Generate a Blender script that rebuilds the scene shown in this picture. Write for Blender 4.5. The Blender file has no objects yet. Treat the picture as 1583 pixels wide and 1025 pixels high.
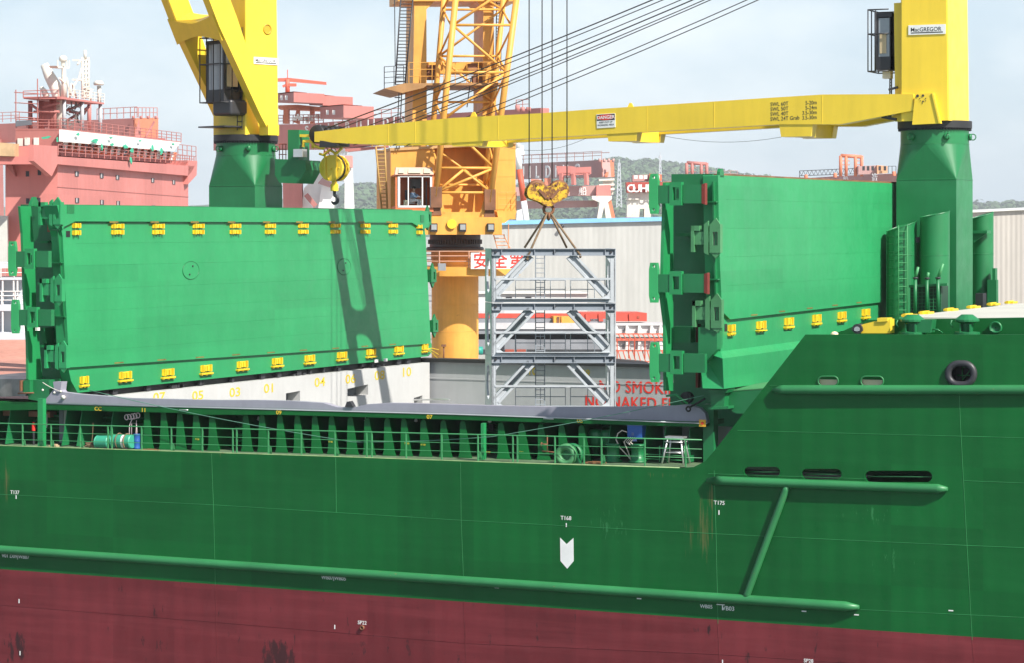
import bpy, math, random
from mathutils import Vector, Matrix
from mathutils.geometry import delaunay_2d_cdt

SC = bpy.context.scene
COL = SC.collection
random.seed(7)
# ---------------------------------------------------------------- camera frame
TH = math.radians(25.3)          # the camera looks 25.3 deg to the left of straight across the ship
FPX, CX, HY = 3926.0, 791.5, 352.0
CAMZ = 18.0
FW = Vector((-math.sin(TH), math.cos(TH), 0))
RT = Vector((math.cos(TH), math.sin(TH), 0))
UP = Vector((0, 0, 1))
CAM = Vector((0, 0, CAMZ))
X, Y = Vector((1, 0, 0)), Vector((0, 1, 0))

def ray(px, py):
    return FW + RT * ((px - CX) / FPX) + UP * ((HY - py) / FPX)
def at_plane(px, py, p0, n):
    d = ray(px, py)
    return CAM + d * ((p0 - CAM).dot(n) / d.dot(n))
def at_y(px, py, y):
    d = ray(px, py); return CAM + d * (y / d.y)
def at_x(px, py, x):
    d = ray(px, py); return CAM + d * (x / d.x)
def at_d(px, py, d):
    return CAM + ray(px, py) * d
def Zr(r):
    return CAMZ + r

# ---------------------------------------------------------------- mesh builder
def frame(d, up=None):
    d = d.normalized()
    u = Vector((0, 0, 1)) if up is None else up
    if abs(d.dot(u)) > 0.98:
        u = Vector((1, 0, 0))
    a = d.cross(u).normalized()
    b = a.cross(d).normalized()
    return d, a, b

class MB:
    def __init__(s):
        s.v, s.f, s.sm = [], [], []
    def add(s, vs, fs, smooth=False):
        o = len(s.v)
        s.v += [Vector(v) for v in vs]
        s.f += [tuple(o + i for i in f) for f in fs]
        s.sm += [smooth] * len(fs)
        return s
    def obox(s, c, ax, ay, az, hx, hy, hz):
        c = Vector(c)
        vs = [c + ax * (hx * i) + ay * (hy * j) + az * (hz * k) for i in (-1, 1) for j in (-1, 1) for k in (-1, 1)]
        fs = [(0, 1, 3, 2), (4, 6, 7, 5), (0, 4, 5, 1), (2, 3, 7, 6), (0, 2, 6, 4), (1, 5, 7, 3)]
        if ax.cross(ay).dot(az) < 0:
            fs = [f[::-1] for f in fs]
        return s.add(vs, fs)
    def box(s, lo, hi):
        lo, hi = Vector(lo), Vector(hi)
        c = (lo + hi) / 2; h = (hi - lo) / 2
        return s.obox(c, X, Y, UP, abs(h.x), abs(h.y), abs(h.z))
    def beam(s, p0, p1, w, h, up=None, w1=None, h1=None):
        p0, p1 = Vector(p0), Vector(p1)
        d, a, b = frame(p1 - p0, up)
        w1 = w if w1 is None else w1; h1 = h if h1 is None else h1
        vs = []
        for p, ww, hh in ((p0, w, h), (p1, w1, h1)):
            vs += [p - a * ww / 2 - b * hh / 2, p + a * ww / 2 - b * hh / 2, p + a * ww / 2 + b * hh / 2, p - a * ww / 2 + b * hh / 2]
        return s.add(vs, [(0, 1, 2, 3)[::1], (4, 7, 6, 5), (0, 4, 5, 1), (1, 5, 6, 2), (2, 6, 7, 3), (3, 7, 4, 0)])
    def tube(s, pts, r, n=8, r1=None, caps=True):
        pts = [Vector(p) for p in pts]
        m = len(pts)
        o = len(s.v)
        prev = None
        for i, p in enumerate(pts):
            d = (pts[min(i + 1, m - 1)] - pts[max(i - 1, 0)])
            if d.length < 1e-9: d = UP.copy()
            d.normalize()
            if prev is None:
                d, a, b = frame(d)
            else:
                a = (prev - d * prev.dot(d))
                a = a.normalized() if a.length > 1e-6 else frame(d)[1]
                b = a.cross(d)
            prev = a
            rr = r if r1 is None else r + (r1 - r) * i / max(1, m - 1)
            if isinstance(r, (list, tuple)): rr = r[i]
            for k in range(n):
                t = 2 * math.pi * k / n
                s.v.append(p + a * (rr * math.cos(t)) + b * (rr * math.sin(t)))
        for i in range(m - 1):
            for k in range(n):
                s.f.append((o + i * n + k, o + i * n + (k + 1) % n, o + (i + 1) * n + (k + 1) % n, o + (i + 1) * n + k)); s.sm.append(n > 5)
        if caps:
            s.f.append(tuple(o + k for k in range(n))[::-1]); s.sm.append(False)
            s.f.append(tuple(o + (m - 1) * n + k for k in range(n))); s.sm.append(False)
        return s
    def cyl(s, p0, p1, r, n=20, r1=None):
        # separate caps so the rim stays crisp
        p0, p1 = Vector(p0), Vector(p1); r1 = r if r1 is None else r1
        d, a, b = frame(p1 - p0)
        def ring(p, rr): return [p + a * (rr * math.cos(2 * math.pi * k / n)) + b * (rr * math.sin(2 * math.pi * k / n)) for k in range(n)]
        A, B = ring(p0, r), ring(p1, r1)
        s.add(A + B, [(k, (k + 1) % n, n + (k + 1) % n, n + k) for k in range(n)], True)
        s.add(A, [tuple(range(n))[::-1]]); s.add(B, [tuple(range(n))])
        return s
    def lathe(s, c, axis, prof, n=24, smooth=True):
        c = Vector(c); d, a, b = frame(axis)
        o = len(s.v); m = len(prof)
        for (r, h) in prof:
            for k in range(n):
                t = 2 * math.pi * k / n
                s.v.append(c + d * h + a * (r * math.cos(t)) + b * (r * math.sin(t)))
        for i in range(m - 1):
            for k in range(n):
                s.f.append((o + i * n + k, o + i * n + (k + 1) % n, o + (i + 1) * n + (k + 1) % n, o + (i + 1) * n + k)); s.sm.append(smooth)
        return s
    def torus(s, c, axis, R, r, n=28, m=10, sx=1.0):
        c = Vector(c); d, a, b = frame(axis)
        o = len(s.v)
        for i in range(n):
            t = 2 * math.pi * i / n
            e = a * math.cos(t) * sx + b * math.sin(t)
            for k in range(m):
                q = 2 * math.pi * k / m
                s.v.append(c + e * (R + r * math.cos(q)) + d * (r * math.sin(q)))
        for i in range(n):
            for k in range(m):
                s.f.append((o + i * m + k, o + ((i + 1) % n) * m + k, o + ((i + 1) % n) * m + (k + 1) % m, o + i * m + (k + 1) % m)); s.sm.append(True)
        return s
    def prism(s, pts, off):
        """closed outline (3-D points, roughly planar) pushed by the vector off"""
        pts = [Vector(p) for p in pts]; n = len(pts)
        off = Vector(off)
        nrm = Vector((0, 0, 0))
        for i in range(n):
            nrm += pts[i].cross(pts[(i + 1) % n])
        nrm.normalize()
        d, a, b = frame(nrm)
        fr = cdt_fill([(p.dot(a), p.dot(b)) for p in pts], [])
        if fr is None: return s
        vs2, tris = fr
        base = []
        for k, q in enumerate(vs2):
            if k < n: base.append(pts[k])
            else: base.append(a * q[0] + b * q[1] + d * (sum(p.dot(d) for p in pts) / n))
        A = base; B = [p + off for p in base]
        flip = nrm.dot(off) > 0
        s.add(A, [t[::-1] if flip else t for t in tris]); s.add(B, [t if flip else t[::-1] for t in tris])
        sides = [(i, (i + 1) % n, n + (i + 1) % n, n + i) for i in range(n)]
        s.add(pts + [p + off for p in pts], sides if flip else [f[::-1] for f in sides])
        return s
    def loft(s, rings, caps=True, smooth=False):
        n = len(rings[0]); o = len(s.v)
        for r in rings: s.v += [Vector(p) for p in r]
        for i in range(len(rings) - 1):
            for k in range(n):
                s.f.append((o + i * n + k, o + i * n + (k + 1) % n, o + (i + 1) * n + (k + 1) % n, o + (i + 1) * n + k)); s.sm.append(smooth)
        if caps:
            s.add(rings[0], [tuple(range(n))[::-1]]); s.add(rings[-1], [tuple(range(n))])
        return s
    def build(s, name, mat, parent=None, bevel=0.0):
        me = bpy.data.meshes.new(name)
        if parent is None:
            lo = Vector((min(v.x for v in s.v), min(v.y for v in s.v), min(v.z for v in s.v)))
            hi = Vector((max(v.x for v in s.v), max(v.y for v in s.v), max(v.z for v in s.v)))
            base = Vector(((lo.x + hi.x) / 2, (lo.y + hi.y) / 2, lo.z))
        else:
            base = BASE[parent.name]
        me.from_pydata([v - base for v in s.v], [], s.f)
        me.polygons.foreach_set('use_smooth', s.sm)
        me.materials.append(mat)
        me.update()
        o = bpy.data.objects.new(name, me)
        COL.objects.link(o)
        if parent is None: o.location = base
        else: o.parent = parent
        BASE[o.name] = base
        if bevel > 0:
            m = o.modifiers.new('edge_round', 'BEVEL'); m.width = bevel; m.segments = 2; m.limit_method = 'ANGLE'; m.angle_limit = math.radians(40)
        return o

BASE = {}
def inside(p, poly):
    x, y = p; r = False; n = len(poly); j = n - 1
    for i in range(n):
        xi, yi = poly[i]; xj, yj = poly[j]
        if (yi > y) != (yj > y) and x < (xj - xi) * (y - yi) / (yj - yi) + xi: r = not r
        j = i
    return r
def cdt_fill(outer, holes, extra=()):
    vs, es = [], []
    for loop in [outer] + list(holes):
        o = len(vs); n = len(loop)
        vs += [Vector(p) for p in loop]
        es += [(o + i, o + (i + 1) % n) for i in range(n)]
    vs += [Vector(p) for p in extra]
    V, E, Fc, *_ = delaunay_2d_cdt(vs, es, [], 0, 1e-7)
    out = []
    for f in Fc:
        c = sum((V[i] for i in f), Vector((0, 0))) / len(f)
        if inside(c, outer) and not any(inside(c, h) for h in holes):
            a, b, d = V[f[0]], V[f[1]], V[f[2]]
            if (b - a).cross(d - a) < 0: f = f[::-1]
            out.append(tuple(f))
    return [tuple(v) for v in V], out
def plate(mb, outer, holes, fmap, off, extra=(), smooth=False):
    """flat sheet with holes: fmap(u, v) -> 3-D point, off = thickness vector away from the front"""
    V, T = cdt_fill(outer, holes, extra)
    P = [Vector(fmap(*q)) for q in V]; off = Vector(off)
    a, b, c = (P[i] for i in T[0])
    rev = (b - a).cross(c - a).dot(off) > 0
    T = [t[::-1] for t in T] if rev else T
    mb.add(P, T, smooth); mb.add([p + off for p in P], [t[::-1] for t in T], smooth)
    for loop in [outer] + list(holes):
        n = len(loop); L = [Vector(fmap(*q)) for q in loop]
        mb.add(L + [p + off for p in L], [(i, n + i, n + (i + 1) % n, (i + 1) % n) for i in range(n)])
    return mb
def stadium(x0, y0, x1, y1, n=7):
    r = (y1 - y0) / 2; cy = (y0 + y1) / 2
    if x1 - x0 < 2 * r: r = (x1 - x0) / 2
    pts = []
    for i in range(n + 1):
        t = math.pi / 2 + math.pi * i / n
        pts.append((x0 + r + r * math.cos(t), cy + (y1 - y0) / 2 * math.sin(t)))
    for i in range(n + 1):
        t = -math.pi / 2 + math.pi * i / n
        pts.append((x1 - r + r * math.cos(t), cy + (y1 - y0) / 2 * math.sin(t)))
    return pts

# ---------------------------------------------------------------- objects
def tag(o, label=None, cat=None, group=None, kind=None):
    if label: o['label'] = label
    if cat: o['category'] = cat
    if group: o['group'] = group
    if kind: o['kind'] = kind
    return o
def thing(name, label, cat, loc, group=None):
    o = bpy.data.objects.new(name, None)
    o.empty_display_size = 0.3
    COL.objects.link(o); o.location = Vector(loc); BASE[o.name] = Vector(loc)
    return tag(o, label, cat, group)
def copy_tree(o, parent=None):
    c = o.copy(); COL.objects.link(c); BASE[c.name] = BASE.get(o.name, Vector((0, 0, 0)))
    if parent is not None: c.parent = parent
    for ch in [q for q in bpy.data.objects if q.parent == o]: copy_tree(ch, c)
    return c

def text_mesh(mb, body, origin, xd, yd, height, depth=0.012, align='LEFT', stretch=1.0, bold=0.0, spacing=1.0):
    """letters of real thickness; origin = baseline start, height = cap height"""
    cu = bpy.data.curves.new('lettering', 'FONT')
    cu.body = body; cu.align_x = align; cu.size = 1.0; cu.resolution_u = 3
    cu.offset = bold; cu.space_character = spacing
    o = bpy.data.objects.new('lettering', cu); COL.objects.link(o)
    dg = bpy.context.evaluated_depsgraph_get(); dg.update()
    me = bpy.data.meshes.new_from_object(o.evaluated_get(dg))
    k = height / 0.69
    nd = xd.cross(yd).normalized()
    vs = [origin + xd * (v.co.x * k * stretch) + yd * (v.co.y * k) for v in me.vertices]
    fs = [tuple(p.vertices) for p in me.polygons]
    fs = [f if (vs[f[1]] - vs[f[0]]).cross(vs[f[2]] - vs[f[0]]).dot(nd) >= 0 else f[::-1] for f in fs]
    mb.add([v + nd * depth for v in vs], fs)
    cnt = {}
    for f in fs:
        for i in range(len(f)):
            e = (f[i], f[(i + 1) % len(f)]); cnt[e] = 1
    for (a, b) in list(cnt):
        if (b, a) not in cnt:
            mb.add([vs[a], vs[b], vs[b] + nd * depth, vs[a] + nd * depth], [(0, 1, 2, 3)])
    bpy.data.objects.remove(o); bpy.data.curves.remove(cu); bpy.data.meshes.remove(me)
    return mb
def text_part(name, body, mat, parent, origin, xd, yd, height, **kw):
    return text_mesh(MB(), body, Vector(origin), xd, yd, height, **kw).build(name, mat, parent)

# ---------------------------------------------------------------- materials
def mat_new(name):
    m = bpy.data.materials.new(name); m.use_nodes = True
    nt = m.node_tree; nt.nodes.clear()
    out = nt.nodes.new('ShaderNodeOutputMaterial'); b = nt.nodes.new('ShaderNodeBsdfPrincipled')
    nt.links.new(b.outputs[0], out.inputs[0])
    return m, nt, b
def node(nt, t, **kw):
    n = nt.nodes.new(t)
    for k, v in kw.items(): setattr(n, k, v)
    return n
def ramp(nt, fac, stops):
    r = node(nt, 'ShaderNodeValToRGB')
    while len(r.color_ramp.elements) < len(stops): r.color_ramp.elements.new(0.5)
    for e, (p, c) in zip(r.color_ramp.elements, stops):
        e.position = p; e.color = (c, c, c, 1) if not isinstance(c, tuple) else (*c, 1)
    nt.links.new(fac, r.inputs[0]); return r.outputs[0]
def mixc(nt, fac, a, b, mode='MIX'):
    m = node(nt, 'ShaderNodeMix', data_type='RGBA', blend_type=mode)
    for s, q in ((m.inputs[0], fac), (m.inputs[6], a), (m.inputs[7], b)):
        if hasattr(q, 'is_linked') or isinstance(q, bpy.types.NodeSocket): nt.links.new(q, s)
        elif isinstance(q, tuple): s.default_value = (*q, 1)
        else: s.default_value = q
    return m.outputs[2]
def noise(nt, vec, scale, detail=4, rough=0.6, sx=1, sy=1, sz=1):
    mp = node(nt, 'ShaderNodeMapping'); mp.inputs['Scale'].default_value = (sx, sy, sz)
    nt.links.new(vec, mp.inputs[0])
    n = node(nt, 'ShaderNodeTexNoise'); n.inputs['Scale'].default_value = scale; n.inputs['Detail'].default_value = detail; n.inputs['Roughness'].default_value = rough
    nt.links.new(mp.outputs[0], n.inputs['Vector'])
    return n.outputs['Fac']
def paint(name, rgb, rough=0.42, var=0.14, scale=0.5, streak=0.12, rust=0.0, rustc=(0.16, 0.06, 0.025), patches=None, pamp=0.12, bump=0.0, metallic=0.0, coat=0.0, spec=0.5, dirt=0.0, band=0.0, frames=0.0):
    m, nt, b = mat_new(name)
    pos = node(nt, 'ShaderNodeNewGeometry').outputs['Position']
    lo = tuple(c * (1 - var) for c in rgb); hi = tuple(min(1, c * (1 + var)) for c in rgb)
    c = mixc(nt, ramp(nt, noise(nt, pos, scale, 5), [(0.32, 0.0), (0.68, 1.0)]), lo, hi)
    if streak:
        st = ramp(nt, noise(nt, pos, 2.6, 4, 0.65, 1, 1, 0.10), [(0.42, 0.0), (0.75, 1.0)])
        mm = node(nt, 'ShaderNodeMath', operation='MULTIPLY'); nt.links.new(st, mm.inputs[0]); mm.inputs[1].default_value = streak * 2
        c = mixc(nt, mm.outputs[0], c, tuple(q * 0.62 for q in rgb))
    if patches:
        mp = node(nt, 'ShaderNodeMapping'); mp.inputs['Scale'].default_value = patches; nt.links.new(pos, mp.inputs[0])
        fl = node(nt, 'ShaderNodeVectorMath', operation='FLOOR'); nt.links.new(mp.outputs[0], fl.inputs[0])
        wn = node(nt, 'ShaderNodeTexWhiteNoise', noise_dimensions='3D'); nt.links.new(fl.outputs[0], wn.inputs[0])
        rp = ramp(nt, wn.outputs['Value'], [(0.0, 1 - pamp), (1.0, 1 + pamp * 0.6)])
        c = mixc(nt, 1.0, c, rp, 'MULTIPLY')
    if dirt:
        dn = ramp(nt, noise(nt, pos, 3.0, 6, 0.7), [(0.5, 0.0), (0.75, 1.0)])
        mm = node(nt, 'ShaderNodeMath', operation='MULTIPLY'); nt.links.new(dn, mm.inputs[0]); mm.inputs[1].default_value = dirt
        c = mixc(nt, mm.outputs[0], c, tuple(q * 0.4 + 0.01 for q in rgb))
    if band:
        bn = ramp(nt, noise(nt, pos, 1.6, 5, 0.65, 0.10, 1, 1.6), [(0.45, 0.0), (0.72, 1.0)])
        mm = node(nt, 'ShaderNodeMath', operation='MULTIPLY'); nt.links.new(bn, mm.inputs[0]); mm.inputs[1].default_value = band
        c = mixc(nt, mm.outputs[0], c, tuple(min(1, q * 1.5 + 0.012) for q in rgb))
    if rust:
        rn = ramp(nt, noise(nt, pos, 3.5, 8, 0.75), [(0.70 - rust * 0.35, 0.0), (0.76 - rust * 0.3, 1.0)])
        c = mixc(nt, rn, c, rustc)
    nt.links.new(c, b.inputs['Base Color'])
    rr = ramp(nt, noise(nt, pos, 1.7, 5), [(0.3, rough - 0.07), (0.7, rough + 0.09)])
    nt.links.new(rr, b.inputs['Roughness'])
    b.inputs['Metallic'].default_value = metallic
    b.inputs['Specular IOR Level'].default_value = spec
    if coat: b.inputs['Coat Weight'].default_value = coat
    if bump:
        bp = node(nt, 'ShaderNodeBump'); bp.inputs['Strength'].default_value = bump; bp.inputs['Distance'].default_value = 0.05
        h = noise(nt, pos, 0.9, 3)
        if frames:      # plating dished between the frames
            sp = node(nt, 'ShaderNodeSeparateXYZ'); nt.links.new(pos, sp.inputs[0])
            m1 = node(nt, 'ShaderNodeMath', operation='MULTIPLY'); nt.links.new(sp.outputs[0], m1.inputs[0]); m1.inputs[1].default_value = 2 * math.pi / 0.70
            m2 = node(nt, 'ShaderNodeMath', operation='SINE'); nt.links.new(m1.outputs[0], m2.inputs[0])
            m3 = node(nt, 'ShaderNodeMath', operation='MULTIPLY'); nt.links.new(m2.outputs[0], m3.inputs[0]); nt.links.new(noise(nt, pos, 0.35, 2), m3.inputs[1])
            m4 = node(nt, 'ShaderNodeMath', operation='MULTIPLY_ADD'); nt.links.new(m3.outputs[0], m4.inputs[0]); m4.inputs[1].default_value = frames; nt.links.new(h, m4.inputs[2]); h = m4.outputs[0]
        nt.links.new(h, bp.inputs['Height']); nt.links.new(bp.outputs[0], b.inputs['Normal'])
    return m
def stain(m, x0, wx, z0, wz, color, thr=0.62, scale=3.0, sz=0.15, soft=0.05, amt=0.9, sx=1.0):
    """a stain with a shape of its own at one spot of a wall: rust run, scrape, tar"""
    nt = m.node_tree; b = next(n for n in nt.nodes if n.type == 'BSDF_PRINCIPLED')
    cur = b.inputs['Base Color'].links[0].from_socket
    pos = node(nt, 'ShaderNodeNewGeometry').outputs['Position']
    sp = node(nt, 'ShaderNodeSeparateXYZ'); nt.links.new(pos, sp.inputs[0])
    def mt(op, a, c=None):
        n = node(nt, 'ShaderNodeMath', operation=op)
        for i, q in enumerate((a, c)):
            if q is None: continue
            if isinstance(q, (int, float)): n.inputs[i].default_value = q
            else: nt.links.new(q, n.inputs[i])
        return n.outputs[0]
    dx = mt('DIVIDE', mt('SUBTRACT', sp.outputs[0], x0), wx); dz = mt('DIVIDE', mt('SUBTRACT', sp.outputs[2], z0), wz)
    d = mt('ADD', mt('MULTIPLY', dx, dx), mt('MULTIPLY', dz, dz))
    mask = mt('SUBTRACT', 1.0, mt('MINIMUM', d, 1.0))
    v = mt('ADD', noise(nt, pos, scale, 7, 0.7, sx, 1, sz), mt('MULTIPLY', mt('SUBTRACT', mask, 1.0), 0.30))
    f = mt('MULTIPLY', ramp(nt, v, [(thr - 0.04, 0.0), (thr - 0.04 + soft, 1.0)]), amt)
    nt.links.new(mixc(nt, f, cur, color), b.inputs['Base Color'])
def plain(name, rgb, rough=0.5, metallic=0.0, spec=0.5, alpha=None, transmission=0.0):
    m, nt, b = mat_new(name)
    pos = node(nt, 'ShaderNodeNewGeometry').outputs['Position']
    c = mixc(nt, noise(nt, pos, 3.0, 4), tuple(q * 0.86 for q in rgb), tuple(min(1, q * 1.12) for q in rgb))
    nt.links.new(c, b.inputs['Base Color'])
    b.inputs['Roughness'].default_value = rough; b.inputs['Metallic'].default_value = metallic
    b.inputs['Specular IOR Level'].default_value = spec
    if transmission: b.inputs['Transmission Weight'].default_value = transmission
    return m
def sheet_metal(name, rgb, pitch=0.33, depth=0.5, panel=0.95):
    """trapezoid corrugated cladding: ribs along the wall"""
    m, nt, b = mat_new(name)
    g = node(nt, 'ShaderNodeNewGeometry'); pos = g.outputs['Position']
    sx = node(nt, 'ShaderNodeSeparateXYZ'); nt.links.new(pos, sx.inputs[0])
    ad = node(nt, 'ShaderNodeMath', operation='MULTIPLY'); nt.links.new(sx.outputs[1], ad.inputs[0]); ad.inputs[1].default_value = 2 * math.pi / pitch
    sn = node(nt, 'ShaderNodeMath', operation='SINE'); nt.links.new(ad.outputs[0], sn.inputs[0])
    bp = node(nt, 'ShaderNodeBump'); bp.inputs['Strength'].default_value = depth; bp.inputs['Distance'].default_value = 0.06
    nt.links.new(sn.outputs[0], bp.inputs['Height']); nt.links.new(bp.outputs[0], b.inputs['Normal'])
    c = mixc(nt, ramp(nt, noise(nt, pos, 1.2, 5, 0.7, 1, 1, 0.15), [(0.35, 0.0), (0.7, 1.0)]), tuple(q * 0.9 for q in rgb), tuple(min(1, q * 1.05) for q in rgb))
    fl = node(nt, 'ShaderNodeMath', operation='MULTIPLY'); nt.links.new(sx.outputs[1], fl.inputs[0]); fl.inputs[1].default_value = 1.0 / panel
    f2 = node(nt, 'ShaderNodeMath', operation='FLOOR'); nt.links.new(fl.outputs[0], f2.inputs[0])
    wn = node(nt, 'ShaderNodeTexWhiteNoise', noise_dimensions='1D'); nt.links.new(f2.outputs[0], wn.inputs['W'])
    c = mixc(nt, 1.0, c, ramp(nt, wn.outputs['Value'], [(0.0, 0.965), (1.0, 1.0)]), 'MULTIPLY')
    nt.links.new(c, b.inputs['Base Color']); b.inputs['Roughness'].default_value = 0.5
    return m

M = {}
M['hull_green'] = paint('hull_green', (0.0030, 0.105, 0.021), 0.42, 0.10, 0.35, 0.10, spec=0.25, patches=(0.36, 0.001, 0.55), pamp=0.12, bump=0.30, frames=0.45, band=0.16)
M['green'] = paint('deck_green', (0.012, 0.170, 0.055), 0.42, 0.12, 0.7, 0.14)
M['cover_green'] = paint('cover_green', (0.023, 0.285, 0.098), 0.42, 0.08, 0.30, 0.10, patches=(0.001, 0.10, 1.5), pamp=0.06, bump=0.38)
M['bright_green'] = paint('bright_green', (0.018, 0.25, 0.078), 0.36, 0.1, 0.7, 0.08)
M['pale_green'] = paint('pale_green', (0.065, 0.235, 0.095), 0.5, 0.14, 1.2, 0.12)
M['rail_green'] = paint('rail_green', (0.055, 0.27, 0.10), 0.45, 0.1, 1.0, 0.0)
M['hull_red'] = paint('antifouling_red', (0.165, 0.022, 0.028), 0.55, var=0.12, scale=0.4, streak=0.12, spec=0.3, patches=(0.4, 0.001, 0.7), pamp=0.13, bump=0.25, frames=0.45, band=0.40, dirt=0.2)
M['fender_green'] = paint('fender_green', (0.026, 0.180, 0.060), 0.42, 0.14, 0.5, 0.0, rust=0.14, rustc=(0.34, 0.17, 0.08))
M['white_mark'] = plain('white_marking', (0.80, 0.80, 0.78), 0.6)
M['yellow'] = paint('crane_yellow', (0.88, 0.62, 0.045), 0.36, 0.06, 0.4, 0.11, bump=0.08)
M['cleat_yellow'] = paint('cleat_yellow', (0.80, 0.53, 0.018), 0.5, 0.12, 3.0, 0.0)
M['num_yellow'] = plain('number_yellow', (0.72, 0.50, 0.03), 0.6)
M['black'] = plain('black_rubber', (0.018, 0.018, 0.02), 0.55)
M['dark'] = plain('dark_steel', (0.035, 0.035, 0.04), 0.45)
M['grease'] = plain('greasy_rope', (0.03, 0.028, 0.03), 0.5)
M['coaming_grey'] = paint('coaming_grey', (0.32, 0.31, 0.37), 0.5, 0.08, 0.6, 0.10)
M['hold_grey'] = paint('hold_grey', (0.40, 0.41, 0.42), 0.6, 0.08, 0.5, 0.12)
M['hold_white'] = paint('hold_white', (0.52, 0.52, 0.51), 0.55, 0.06, 0.5, 0.08)
M['frame_grey'] = paint('frame_grey', (0.45, 0.50, 0.55), 0.42, 0.14, 0.9, 0.10)
M['red_mark'] = plain('red_marking', (0.78, 0.04, 0.025), 0.6)
M['primer'] = paint('red_primer', (0.30, 0.06, 0.035), 0.7, 0.15, 1.0, 0.1)
M['orange'] = paint('crane_orange', (0.74, 0.36, 0.065), 0.5, 0.14, 0.5, 0.22, rust=0.14, rustc=(.36, .15, .04))
M['pink'] = paint('hazed_oxide', (0.57, 0.20, 0.175), 0.6, 0.08, 0.15, 0.10, patches=(0.2, 0.2, 0.3), pamp=0.08)  # oxide red paled, distance haze put into the colour
M['gantry_red'] = paint('gantry_red', (0.44, 0.165, 0.145), 0.6, 0.10, 0.1, 0.12)  # red lightened to carry the haze of the far yard
M['gantry_brown'] = paint('gantry_brown', (0.46, 0.27, 0.25), 0.6, 0.10, 0.1, 0.10)  # brown paled in the colour for the same haze
M['gantry_orange'] = paint('gantry_orange', (0.62, 0.20, 0.11), 0.6, 0.08, 0.1, 0.10)  # orange parts, and the sunlight painted on girder and hut ends
M['white'] = paint('white_paint', (0.78, 0.77, 0.74), 0.5, 0.05, 0.6, 0.06)
M['rusty_white'] = paint('rusty_white', (0.72, 0.68, 0.60), 0.6, 0.08, 0.6, 0.15, rust=0.30, rustc=(0.42, 0.26, 0.14))
M['glass'] = plain('window_glass', (0.26, 0.29, 0.32), 0.08, 0.0, 0.8)  # grey lightened in the colour to suggest reflections in the panes
M['rust'] = paint('rusty_steel', (0.20, 0.085, 0.04), 0.75, 0.3, 1.5, 0.1)
M['silver'] = plain('galvanised_steel', (0.62, 0.62, 0.62), 0.35, 0.7)
M['blue'] = plain('blue_paint', (0.02, 0.09, 0.34), 0.4)
M['rope'] = plain('green_rope', (0.10, 0.26, 0.18), 0.8)
M['primer_shaded'] = paint('primer_shaded', (0.17, 0.025, 0.016), 0.7, 0.2, 1.0, 0.1)  # red primer darkened to carry the shade on the arm ends
# ================================================================ camera, light, sky
cam = bpy.data.cameras.new('camera'); co = bpy.data.objects.new('camera', cam); COL.objects.link(co)
co.location = CAM; co.rotation_euler = (math.pi / 2, 0, TH)
cam.sensor_width = 36; cam.lens = 36 * FPX / 1583.0; cam.shift_x = 0; cam.shift_y = -(512.5 - HY) / 1583.0
cam.clip_start = 1; cam.clip_end = 12000
SC.camera = co
SUN = Vector((0.95, -0.37, 1.0)).normalized()
EL = math.asin(SUN.z); AZ = math.atan2(SUN.x, SUN.y)
sl = bpy.data.lights.new('sun', 'SUN'); so = bpy.data.objects.new('sun', sl); COL.objects.link(so)
sl.energy = 4.9; sl.angle = math.radians(0.6); sl.color = (1.0, 0.955, 0.88)
so.rotation_euler = (-SUN).to_track_quat('-Z', 'Y').to_euler(); so.location = (60, -40, 120)
w = bpy.data.worlds.new('World'); SC.world = w; w.use_nodes = True
nt = w.node_tree; nt.nodes.clear()
wo = node(nt, 'ShaderNodeOutputWorld'); bg = node(nt, 'ShaderNodeBackground')
sk = node(nt, 'ShaderNodeTexSky', sky_type='NISHITA'); sk.sun_disc = False
sk.sun_elevation = EL; sk.sun_rotation = AZ; sk.air_density = 1.0; sk.dust_density = 1.6; sk.ozone_density = 1.4
tc = node(nt, 'ShaderNodeTexCoord')
# thin high cloud: a flattened 3-D noise over the sky directions
cn = noise(nt, tc.outputs['Generated'], 4.2, 7, 0.56, 1, 1, 2.2)
cf = ramp(nt, cn, [(0.44, 0.0), (0.64, 1.0)])
cm = node(nt, 'ShaderNodeMath', operation='MULTIPLY'); nt.links.new(cf, cm.inputs[0]); cm.inputs[1].default_value = CLOUD_AMT = 0.82
veil = mixc(nt, 0.72, sk.outputs[0], (5.6, 6.85, 7.9))
gz = node(nt, 'ShaderNodeSeparateXYZ'); nt.links.new(tc.outputs['Generated'], gz.inputs[0])
low = ramp(nt, gz.outputs[2], [(0.10, 1.0), (0.45, 0.12)])       # the milky veil thins out towards the zenith
veil = mixc(nt, low, sk.outputs[0], veil)
cm2 = node(nt, 'ShaderNodeMath', operation='MULTIPLY'); nt.links.new(cm.outputs[0], cm2.inputs[0]); nt.links.new(low, cm2.inputs[1])
skyc = mixc(nt, cm2.outputs[0], veil, (8.0, 8.5, 8.7))
nt.links.new(skyc, bg.inputs[0]); bg.inputs[1].default_value = 0.09
nt.links.new(bg.outputs[0], wo.inputs[0])
SC.view_settings.view_transform = 'Standard'; SC.view_settings.look = 'None'
SC.view_settings.exposure = 0.6; SC.view_settings.gamma = 1.0
SC.cycles.use_adaptive_sampling = True
SC.cycles.use_denoising = True
SC.cycles.max_bounces = 6
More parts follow.
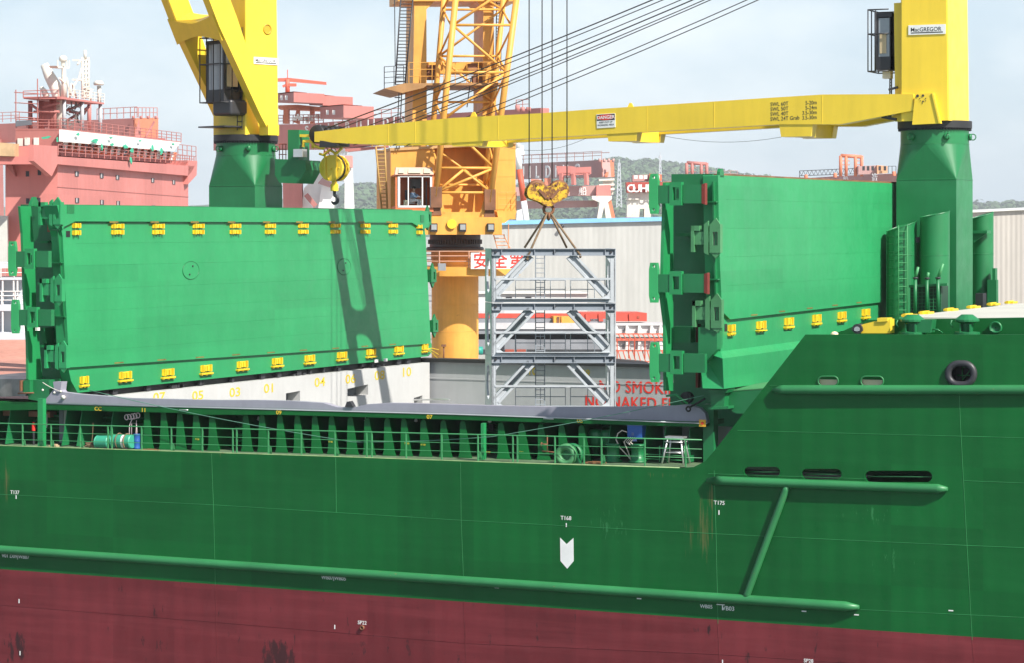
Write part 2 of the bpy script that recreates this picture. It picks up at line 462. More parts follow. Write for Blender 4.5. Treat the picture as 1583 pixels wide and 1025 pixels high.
# ================================================================ the cargo ship
def yh(x): return 73.5 + (0.0035 * (x + 26) ** 2 if x > -26 else 0.0)
def on_hull(px, py):
    y = 73.5
    for _ in range(8):
        p = at_y(px, py, y); y = yh(p.x)
    return Vector((p.x, y, p.z))
def hull_pt(x, z, out=0.0):
    sl = 2 * 0.0035 * (x + 26) if x > -26 else 0.0
    n = Vector((sl, -1, 0)).normalized()
    return Vector((x, yh(x), z)) + n * out
ship = thing('cargo_ship', 'green cargo ship with a dark red bottom and an open hold', 'ship', (-37, 88, 0))
ZB = Zr(-12.10)
XL, XR = -120.0, 16.0
top_px = [(0, 690), (150, 695), (300, 700), (545, 708), (800, 717), (1050, 724.5), (1072, 723), (1090, 714), (1104, 698), (1245, 518), (1583, 518)]
top = [(on_hull(*q).x, on_hull(*q).z) for q in top_px]
xg_ = [-27 + 0.9 * i for i in range(47)]
tq = top[-1]
outer = [(XL, ZB), (XL, top[0][1] - 0.2)] + top + [(q, tq[1] + 1.6 * (q - tq[0]) / (XR - tq[0])) for q in xg_ if q > tq[0] + .3] + [(XR, tq[1] + 1.6), (XR, ZB)] + [(q, ZB) for q in reversed(xg_)] + [(q, ZB) for q in (-30, -45, -60, -80)]
def px_hole(x0, y0, x1, y1):
    return [(on_hull(*q).x, on_hull(*q).z) for q in stadium(x0, y0, x1, y1)]
slots = [(1150, 722.5, 1206, 738), (1239, 725.5, 1301, 742), (1337, 728.5, 1441, 746.5)]
ovals = [(1265, 582.5, 1296, 597), (1331, 582.5, 1366, 597.5)]
chock = (1467, 563.5, 1505, 594)
holes = [px_hole(*s) for s in slots + ovals + [chock]]
extra = []
x = -27.3
while x < XR - 0.5:
    z = ZB + 0.9
    while z < top[-1][1] - 0.3:
        p = (x, z)
        dd = min(math.hypot(p[0] - q[0], p[1] - q[1]) for h in holes + [outer] for q in h)
        if inside(p, outer) and dd > 0.35: extra.append(p)
        z += 1.13
    x += 0.9
mb = MB(); plate(mb, outer, holes, lambda u, v: hull_pt(u, v), (0, 0.09, 0), extra, True)
hull = mb.build('hull', M['hull_green'], ship)
xs = [XL, -80, -60, -45, -30] + [-27 + 0.9 * i for i in range(47)]
bot = [(XL, -1.5)] + [(q, -1.5) for q in xs[1:] if q < XR] + [(XR, -1.5), (XR, ZB - 0.001)] + [(q, ZB - 0.001) for q in reversed(xs[1:]) if q < XR] + [(XL, ZB - 0.001)]
mb = MB(); plate(mb, bot, [], lambda u, v: hull_pt(u, v), (0, 0.09, 0), (), True)
mb.build('hull_bottom', M['hull_red'], ship)
# far side and inner hull so that the ship is a closed body
mb = MB(); mb.box((XL, 106.5, -1.5), (10, 106.6, Zr(-7.6)))
mb.box((XL, 73.7, -1.4), (XL + 0.1, 106.5, Zr(-7.8)))
mb.build('far_side_plating', M['hull_green'], ship)

# weld seams
mb = MB()
def seam(pts, r=0.006):
    P = []
    for (a, b) in zip(pts[:-1], pts[1:]):
        pa, pb = on_hull(*a), on_hull(*b)
        n = max(2, int(abs(pb.x - pa.x) / 1.2) + 1)
        for i in range(n):
            t = i / n
            q = pa.lerp(pb, t); P.append(hull_pt(q.x, q.z, 0.004))
    q = on_hull(*pts[-1]); P.append(hull_pt(q.x, q.z, 0.004))
    mb.tube(P, r, 5, caps=False)
for s in ([(-20, 764), (327, 781), (520, 793), (713, 805), (1108, 826), (1495, 844), (1600, 848)],
          [(327, 702), (330, 780), (333, 905)], [(519, 708), (520, 793)], [(712, 716), (713, 805), (717, 905)],
          [(1104, 728), (1107, 826), (1110, 965)], [(1485, 660), (1495, 844), (1503, 990)], [(1483, 610), (1485, 660)],
          [(1140, 666), (1485, 675)], [(1095, 733), (1340, 741)], [(1485, 675), (1600, 678)], [(1490, 744), (1600, 748)],
          [(1330, 943), (1600, 956)], [(1190, 596.5), (1464, 597.5)]):
    seam(s)
mb.build('weld_seam', paint('seam_green', (0.03, 0.25, 0.075), .5, .3, 1, 0), hull)
mb = MB()
for s in ([(-20, 934), (330, 962), (720, 995), (1110, 1012), (1600, 1042)], [(333, 906), (336, 1030)], [(717, 930), (721, 1035)], [(1110, 968), (1113, 1035)], [(1503, 992), (1507, 1040)]):
    seam(s)
mb.build('bottom_seam', M['hull_red'], ship)

# half-round fender bars
def fender(a, b, r=0.155, label=None, taper=(True, True)):
    pa, pb = on_hull(*a), on_hull(*b)
    n = 26; P, R = [], []
    for i in range(n + 1):
        t = i / n; q = pa.lerp(pb, t)
        P.append(hull_pt(q.x, q.z, 0.07)); R.append(r)
    L = (pb - pa).length
    if taper[0]:
        P.insert(1, P[0].lerp(P[1], min(1, 0.42 / (L / n))) if L / n > 0.42 else P[1].copy()); R.insert(1, r); R[0] = r * 0.42
    if taper[1]:
        P.insert(-1, P[-1].lerp(P[-2], min(1, 0.42 / (L / n))) if L / n > 0.42 else P[-2].copy()); R.insert(-1, r); R[-1] = r * 0.42
    return MB().tube(P, R, 14).build('fender_bar', M['fender_green'], ship)
fender((-60, 846), (1329, 939), 0.15)
fender((1094, 743), (1466, 756.5), 0.14)
fender((1196, 603), (1620, 603), 0.145)
fender((1218, 752), (1154, 925), 0.11, taper=(False, False))

# markings on the shell plating
def hull_text(name, body, px, py, hpx, parent=ship, mat='white_mark', align='CENTER', **kw):
    p = on_hull(px, py); h = hpx / FPX * (p - CAM).dot(FW)
    xd = (hull_pt(p.x + 0.5, p.z) - hull_pt(p.x - 0.5, p.z)).normalized()
    return text_part(name, body, M[mat], parent, hull_pt(p.x, p.z, 0.003), xd, UP, h, align=align, depth=0.006, bold=0.004, **kw)
hull_text('frame_mark', 'T137', 23, 764.5, 5.5, hull); hull_text('frame_mark', 'T168', 875, 804.5, 6, hull); hull_text('frame_mark', 'T175', 1112, 781, 6, hull)
hull_text('tank_mark', 'V01 D09|WB07', 24, 863.5, 5.5, hull); hull_text('tank_mark', 'WB07|WB05', 516, 897, 5.5, hull)
hull_text('tank_mark', 'WB05', 1092, 941, 5.5, hull); hull_text('tank_mark', 'VB03', 1126, 944.5, 6.5, hull)
hull_text('plug_mark', 'SP22', 560, 966, 5.5); hull_text('plug_mark', 'SP28', 1250, 1025, 5.5)
def dash(px, py, wpx, hpx, name='draught_dash', parent=None):
    p = on_hull(px, py); k = (p - CAM).dot(FW) / FPX
    MB().obox(hull_pt(p.x, p.z, 0.004), X, Y, UP, wpx * k / 2, 0.004, hpx * k / 2).build(name, M['white_mark'], parent or hull)
for q in ((25, 769, 1.5, 6), (875.5, 812.5, 1.5, 6), (1111.5, 793, 1.6, 7), (27, 857, 10, 1.2), (516, 890.5, 10, 1.2), (1114, 935.5, 13, 1.3), (1117, 940, 1.6, 8)):
    dash(*q)
for (a, b) in ((128, 861), (246, 868.5), (380, 878), (670, 899), (768, 907), (988, 924), (1243, 943.5), (1324, 949), (1470, 942.5)):
    dash(a, b + 2.2, 7.5, 1.7)
for (a, b) in ((29.5, 930), (31, 1010.5), (517.5, 970), (1117, 1024)):
    dash(a, b, 1.6, 6.5, 'bottom_dash', ship)
mb = MB(); P = [on_hull(*q) for q in ((866, 832), (876, 842), (886.5, 832.5), (887, 868), (877, 880), (866.5, 868))]
mb.prism([p + Vector((0, -0.008, 0)) for p in P], (0, 0.006, 0)); mb.build('arrow_mark', M['white_mark'], hull)
p = on_hull(560.5, 971); mb = MB(); mb.lathe(p + Vector((0, -0.07, 0)), Vector((0, 1, 0)), [(0.035, 0.03), (0.05, 0), (0.075, 0), (0.075, 0.08)], 14)
mb.build('drain_plug', M['rust'], ship)
# rust runs, scrapes and tar left on the shell
for px, w_, ya, yb, th_ in ((1090, .40, 735, 905, .47), (1064, .55, 745, 900, .54), (1098, .18, 735, 800, .44), (12, .35, 692, 800, .50), (330, 1.2, 694, 712, .56), (1030, 1.6, 726, 745, .56)):
    p, q = on_hull(px, ya), on_hull(px, yb); stain(M['hull_green'], p.x, w_, (p.z + q.z) / 2, abs(p.z - q.z) / 2, (.19, .15, .06), th_ + .035, 5.0, .10, .08, .55, 4.0)
for px, w_, ya, yb, th_ in ((945, 1.4, 735, 890, .58), (655, 2.2, 720, 880, .64), (1340, 2.0, 760, 830, .60), (1370, 1.6, 800, 930, .62)):
    p, q = on_hull(px, ya), on_hull(px, yb); stain(M['hull_green'], p.x, w_, (p.z + q.z) / 2, abs(p.z - q.z) / 2, (.05, .24, .09), th_, 6.0, .30, .05, .6, 2.0)
for px, w_, ya, yb, th_ in ((25, .7, 965, 1040, .46), (430, .9, 985, 1055, .36), (250, 2.6, 960, 1030, .60), (1080, .6, 962, 985, .50), (560, .3, 972, 1040, .50), (700, 6, 985, 1040, .62)):
    p, q = on_hull(px, ya), on_hull(px, yb); stain(M['hull_red'], p.x, w_, (p.z + q.z) / 2, abs(p.z - q.z) / 2, (.03, .014, .016), th_, 4.5, .30, .08, .8)

# decks
def zdeck(x): return Zr(-7.78) + (x + 54.7) * 0.0137
mb = MB()
xsd = [XL, -54.7, -31, -24]
for a, b in zip(xsd[:-1], xsd[1:]):
    mb.add([(a, 73.6, zdeck(a) - .03), (b, 73.6, zdeck(b) - .03), (b, 76.6, zdeck(b) - .03), (a, 76.6, zdeck(a) - .03)], [(0, 1, 2, 3)])
mb.build('deck', paint('deck_paint', (0.10, 0.16, 0.085), 0.7, 0.25, 2.0, 0, rust=0.25), ship)
mb = MB(); mb.tube([Vector((on_hull(*q).x, 73.53, on_hull(*q).z + 0.0)) for q in [(-40, 689)] + top_px[:6]], 0.03, 6)
mb.build('deck_edge_bar', paint('edge_bar', (0.20, 0.30, 0.13), 0.6, 0.3, 2.0, 0, rust=0.3), ship)
# forecastle behind the bulwark
mb = MB()
mb.box((-25.7, 73.72, Zr(-5.20)), (-24.2, 106, Zr(-5.05)))
fo = [(x_, yh(x_) + 0.15) for x_ in [-24.2 + i * 1.2 for i in range(34)]]
mb.prism([Vector((a, b, Zr(-5.05))) for a, b in fo] + [Vector((15.4, 106, Zr(-5.05))), Vector((-24.2, 106, Zr(-5.05)))], (0, 0, -0.12))
mb.build('forecastle_deck', M['green'], ship)
mb = MB(); mb.box((-31.5, 79.0, Zr(-8)), (12, 79.1, Zr(-5.2))); mb.prism([Vector((a, b, Zr(-8.0))) for a, b in fo] + [Vector((15.4, 88, Zr(-8.0))), Vector((-24.2, 88, Zr(-8.0)))], (0, 0, .08))
mb.build('inner_bulkhead', M['green'], ship)
for s in slots:
    a, b = on_hull(s[0], (s[1] + s[3]) / 2 + 1), on_hull(s[2], (s[1] + s[3]) / 2 + 1.4); MB().tube([a + Y * .25, b + Y * .25], .022, 6).build('slot_bar', M['rail_green'], ship)
# chock ring and oval rims
def ring_part(name, box, R, mat):
    cx, cy = (box[0] + box[2]) / 2, (box[1] + box[3]) / 2
    loop = [on_hull(*q) for q in stadium(*box, n=12)]
    loop.append(loop[0])
    P = [hull_pt(q.x, q.z, 0.02) for q in loop]
    return MB().tube(P, R, 10, caps=False).build(name, M[mat], ship)
ring_part('chock_ring', (1466, 562.5, 1506, 595), 0.10, 'dark')
loop = [on_hull(*q) for q in stadium(1466, 562.5, 1506, 595, n=12)]
mb = MB(); A_ = [hull_pt(q.x, q.z, -0.02) for q in loop]; B_ = [q + Vector((0, .62, 0)) for q in A_]; n_ = len(A_)
mb.add(A_ + B_, [(i, (i + 1) % n_, n_ + (i + 1) % n_, n_ + i) for i in range(n_)], True); mb.prism([q + Vector((0, .62, 0)) for q in A_], (0, .05, 0)); mb.build('chock_dark_backing', M['black'], ship)  # black tunnel and back plate added to darken the chock opening
for o_ in ovals: ring_part('oval_rim', o_, 0.022, 'fender_green')
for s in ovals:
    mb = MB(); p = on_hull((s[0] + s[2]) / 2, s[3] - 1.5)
    mb.box((p.x - 0.5, p.y + 0.1, p.z - 0.05), (p.x + 0.5, p.y + 0.34, p.z + 0.14)); mb.build('sunlit_lip', plain('sunlit_buff', (0.6, 0.52, 0.36), 0.6), ship)  # buff block, sunlight on the oval's lip put into its colour
mb = MB(); p = on_hull(1486, 580)
for dx, dz, ex, ez in ((-.1, -.2, -.1, .2), (-.1, -.2, .2, .2), (-.1, .2, .05, .2), (-.25, -.05, .25, -.05)):
    mb.tube([p + Vector((dx, 0.5, dz)), p + Vector((ex, 0.5, ez))], 0.02, 6)
mb.build('mooring_rail', M['rail_green'], ship)

# coaming on the near side of the hold
Z1, Z0 = Zr(-6.13), Zr(-6.36)
coam = MB(); coam.box((XL, 76.5, Zr(-7.85)), (-31.2, 76.58, Z0)); coam = coam.build('coaming', M['hull_green'], ship)  # darker hull green deepens the shade under the overhang
pl = [at_y(a, b, 74.72) for a, b in ((-60, 621), (62, 624), (430, 633.5), (700, 641), (860, 646.5), (1088, 653.5), (1088, 661), (860, 654.5), (700, 649.5), (430, 642), (300, 642), (270, 639), (62, 634), (-60, 637))]
mb = MB(); mb.prism(pl, (0, 1.8, 0)); mb.build('coaming_strip', M['hull_green'], coam)
gp = [(68, 621), (75, 613), (84, 601), (92, 600), (97, 607), (120, 610), (200, 616.5), (330, 619.5), (400, 619.5), (455, 621), (500, 624), (522, 630.5), (548, 630.5), (566, 626), (600, 624), (640, 624.5), (760, 628), (860, 630), (950, 630), (1040, 628.5), (1062, 626), (1082, 632), (1090, 640), (1093, 653)]
gb = [(1093, 655.5), (860, 646.8), (700, 641.3), (430, 634), (68, 624.5)]
mb = MB(); mb.prism([at_y(a, b, 74.95) for a, b in gp + gb], (0, 0.28, 0)); mb.build('coaming_plate', M['coaming_grey'], coam, bevel=0.02)
mb = MB(); mb.tube([at_y(a, b, 74.72) for a, b in gb], 0.022, 6); mb.build('coaming_lip', plain('lip_grey', (0.42, 0.43, 0.46), 0.5), coam)
for body, px, py in (('CC', 151.5, 635.5), ('11', 222, 637.5), ('09', 431, 641.2), ('07', 664, 648.2), ('05', 896.5, 654.2)):
    p = at_y(px, py, 74.715); text_part('bay_number', body, M['num_yellow'], coam, p, X, UP, 0.13, align='CENTER', depth=0.004, bold=0.02, stretch=1.15)
mb = MB()
for px, py in ((284, 634.5), (848, 648.3)):
    p = at_y(px, py, 74.69); mb.tube([p + X * -.18, p + X * .18], 0.018, 6)
mb.build('grab_handle', M['silver'], coam)
p = at_y(1086, 655, 74.70); MB().box(p - Vector((.11, .01, .11)), p + Vector((.11, .01, .11))).build('warning_plate', plain('plate_orange', (0.8, 0.42, 0.03), 0.5), coam)
MB().cyl(p + Vector((0, -.03, 0)), p + Vector((0, -.012, 0)), 0.045, 12).build('warning_dot', M['red_mark'], coam)
# tapered stays
stay_px = [227, 253, 278, 303, 328, 380, 405, 433, 460, 487, 513, 542, 568, 599, 625, 655, 686, 716, 775, 807, 837, 869, 900]
mb = None
stay0 = None
def stay_mesh(cx):
    m = MB(); zd = zdeck(cx) - .02
    tw, bw = 0.115, 0.36
    n = 8
    # curved head, straight left edge, right edge spreading towards the deck; stands on a web
    fl = [(-tw * .9, Z0 - .17), (-tw * .75, Z0 - .07), (-.03, Z0 - .01), (.03, Z0 - .01), (tw * .75, Z0 - .07), (tw * .95, Z0 - .17), (bw * .72 + .03, zd + .16), (bw * .72 + .09, zd), (-bw * .42 + .0, zd), (-bw * .42 + .04, zd + .16)]
    def q(u, v):
        t = (Z0 - v) / (Z0 - zd)
        return Vector((cx + u + 0.16 * t, 74.92 - 0.33 * t, v))
    m.prism([q(*f) for f in fl], (0, 0.025, 0))
    m.prism([Vector((cx, 74.94, Z0 - .02)), Vector((cx + .16, 74.62, zd)), Vector((cx + .16, 76.5, zd)), Vector((cx, 76.5, Z0 - .02))], (0.02, 0, 0))
    return m
for i, px in enumerate(stay_px):
    p = at_y(px, 680, 74.8)
    stay_mesh(p.x - 0.08).build('stay', M['hull_green'], coam)  # darker hull green puts shade into the stays and the strip
# slim stays, pipes and cable runs in the shadow under the coaming
for px in (107, 130, 178, 20, -20, 945, 1000, 1030, 1068):
    p = at_y(px, 660, 75.2); MB().prism([(p.x, 75.1, Z0), (p.x + .02, 74.7, zdeck(p.x)), (p.x + .02, 76.5, zdeck(p.x)), (p.x, 76.5, Z0)], (0.03, 0, 0)).build('bracket', M['green'], coam)
mb = MB()
for z, r, y in ((-6.62, .03, 76.4), (-6.85, .05, 76.35), (-7.05, .035, 76.3), (-7.3, .06, 76.3), (-7.5, .04, 76.2)):
    mb.tube([(XL, y, Zr(z - .1)), (-54, y, Zr(z)), (-31.5, y, Zr(z + 0.1))], r, 6)
mb.build('deck_pipe', M['green'], coam)
for px in (410, 428, 504, 530, 643, 690, 760):
    p = at_y(px, 652 + px * .012, 76.2); MB().box(p - Vector((.09, .05, .12)), p + Vector((.09, .05, .1))).build('junction_box', M['dark'], coam)
for px in (414, 566, 643, 757, 400):
    p = at_y(px, 644 + px * .009, 75.5); MB().lathe(p, UP, [(0.0, .06), (.04, .06), (.05, 0), (.07, -.05), (0, -.08)], 10).build('deck_lamp', M['white'], coam)
mb = MB()
for px, py, t in ((629, 687.5, '7-105'), (654, 689.5, '4-108'), (511, 685, 'F140'), (305, 681, 'F130'), (755, 701, 'F103'), (806, 701, 'F101')):
    p = at_y(px, py, 74.66); text_mesh(mb, t, p, X, UP, 0.055, align='CENTER', depth=0.003)
mb.build('stencil_number', M['num_yellow'], coam)

# far side coaming and the hatch ends: the sides of the hold
XA, XF = -53.9, -27.5
wall = MB(); wall.box((XA - 0.2, 104.2, Zr(-16)), (-20, 104.4, Zr(-6.2))); wall = wall.build('hold_side_wall', M['hold_grey'], ship)
MB().box((XA - 0.2, 104.0, Zr(-6.2)), (-20, 104.9, Zr(-6.05))).build('coaming_flange', M['black'], wall)
mb = MB()
mb.tube([(XA, 104.17, Zr(-6.95)), (-20, 104.17, Zr(-6.95))], 0.012, 4); mb.build('wall_seam', M['hold_grey'], wall)
def wall_text(body, px, py, hpx, mat, wpx=None, name='wall_lettering', bold=0.012):
    p = at_y(px, py, 104.19); h = hpx / FPX * (p - CAM).dot(FW)
    m = MB()
    for i, sh in enumerate((0, .022) if 'red' in mat else (0,)): text_mesh(m, body, p + Vector((sh, -.002 * i, 0)), X, UP, h, depth=0.006, bold=bold, stretch=.87, spacing=1.06)
    m.build(name, M[mat], wall)
wall_text('NO SMOKING', 925, 606.5, 18, 'red_mark', bold=0.0)
wall_text('NO NAKED FIRE', 903.5, 629.5, 17.5, 'red_mark', bold=0.0)
wall_text('10', 816, 580, 11, 'num_yellow', name='bay_number'); wall_text('09', 899, 583, 11, 'num_yellow', name='bay_number')
# aft hatch end: white bulkhead with the row numbers
XW = -53.3
def w2(u, v): return Vector((XW, u, v))
def wpt(px, py): p = at_x(px, py, XW); return (p.y, p.z)
wo_ = [(76.1, Zr(-15)), (76.1, Zr(-6.22)), (103.9, Zr(-6.22)), (103.9, Zr(-15))]
wholes = [[wpt(*q) for q in ((442, 609), (464, 605), (464, 640), (442, 640))], [wpt(*q) for q in ((537, 602), (569, 595), (569, 611), (553, 613.5), (537, 614.5))], [wpt(*q) for q in ((640, 616), (653, 612), (653, 640), (640, 640))]]
mb = MB(); plate(mb, wo_, wholes, w2, (-0.6, 0, 0)); aft = mb.build('aft_hatch_end', M['hold_white'], ship)
MB().box((XW - .8, 76.1, Zr(-15)), (XW - .62, 103.9, Zr(-6.3))).build('recess_back', plain('recess_grey', (0.25, 0.27, 0.30), .6), aft)
for t, px, py in (('07', 246, 621), ('05', 306, 618.5), ('03', 363.5, 613.5), ('01', 416.5, 607.5), ('04', 494.5, 598), ('06', 542, 593), ('08', 587, 587.5), ('10', 628, 582.5)):
    p = at_x(px, py, XW + 0.004); k = (p - CAM).dot(FW) / FPX
    text_part('row_number', t, M['num_yellow'], aft, p, Y, UP, 13.5 * k, align='CENTER', depth=0.005, stretch=1.75, bold=0.01)
MB().box((XW - .55, 76.2, Zr(-6.2)), (XW - .40, 103.8, Zr(-5.95))).build('rubber_seal', M['black'], aft)
rnd = random.Random(3)
for i in range(26):
    y = rnd.uniform(77, 103); w_ = rnd.uniform(.05, .4); MB().box((XW - .38, y, Zr(-6.2)), (XW - .22, y + w_, Zr(-6.2 + rnd.uniform(.06, .24)))).build('seal_block', M['dark'], aft)
for px, py in ((582, 556), (596, 554.5)):
    p = at_x(px, py + 3, XW + .1); MB().box(p - Vector((.02, .16, .06)), p + Vector((.02, .14, .07))).build('seal_shim', M['white'], aft)
fwd = MB().box((XF - .3, 76.1, Zr(-16)), (XF, 104.1, Zr(-6.3))).build('forward_hatch_end', M['hold_grey'], ship)
MB().box((XA, 76.1, Zr(-16.2)), (XF, 104.1, Zr(-16))).build('hold_floor', M['hold_grey'], ship)
MB().box((XA, 76.6, Zr(-16)), (XF, 76.7, Zr(-6.4))).build('hold_near_wall', M['hold_grey'], ship)
# deck between the holds, aft and forward
mb = MB(); mb.box((XL, 76.1, Zr(-6.9)), (XA - .6, 106.4, Zr(-6.7))); mb.build('cross_deck', paint('pink_deck', (.50, .23, .17), .7, .15, .5, .3), ship)
mb = MB(); mb.box((-27.2, 76.1, Zr(-6.5)), (-23.4, 106, Zr(-6.3))); mb.build('forward_cross_deck', M['green'], ship)
# small aft grey plate and hatch end fittings at far left
mb = MB(); mb.prism([at_y(a, b, 75.2) for a, b in ((-70, 586), (38, 587), (44, 596), (40, 613), (-70, 616))], (0, 6.0, 0)); mb.build('aft_cover_edge', paint('worn_steel', (0.22, 0.21, 0.20), 0.35, 0.3, 1.5, 0.2, metallic=.5), ship)
mb = MB(); mb.prism([at_y(a, b, 75.0) for a, b in ((40, 588), (76, 588), (76, 612), (66, 622), (44, 618))], (0, 0.7, 0)); mb.prism([at_y(a, b, 74.8) for a, b in ((36, 589), (46, 589), (46, 608), (36, 608))], (0, .3, 0)); mb.build('hinge_block', M['green'], ship)
mb = MB(); mb.box(at_y(32, 589, 74.7), at_y(38, 605, 75.0)); mb.tube([at_y(28, 609, 74.6), at_y(52, 608, 74.6)], .03, 6); mb.build('hinge_shoe', M['rust'], ship)
mb = MB(); mb.prism([at_y(a, b, 74.9) for a, b in ((82, 591), (95, 591), (93, 607), (84, 606))], (0, .35, 0)); mb.build('stopper', M['coaming_grey'], ship)

# railing along the deck edge
rail = MB()
def rz(x, t): return zdeck(x) + 0.03 + 0.80 * t
for t, r in ((1.0, 0.023), (0.64, 0.012), (0.30, 0.012)):
    rail.tube([(x_, 73.62, rz(x_, t)) for x_ in (-62, -54, -46, -38, -31.2, -28.3)], r, 6)
rail = rail.build('railing', M['rail_green'], ship)
for px in (-4, 35, 79, 124, 167, 173, 219, 265, 313, 360, 366, 415, 466, 518, 567, 575, 628, 683, 739, 793, 800, 858, 903, 930, 997, 1060):
    p = at_y(px, 690, 73.62); MB().beam((p.x, 73.62, zdeck(p.x) - .02), (p.x, 73.62, rz(p.x, 1.0)), 0.045, 0.04).build('stanchion', M['rail_green'], rail)
for px in (35, 79, 124, 265, 415, 518, 739, 930):
    p = at_y(px, 690, 73.72); MB().prism([(p.x + .02, 73.7, zdeck(p.x)), (p.x + .14, 73.7, zdeck(p.x)), (p.x + .12, 73.7, zdeck(p.x) + .22), (p.x + .03, 73.7, zdeck(p.x) + .32)], (0, .02, 0)).build('rail_gusset', M['rail_green'], rail)
for px, y0, wd in ((63.5, 617, 0.22), (746.5, 655, 0.10)):
    p = at_y(px, y0, 73.9); MB().box((p.x - wd / 2, 73.85, zdeck(p.x)), (p.x + wd / 2, 74.05, p.z)).build('deck_post', M['bright_green'], ship)

# forward end: yellow arm, pedestal rollers and coaming of the next hatch
yb = 76.2
mb = MB(); mb.prism([at_y(a, b, yb + .6) for a, b in ((1340, 494), (1600, 490), (1600, 604), (1240, 604), (1240, 540))], (0, .3, 0)); mb.build('forward_coaming', M['hull_green'], ship)  # carried down in dark green to darken the view through the chock
for px in (1411, 1495):
    m = MB(); c = at_y(px, 517, yb); k = c.dot(FW) / FPX
    def zz(py): return at_y(px, py, yb).z
    m.lathe(Vector((c.x, c.y, 0)), UP, [(0, zz(485.5)), (9 * k, zz(485.5)), (19 * k, zz(493)), (19 * k, zz(496)), (10 * k, zz(499)), (9 * k, zz(513)), (20 * k, zz(514)), (20 * k, zz(517.5)), (0, zz(517.6))], 16, False)
    for a in (-.14, .16): m.box((c.x + a - .02, c.y - .3, zz(515)), (c.x + a + .02, c.y - .1, zz(500)))
    m.tube([Vector((c.x - .40, c.y - .2, zz(505))), Vector((c.x - .47, c.y - .2, zz(500))), Vector((c.x - .42, c.y - .2, zz(494)))], .025, 6)
    m.build('roller_pedestal', M['green'], ship)
mb = MB(); mb.prism([at_y(a, b, yb - .2) for a, b in ((1413, 494), (1441, 493.5), (1438, 515), (1411, 515))], (0, .5, 0)); mb.tube([at_y(1440, 508, yb), at_y(1450, 509, yb), at_y(1457, 516, yb)], .03, 6); mb.build('valve_box', M['green'], ship)
p = at_y(1539, 506, yb + .55); MB().lathe(p + Vector((0, -.05, 0)), Y, [(.02, .06), (.13, .06), (.16, 0), (.2, 0), (.2, .1)], 18).build('pipe_end', M['green'], ship)
mb = MB(); mb.prism([at_y(a, b, yb - .1) for a, b in ((1336, 500), (1352, 496), (1376, 492.5), (1376, 516), (1326, 516), (1327, 503))], (0, .45, 0)); mb.prism([at_y(a, b, yb - .15) for a, b in ((1356, 491), (1372, 491), (1372, 496), (1356, 497))], (0, .5, 0))
arm = mb.build('hinge_arm', M['yellow'], ship)
p = at_y(1325, 508.5, yb - .2); m = MB(); m.cyl(p, p + Y * .4, .17, 18); m.build('roller', M['dark'], arm); MB().cyl(p - Y * .03, p + Y * .41, .09, 14).build('roller_pin', M['silver'], arm)
MB().lathe(at_y(1290, 520, 76), UP, [(0.13, -.05), (.12, .08), (.06, .13), (0, .14)], 14).build('lamp_dome', plain('buff_dome', (.75, .6, .4), .5), ship)
# bracket beside the forward panel: grey-green platform with box in front
mb = MB(); mb.prism([at_y(a, b, 75.0) for a, b in ((1124, 607), (1186, 602.5), (1192, 607), (1164, 640), (1138, 640), (1124, 632))], (0, 2.2, 0)); mb.build('hinge_platform', M['green'], ship)
MB().prism([at_y(1122, 606.5, 75), at_y(1192, 601.5, 75), at_y(1204, 589.5, 76.8), at_y(1130, 602, 76.8)], (0, 0, .03)).build('platform_top', M['pale_green'], ship)
mb = MB(); mb.prism([at_y(a, b, 74.6) for a, b in ((1098, 607), (1121, 605.5), (1119, 630), (1099, 631.5))], (0, .5, 0)); mb.prism([at_y(a, b, 74.5) for a, b in ((1095, 604), (1126, 602.5), (1124, 608), (1096, 609))], (0, .6, 0)); mb.prism([at_y(a, b, 74.5) for a, b in ((1094, 630), (1126, 629), (1126, 633), (1094, 634))], (0, .6, 0)); mb.build('stopper_box', M['green'], ship)
p = at_y(1102, 650, 75.4); MB().box((p.x - .25, 75.2, zdeck(-30)), (p.x + .1, 75.6, p.z + .5)).build('platform_post', M['green'], ship)
p = at_y(1060, 616, 74.7); m = MB(); m.cyl(p, p + Y * .25, .19, 18); m.cyl(p - Y * .03, p, .10, 14)
m.torus(at_y(1064, 633, 74.7), Y, .07, .03, 14, 6); m.tube([at_y(1067, 630, 74.7), at_y(1078, 624, 74.7), at_y(1090, 617, 74.7)], .035, 6); m.build('cover_wheel', M['black'], ship)
mb = MB(); mb.tube([at_y(1030, 613, 74.6), at_y(1045, 611, 74.6), at_y(1063, 625, 74.6)], .04, 6); mb.build('wheel_arm', M['bright_green'], ship)
mb = MB(); mb.prism([at_y(a, b, 74.9) for a, b in ((533, 630), (536, 622), (541, 621), (546, 630))], (0, .2, 0)); mb.build('cleat_stop', M['dark'], ship)

# the next hatch forward, closed, with its row of yellow cleats
zc = Zr(-2.75)
fc = thing('hatch_cover', 'pale grey closed hatch cover lying flat forward of the green trunks', 'hatch cover', (-15, 90, zc - .8))
MB().box((-22.9, 77.0, zc - .8), (12, 104, zc)).build('cover_panel', paint('cover_top_grey', (0.50, 0.48, 0.43), .6, .06, .4, 0), fc, bevel=.03)
for px, py in ((1406, 487.5), (1432, 483.5), (1470, 478.7), (1505, 474.5), (1536, 470), (1563, 467.2)):
    d = ray(px, py + 1); q = CAM + d * ((zc - CAMZ) / d.z)
    m = MB(); m.box(q + Vector((-.16, -.35, 0)), q + Vector((.16, .35, .07))); m.box(q + Vector((-.05, -.6, 0)), q + Vector((.05, .2, .1)))
    m.build('cleat', M['cleat_yellow'], fc)
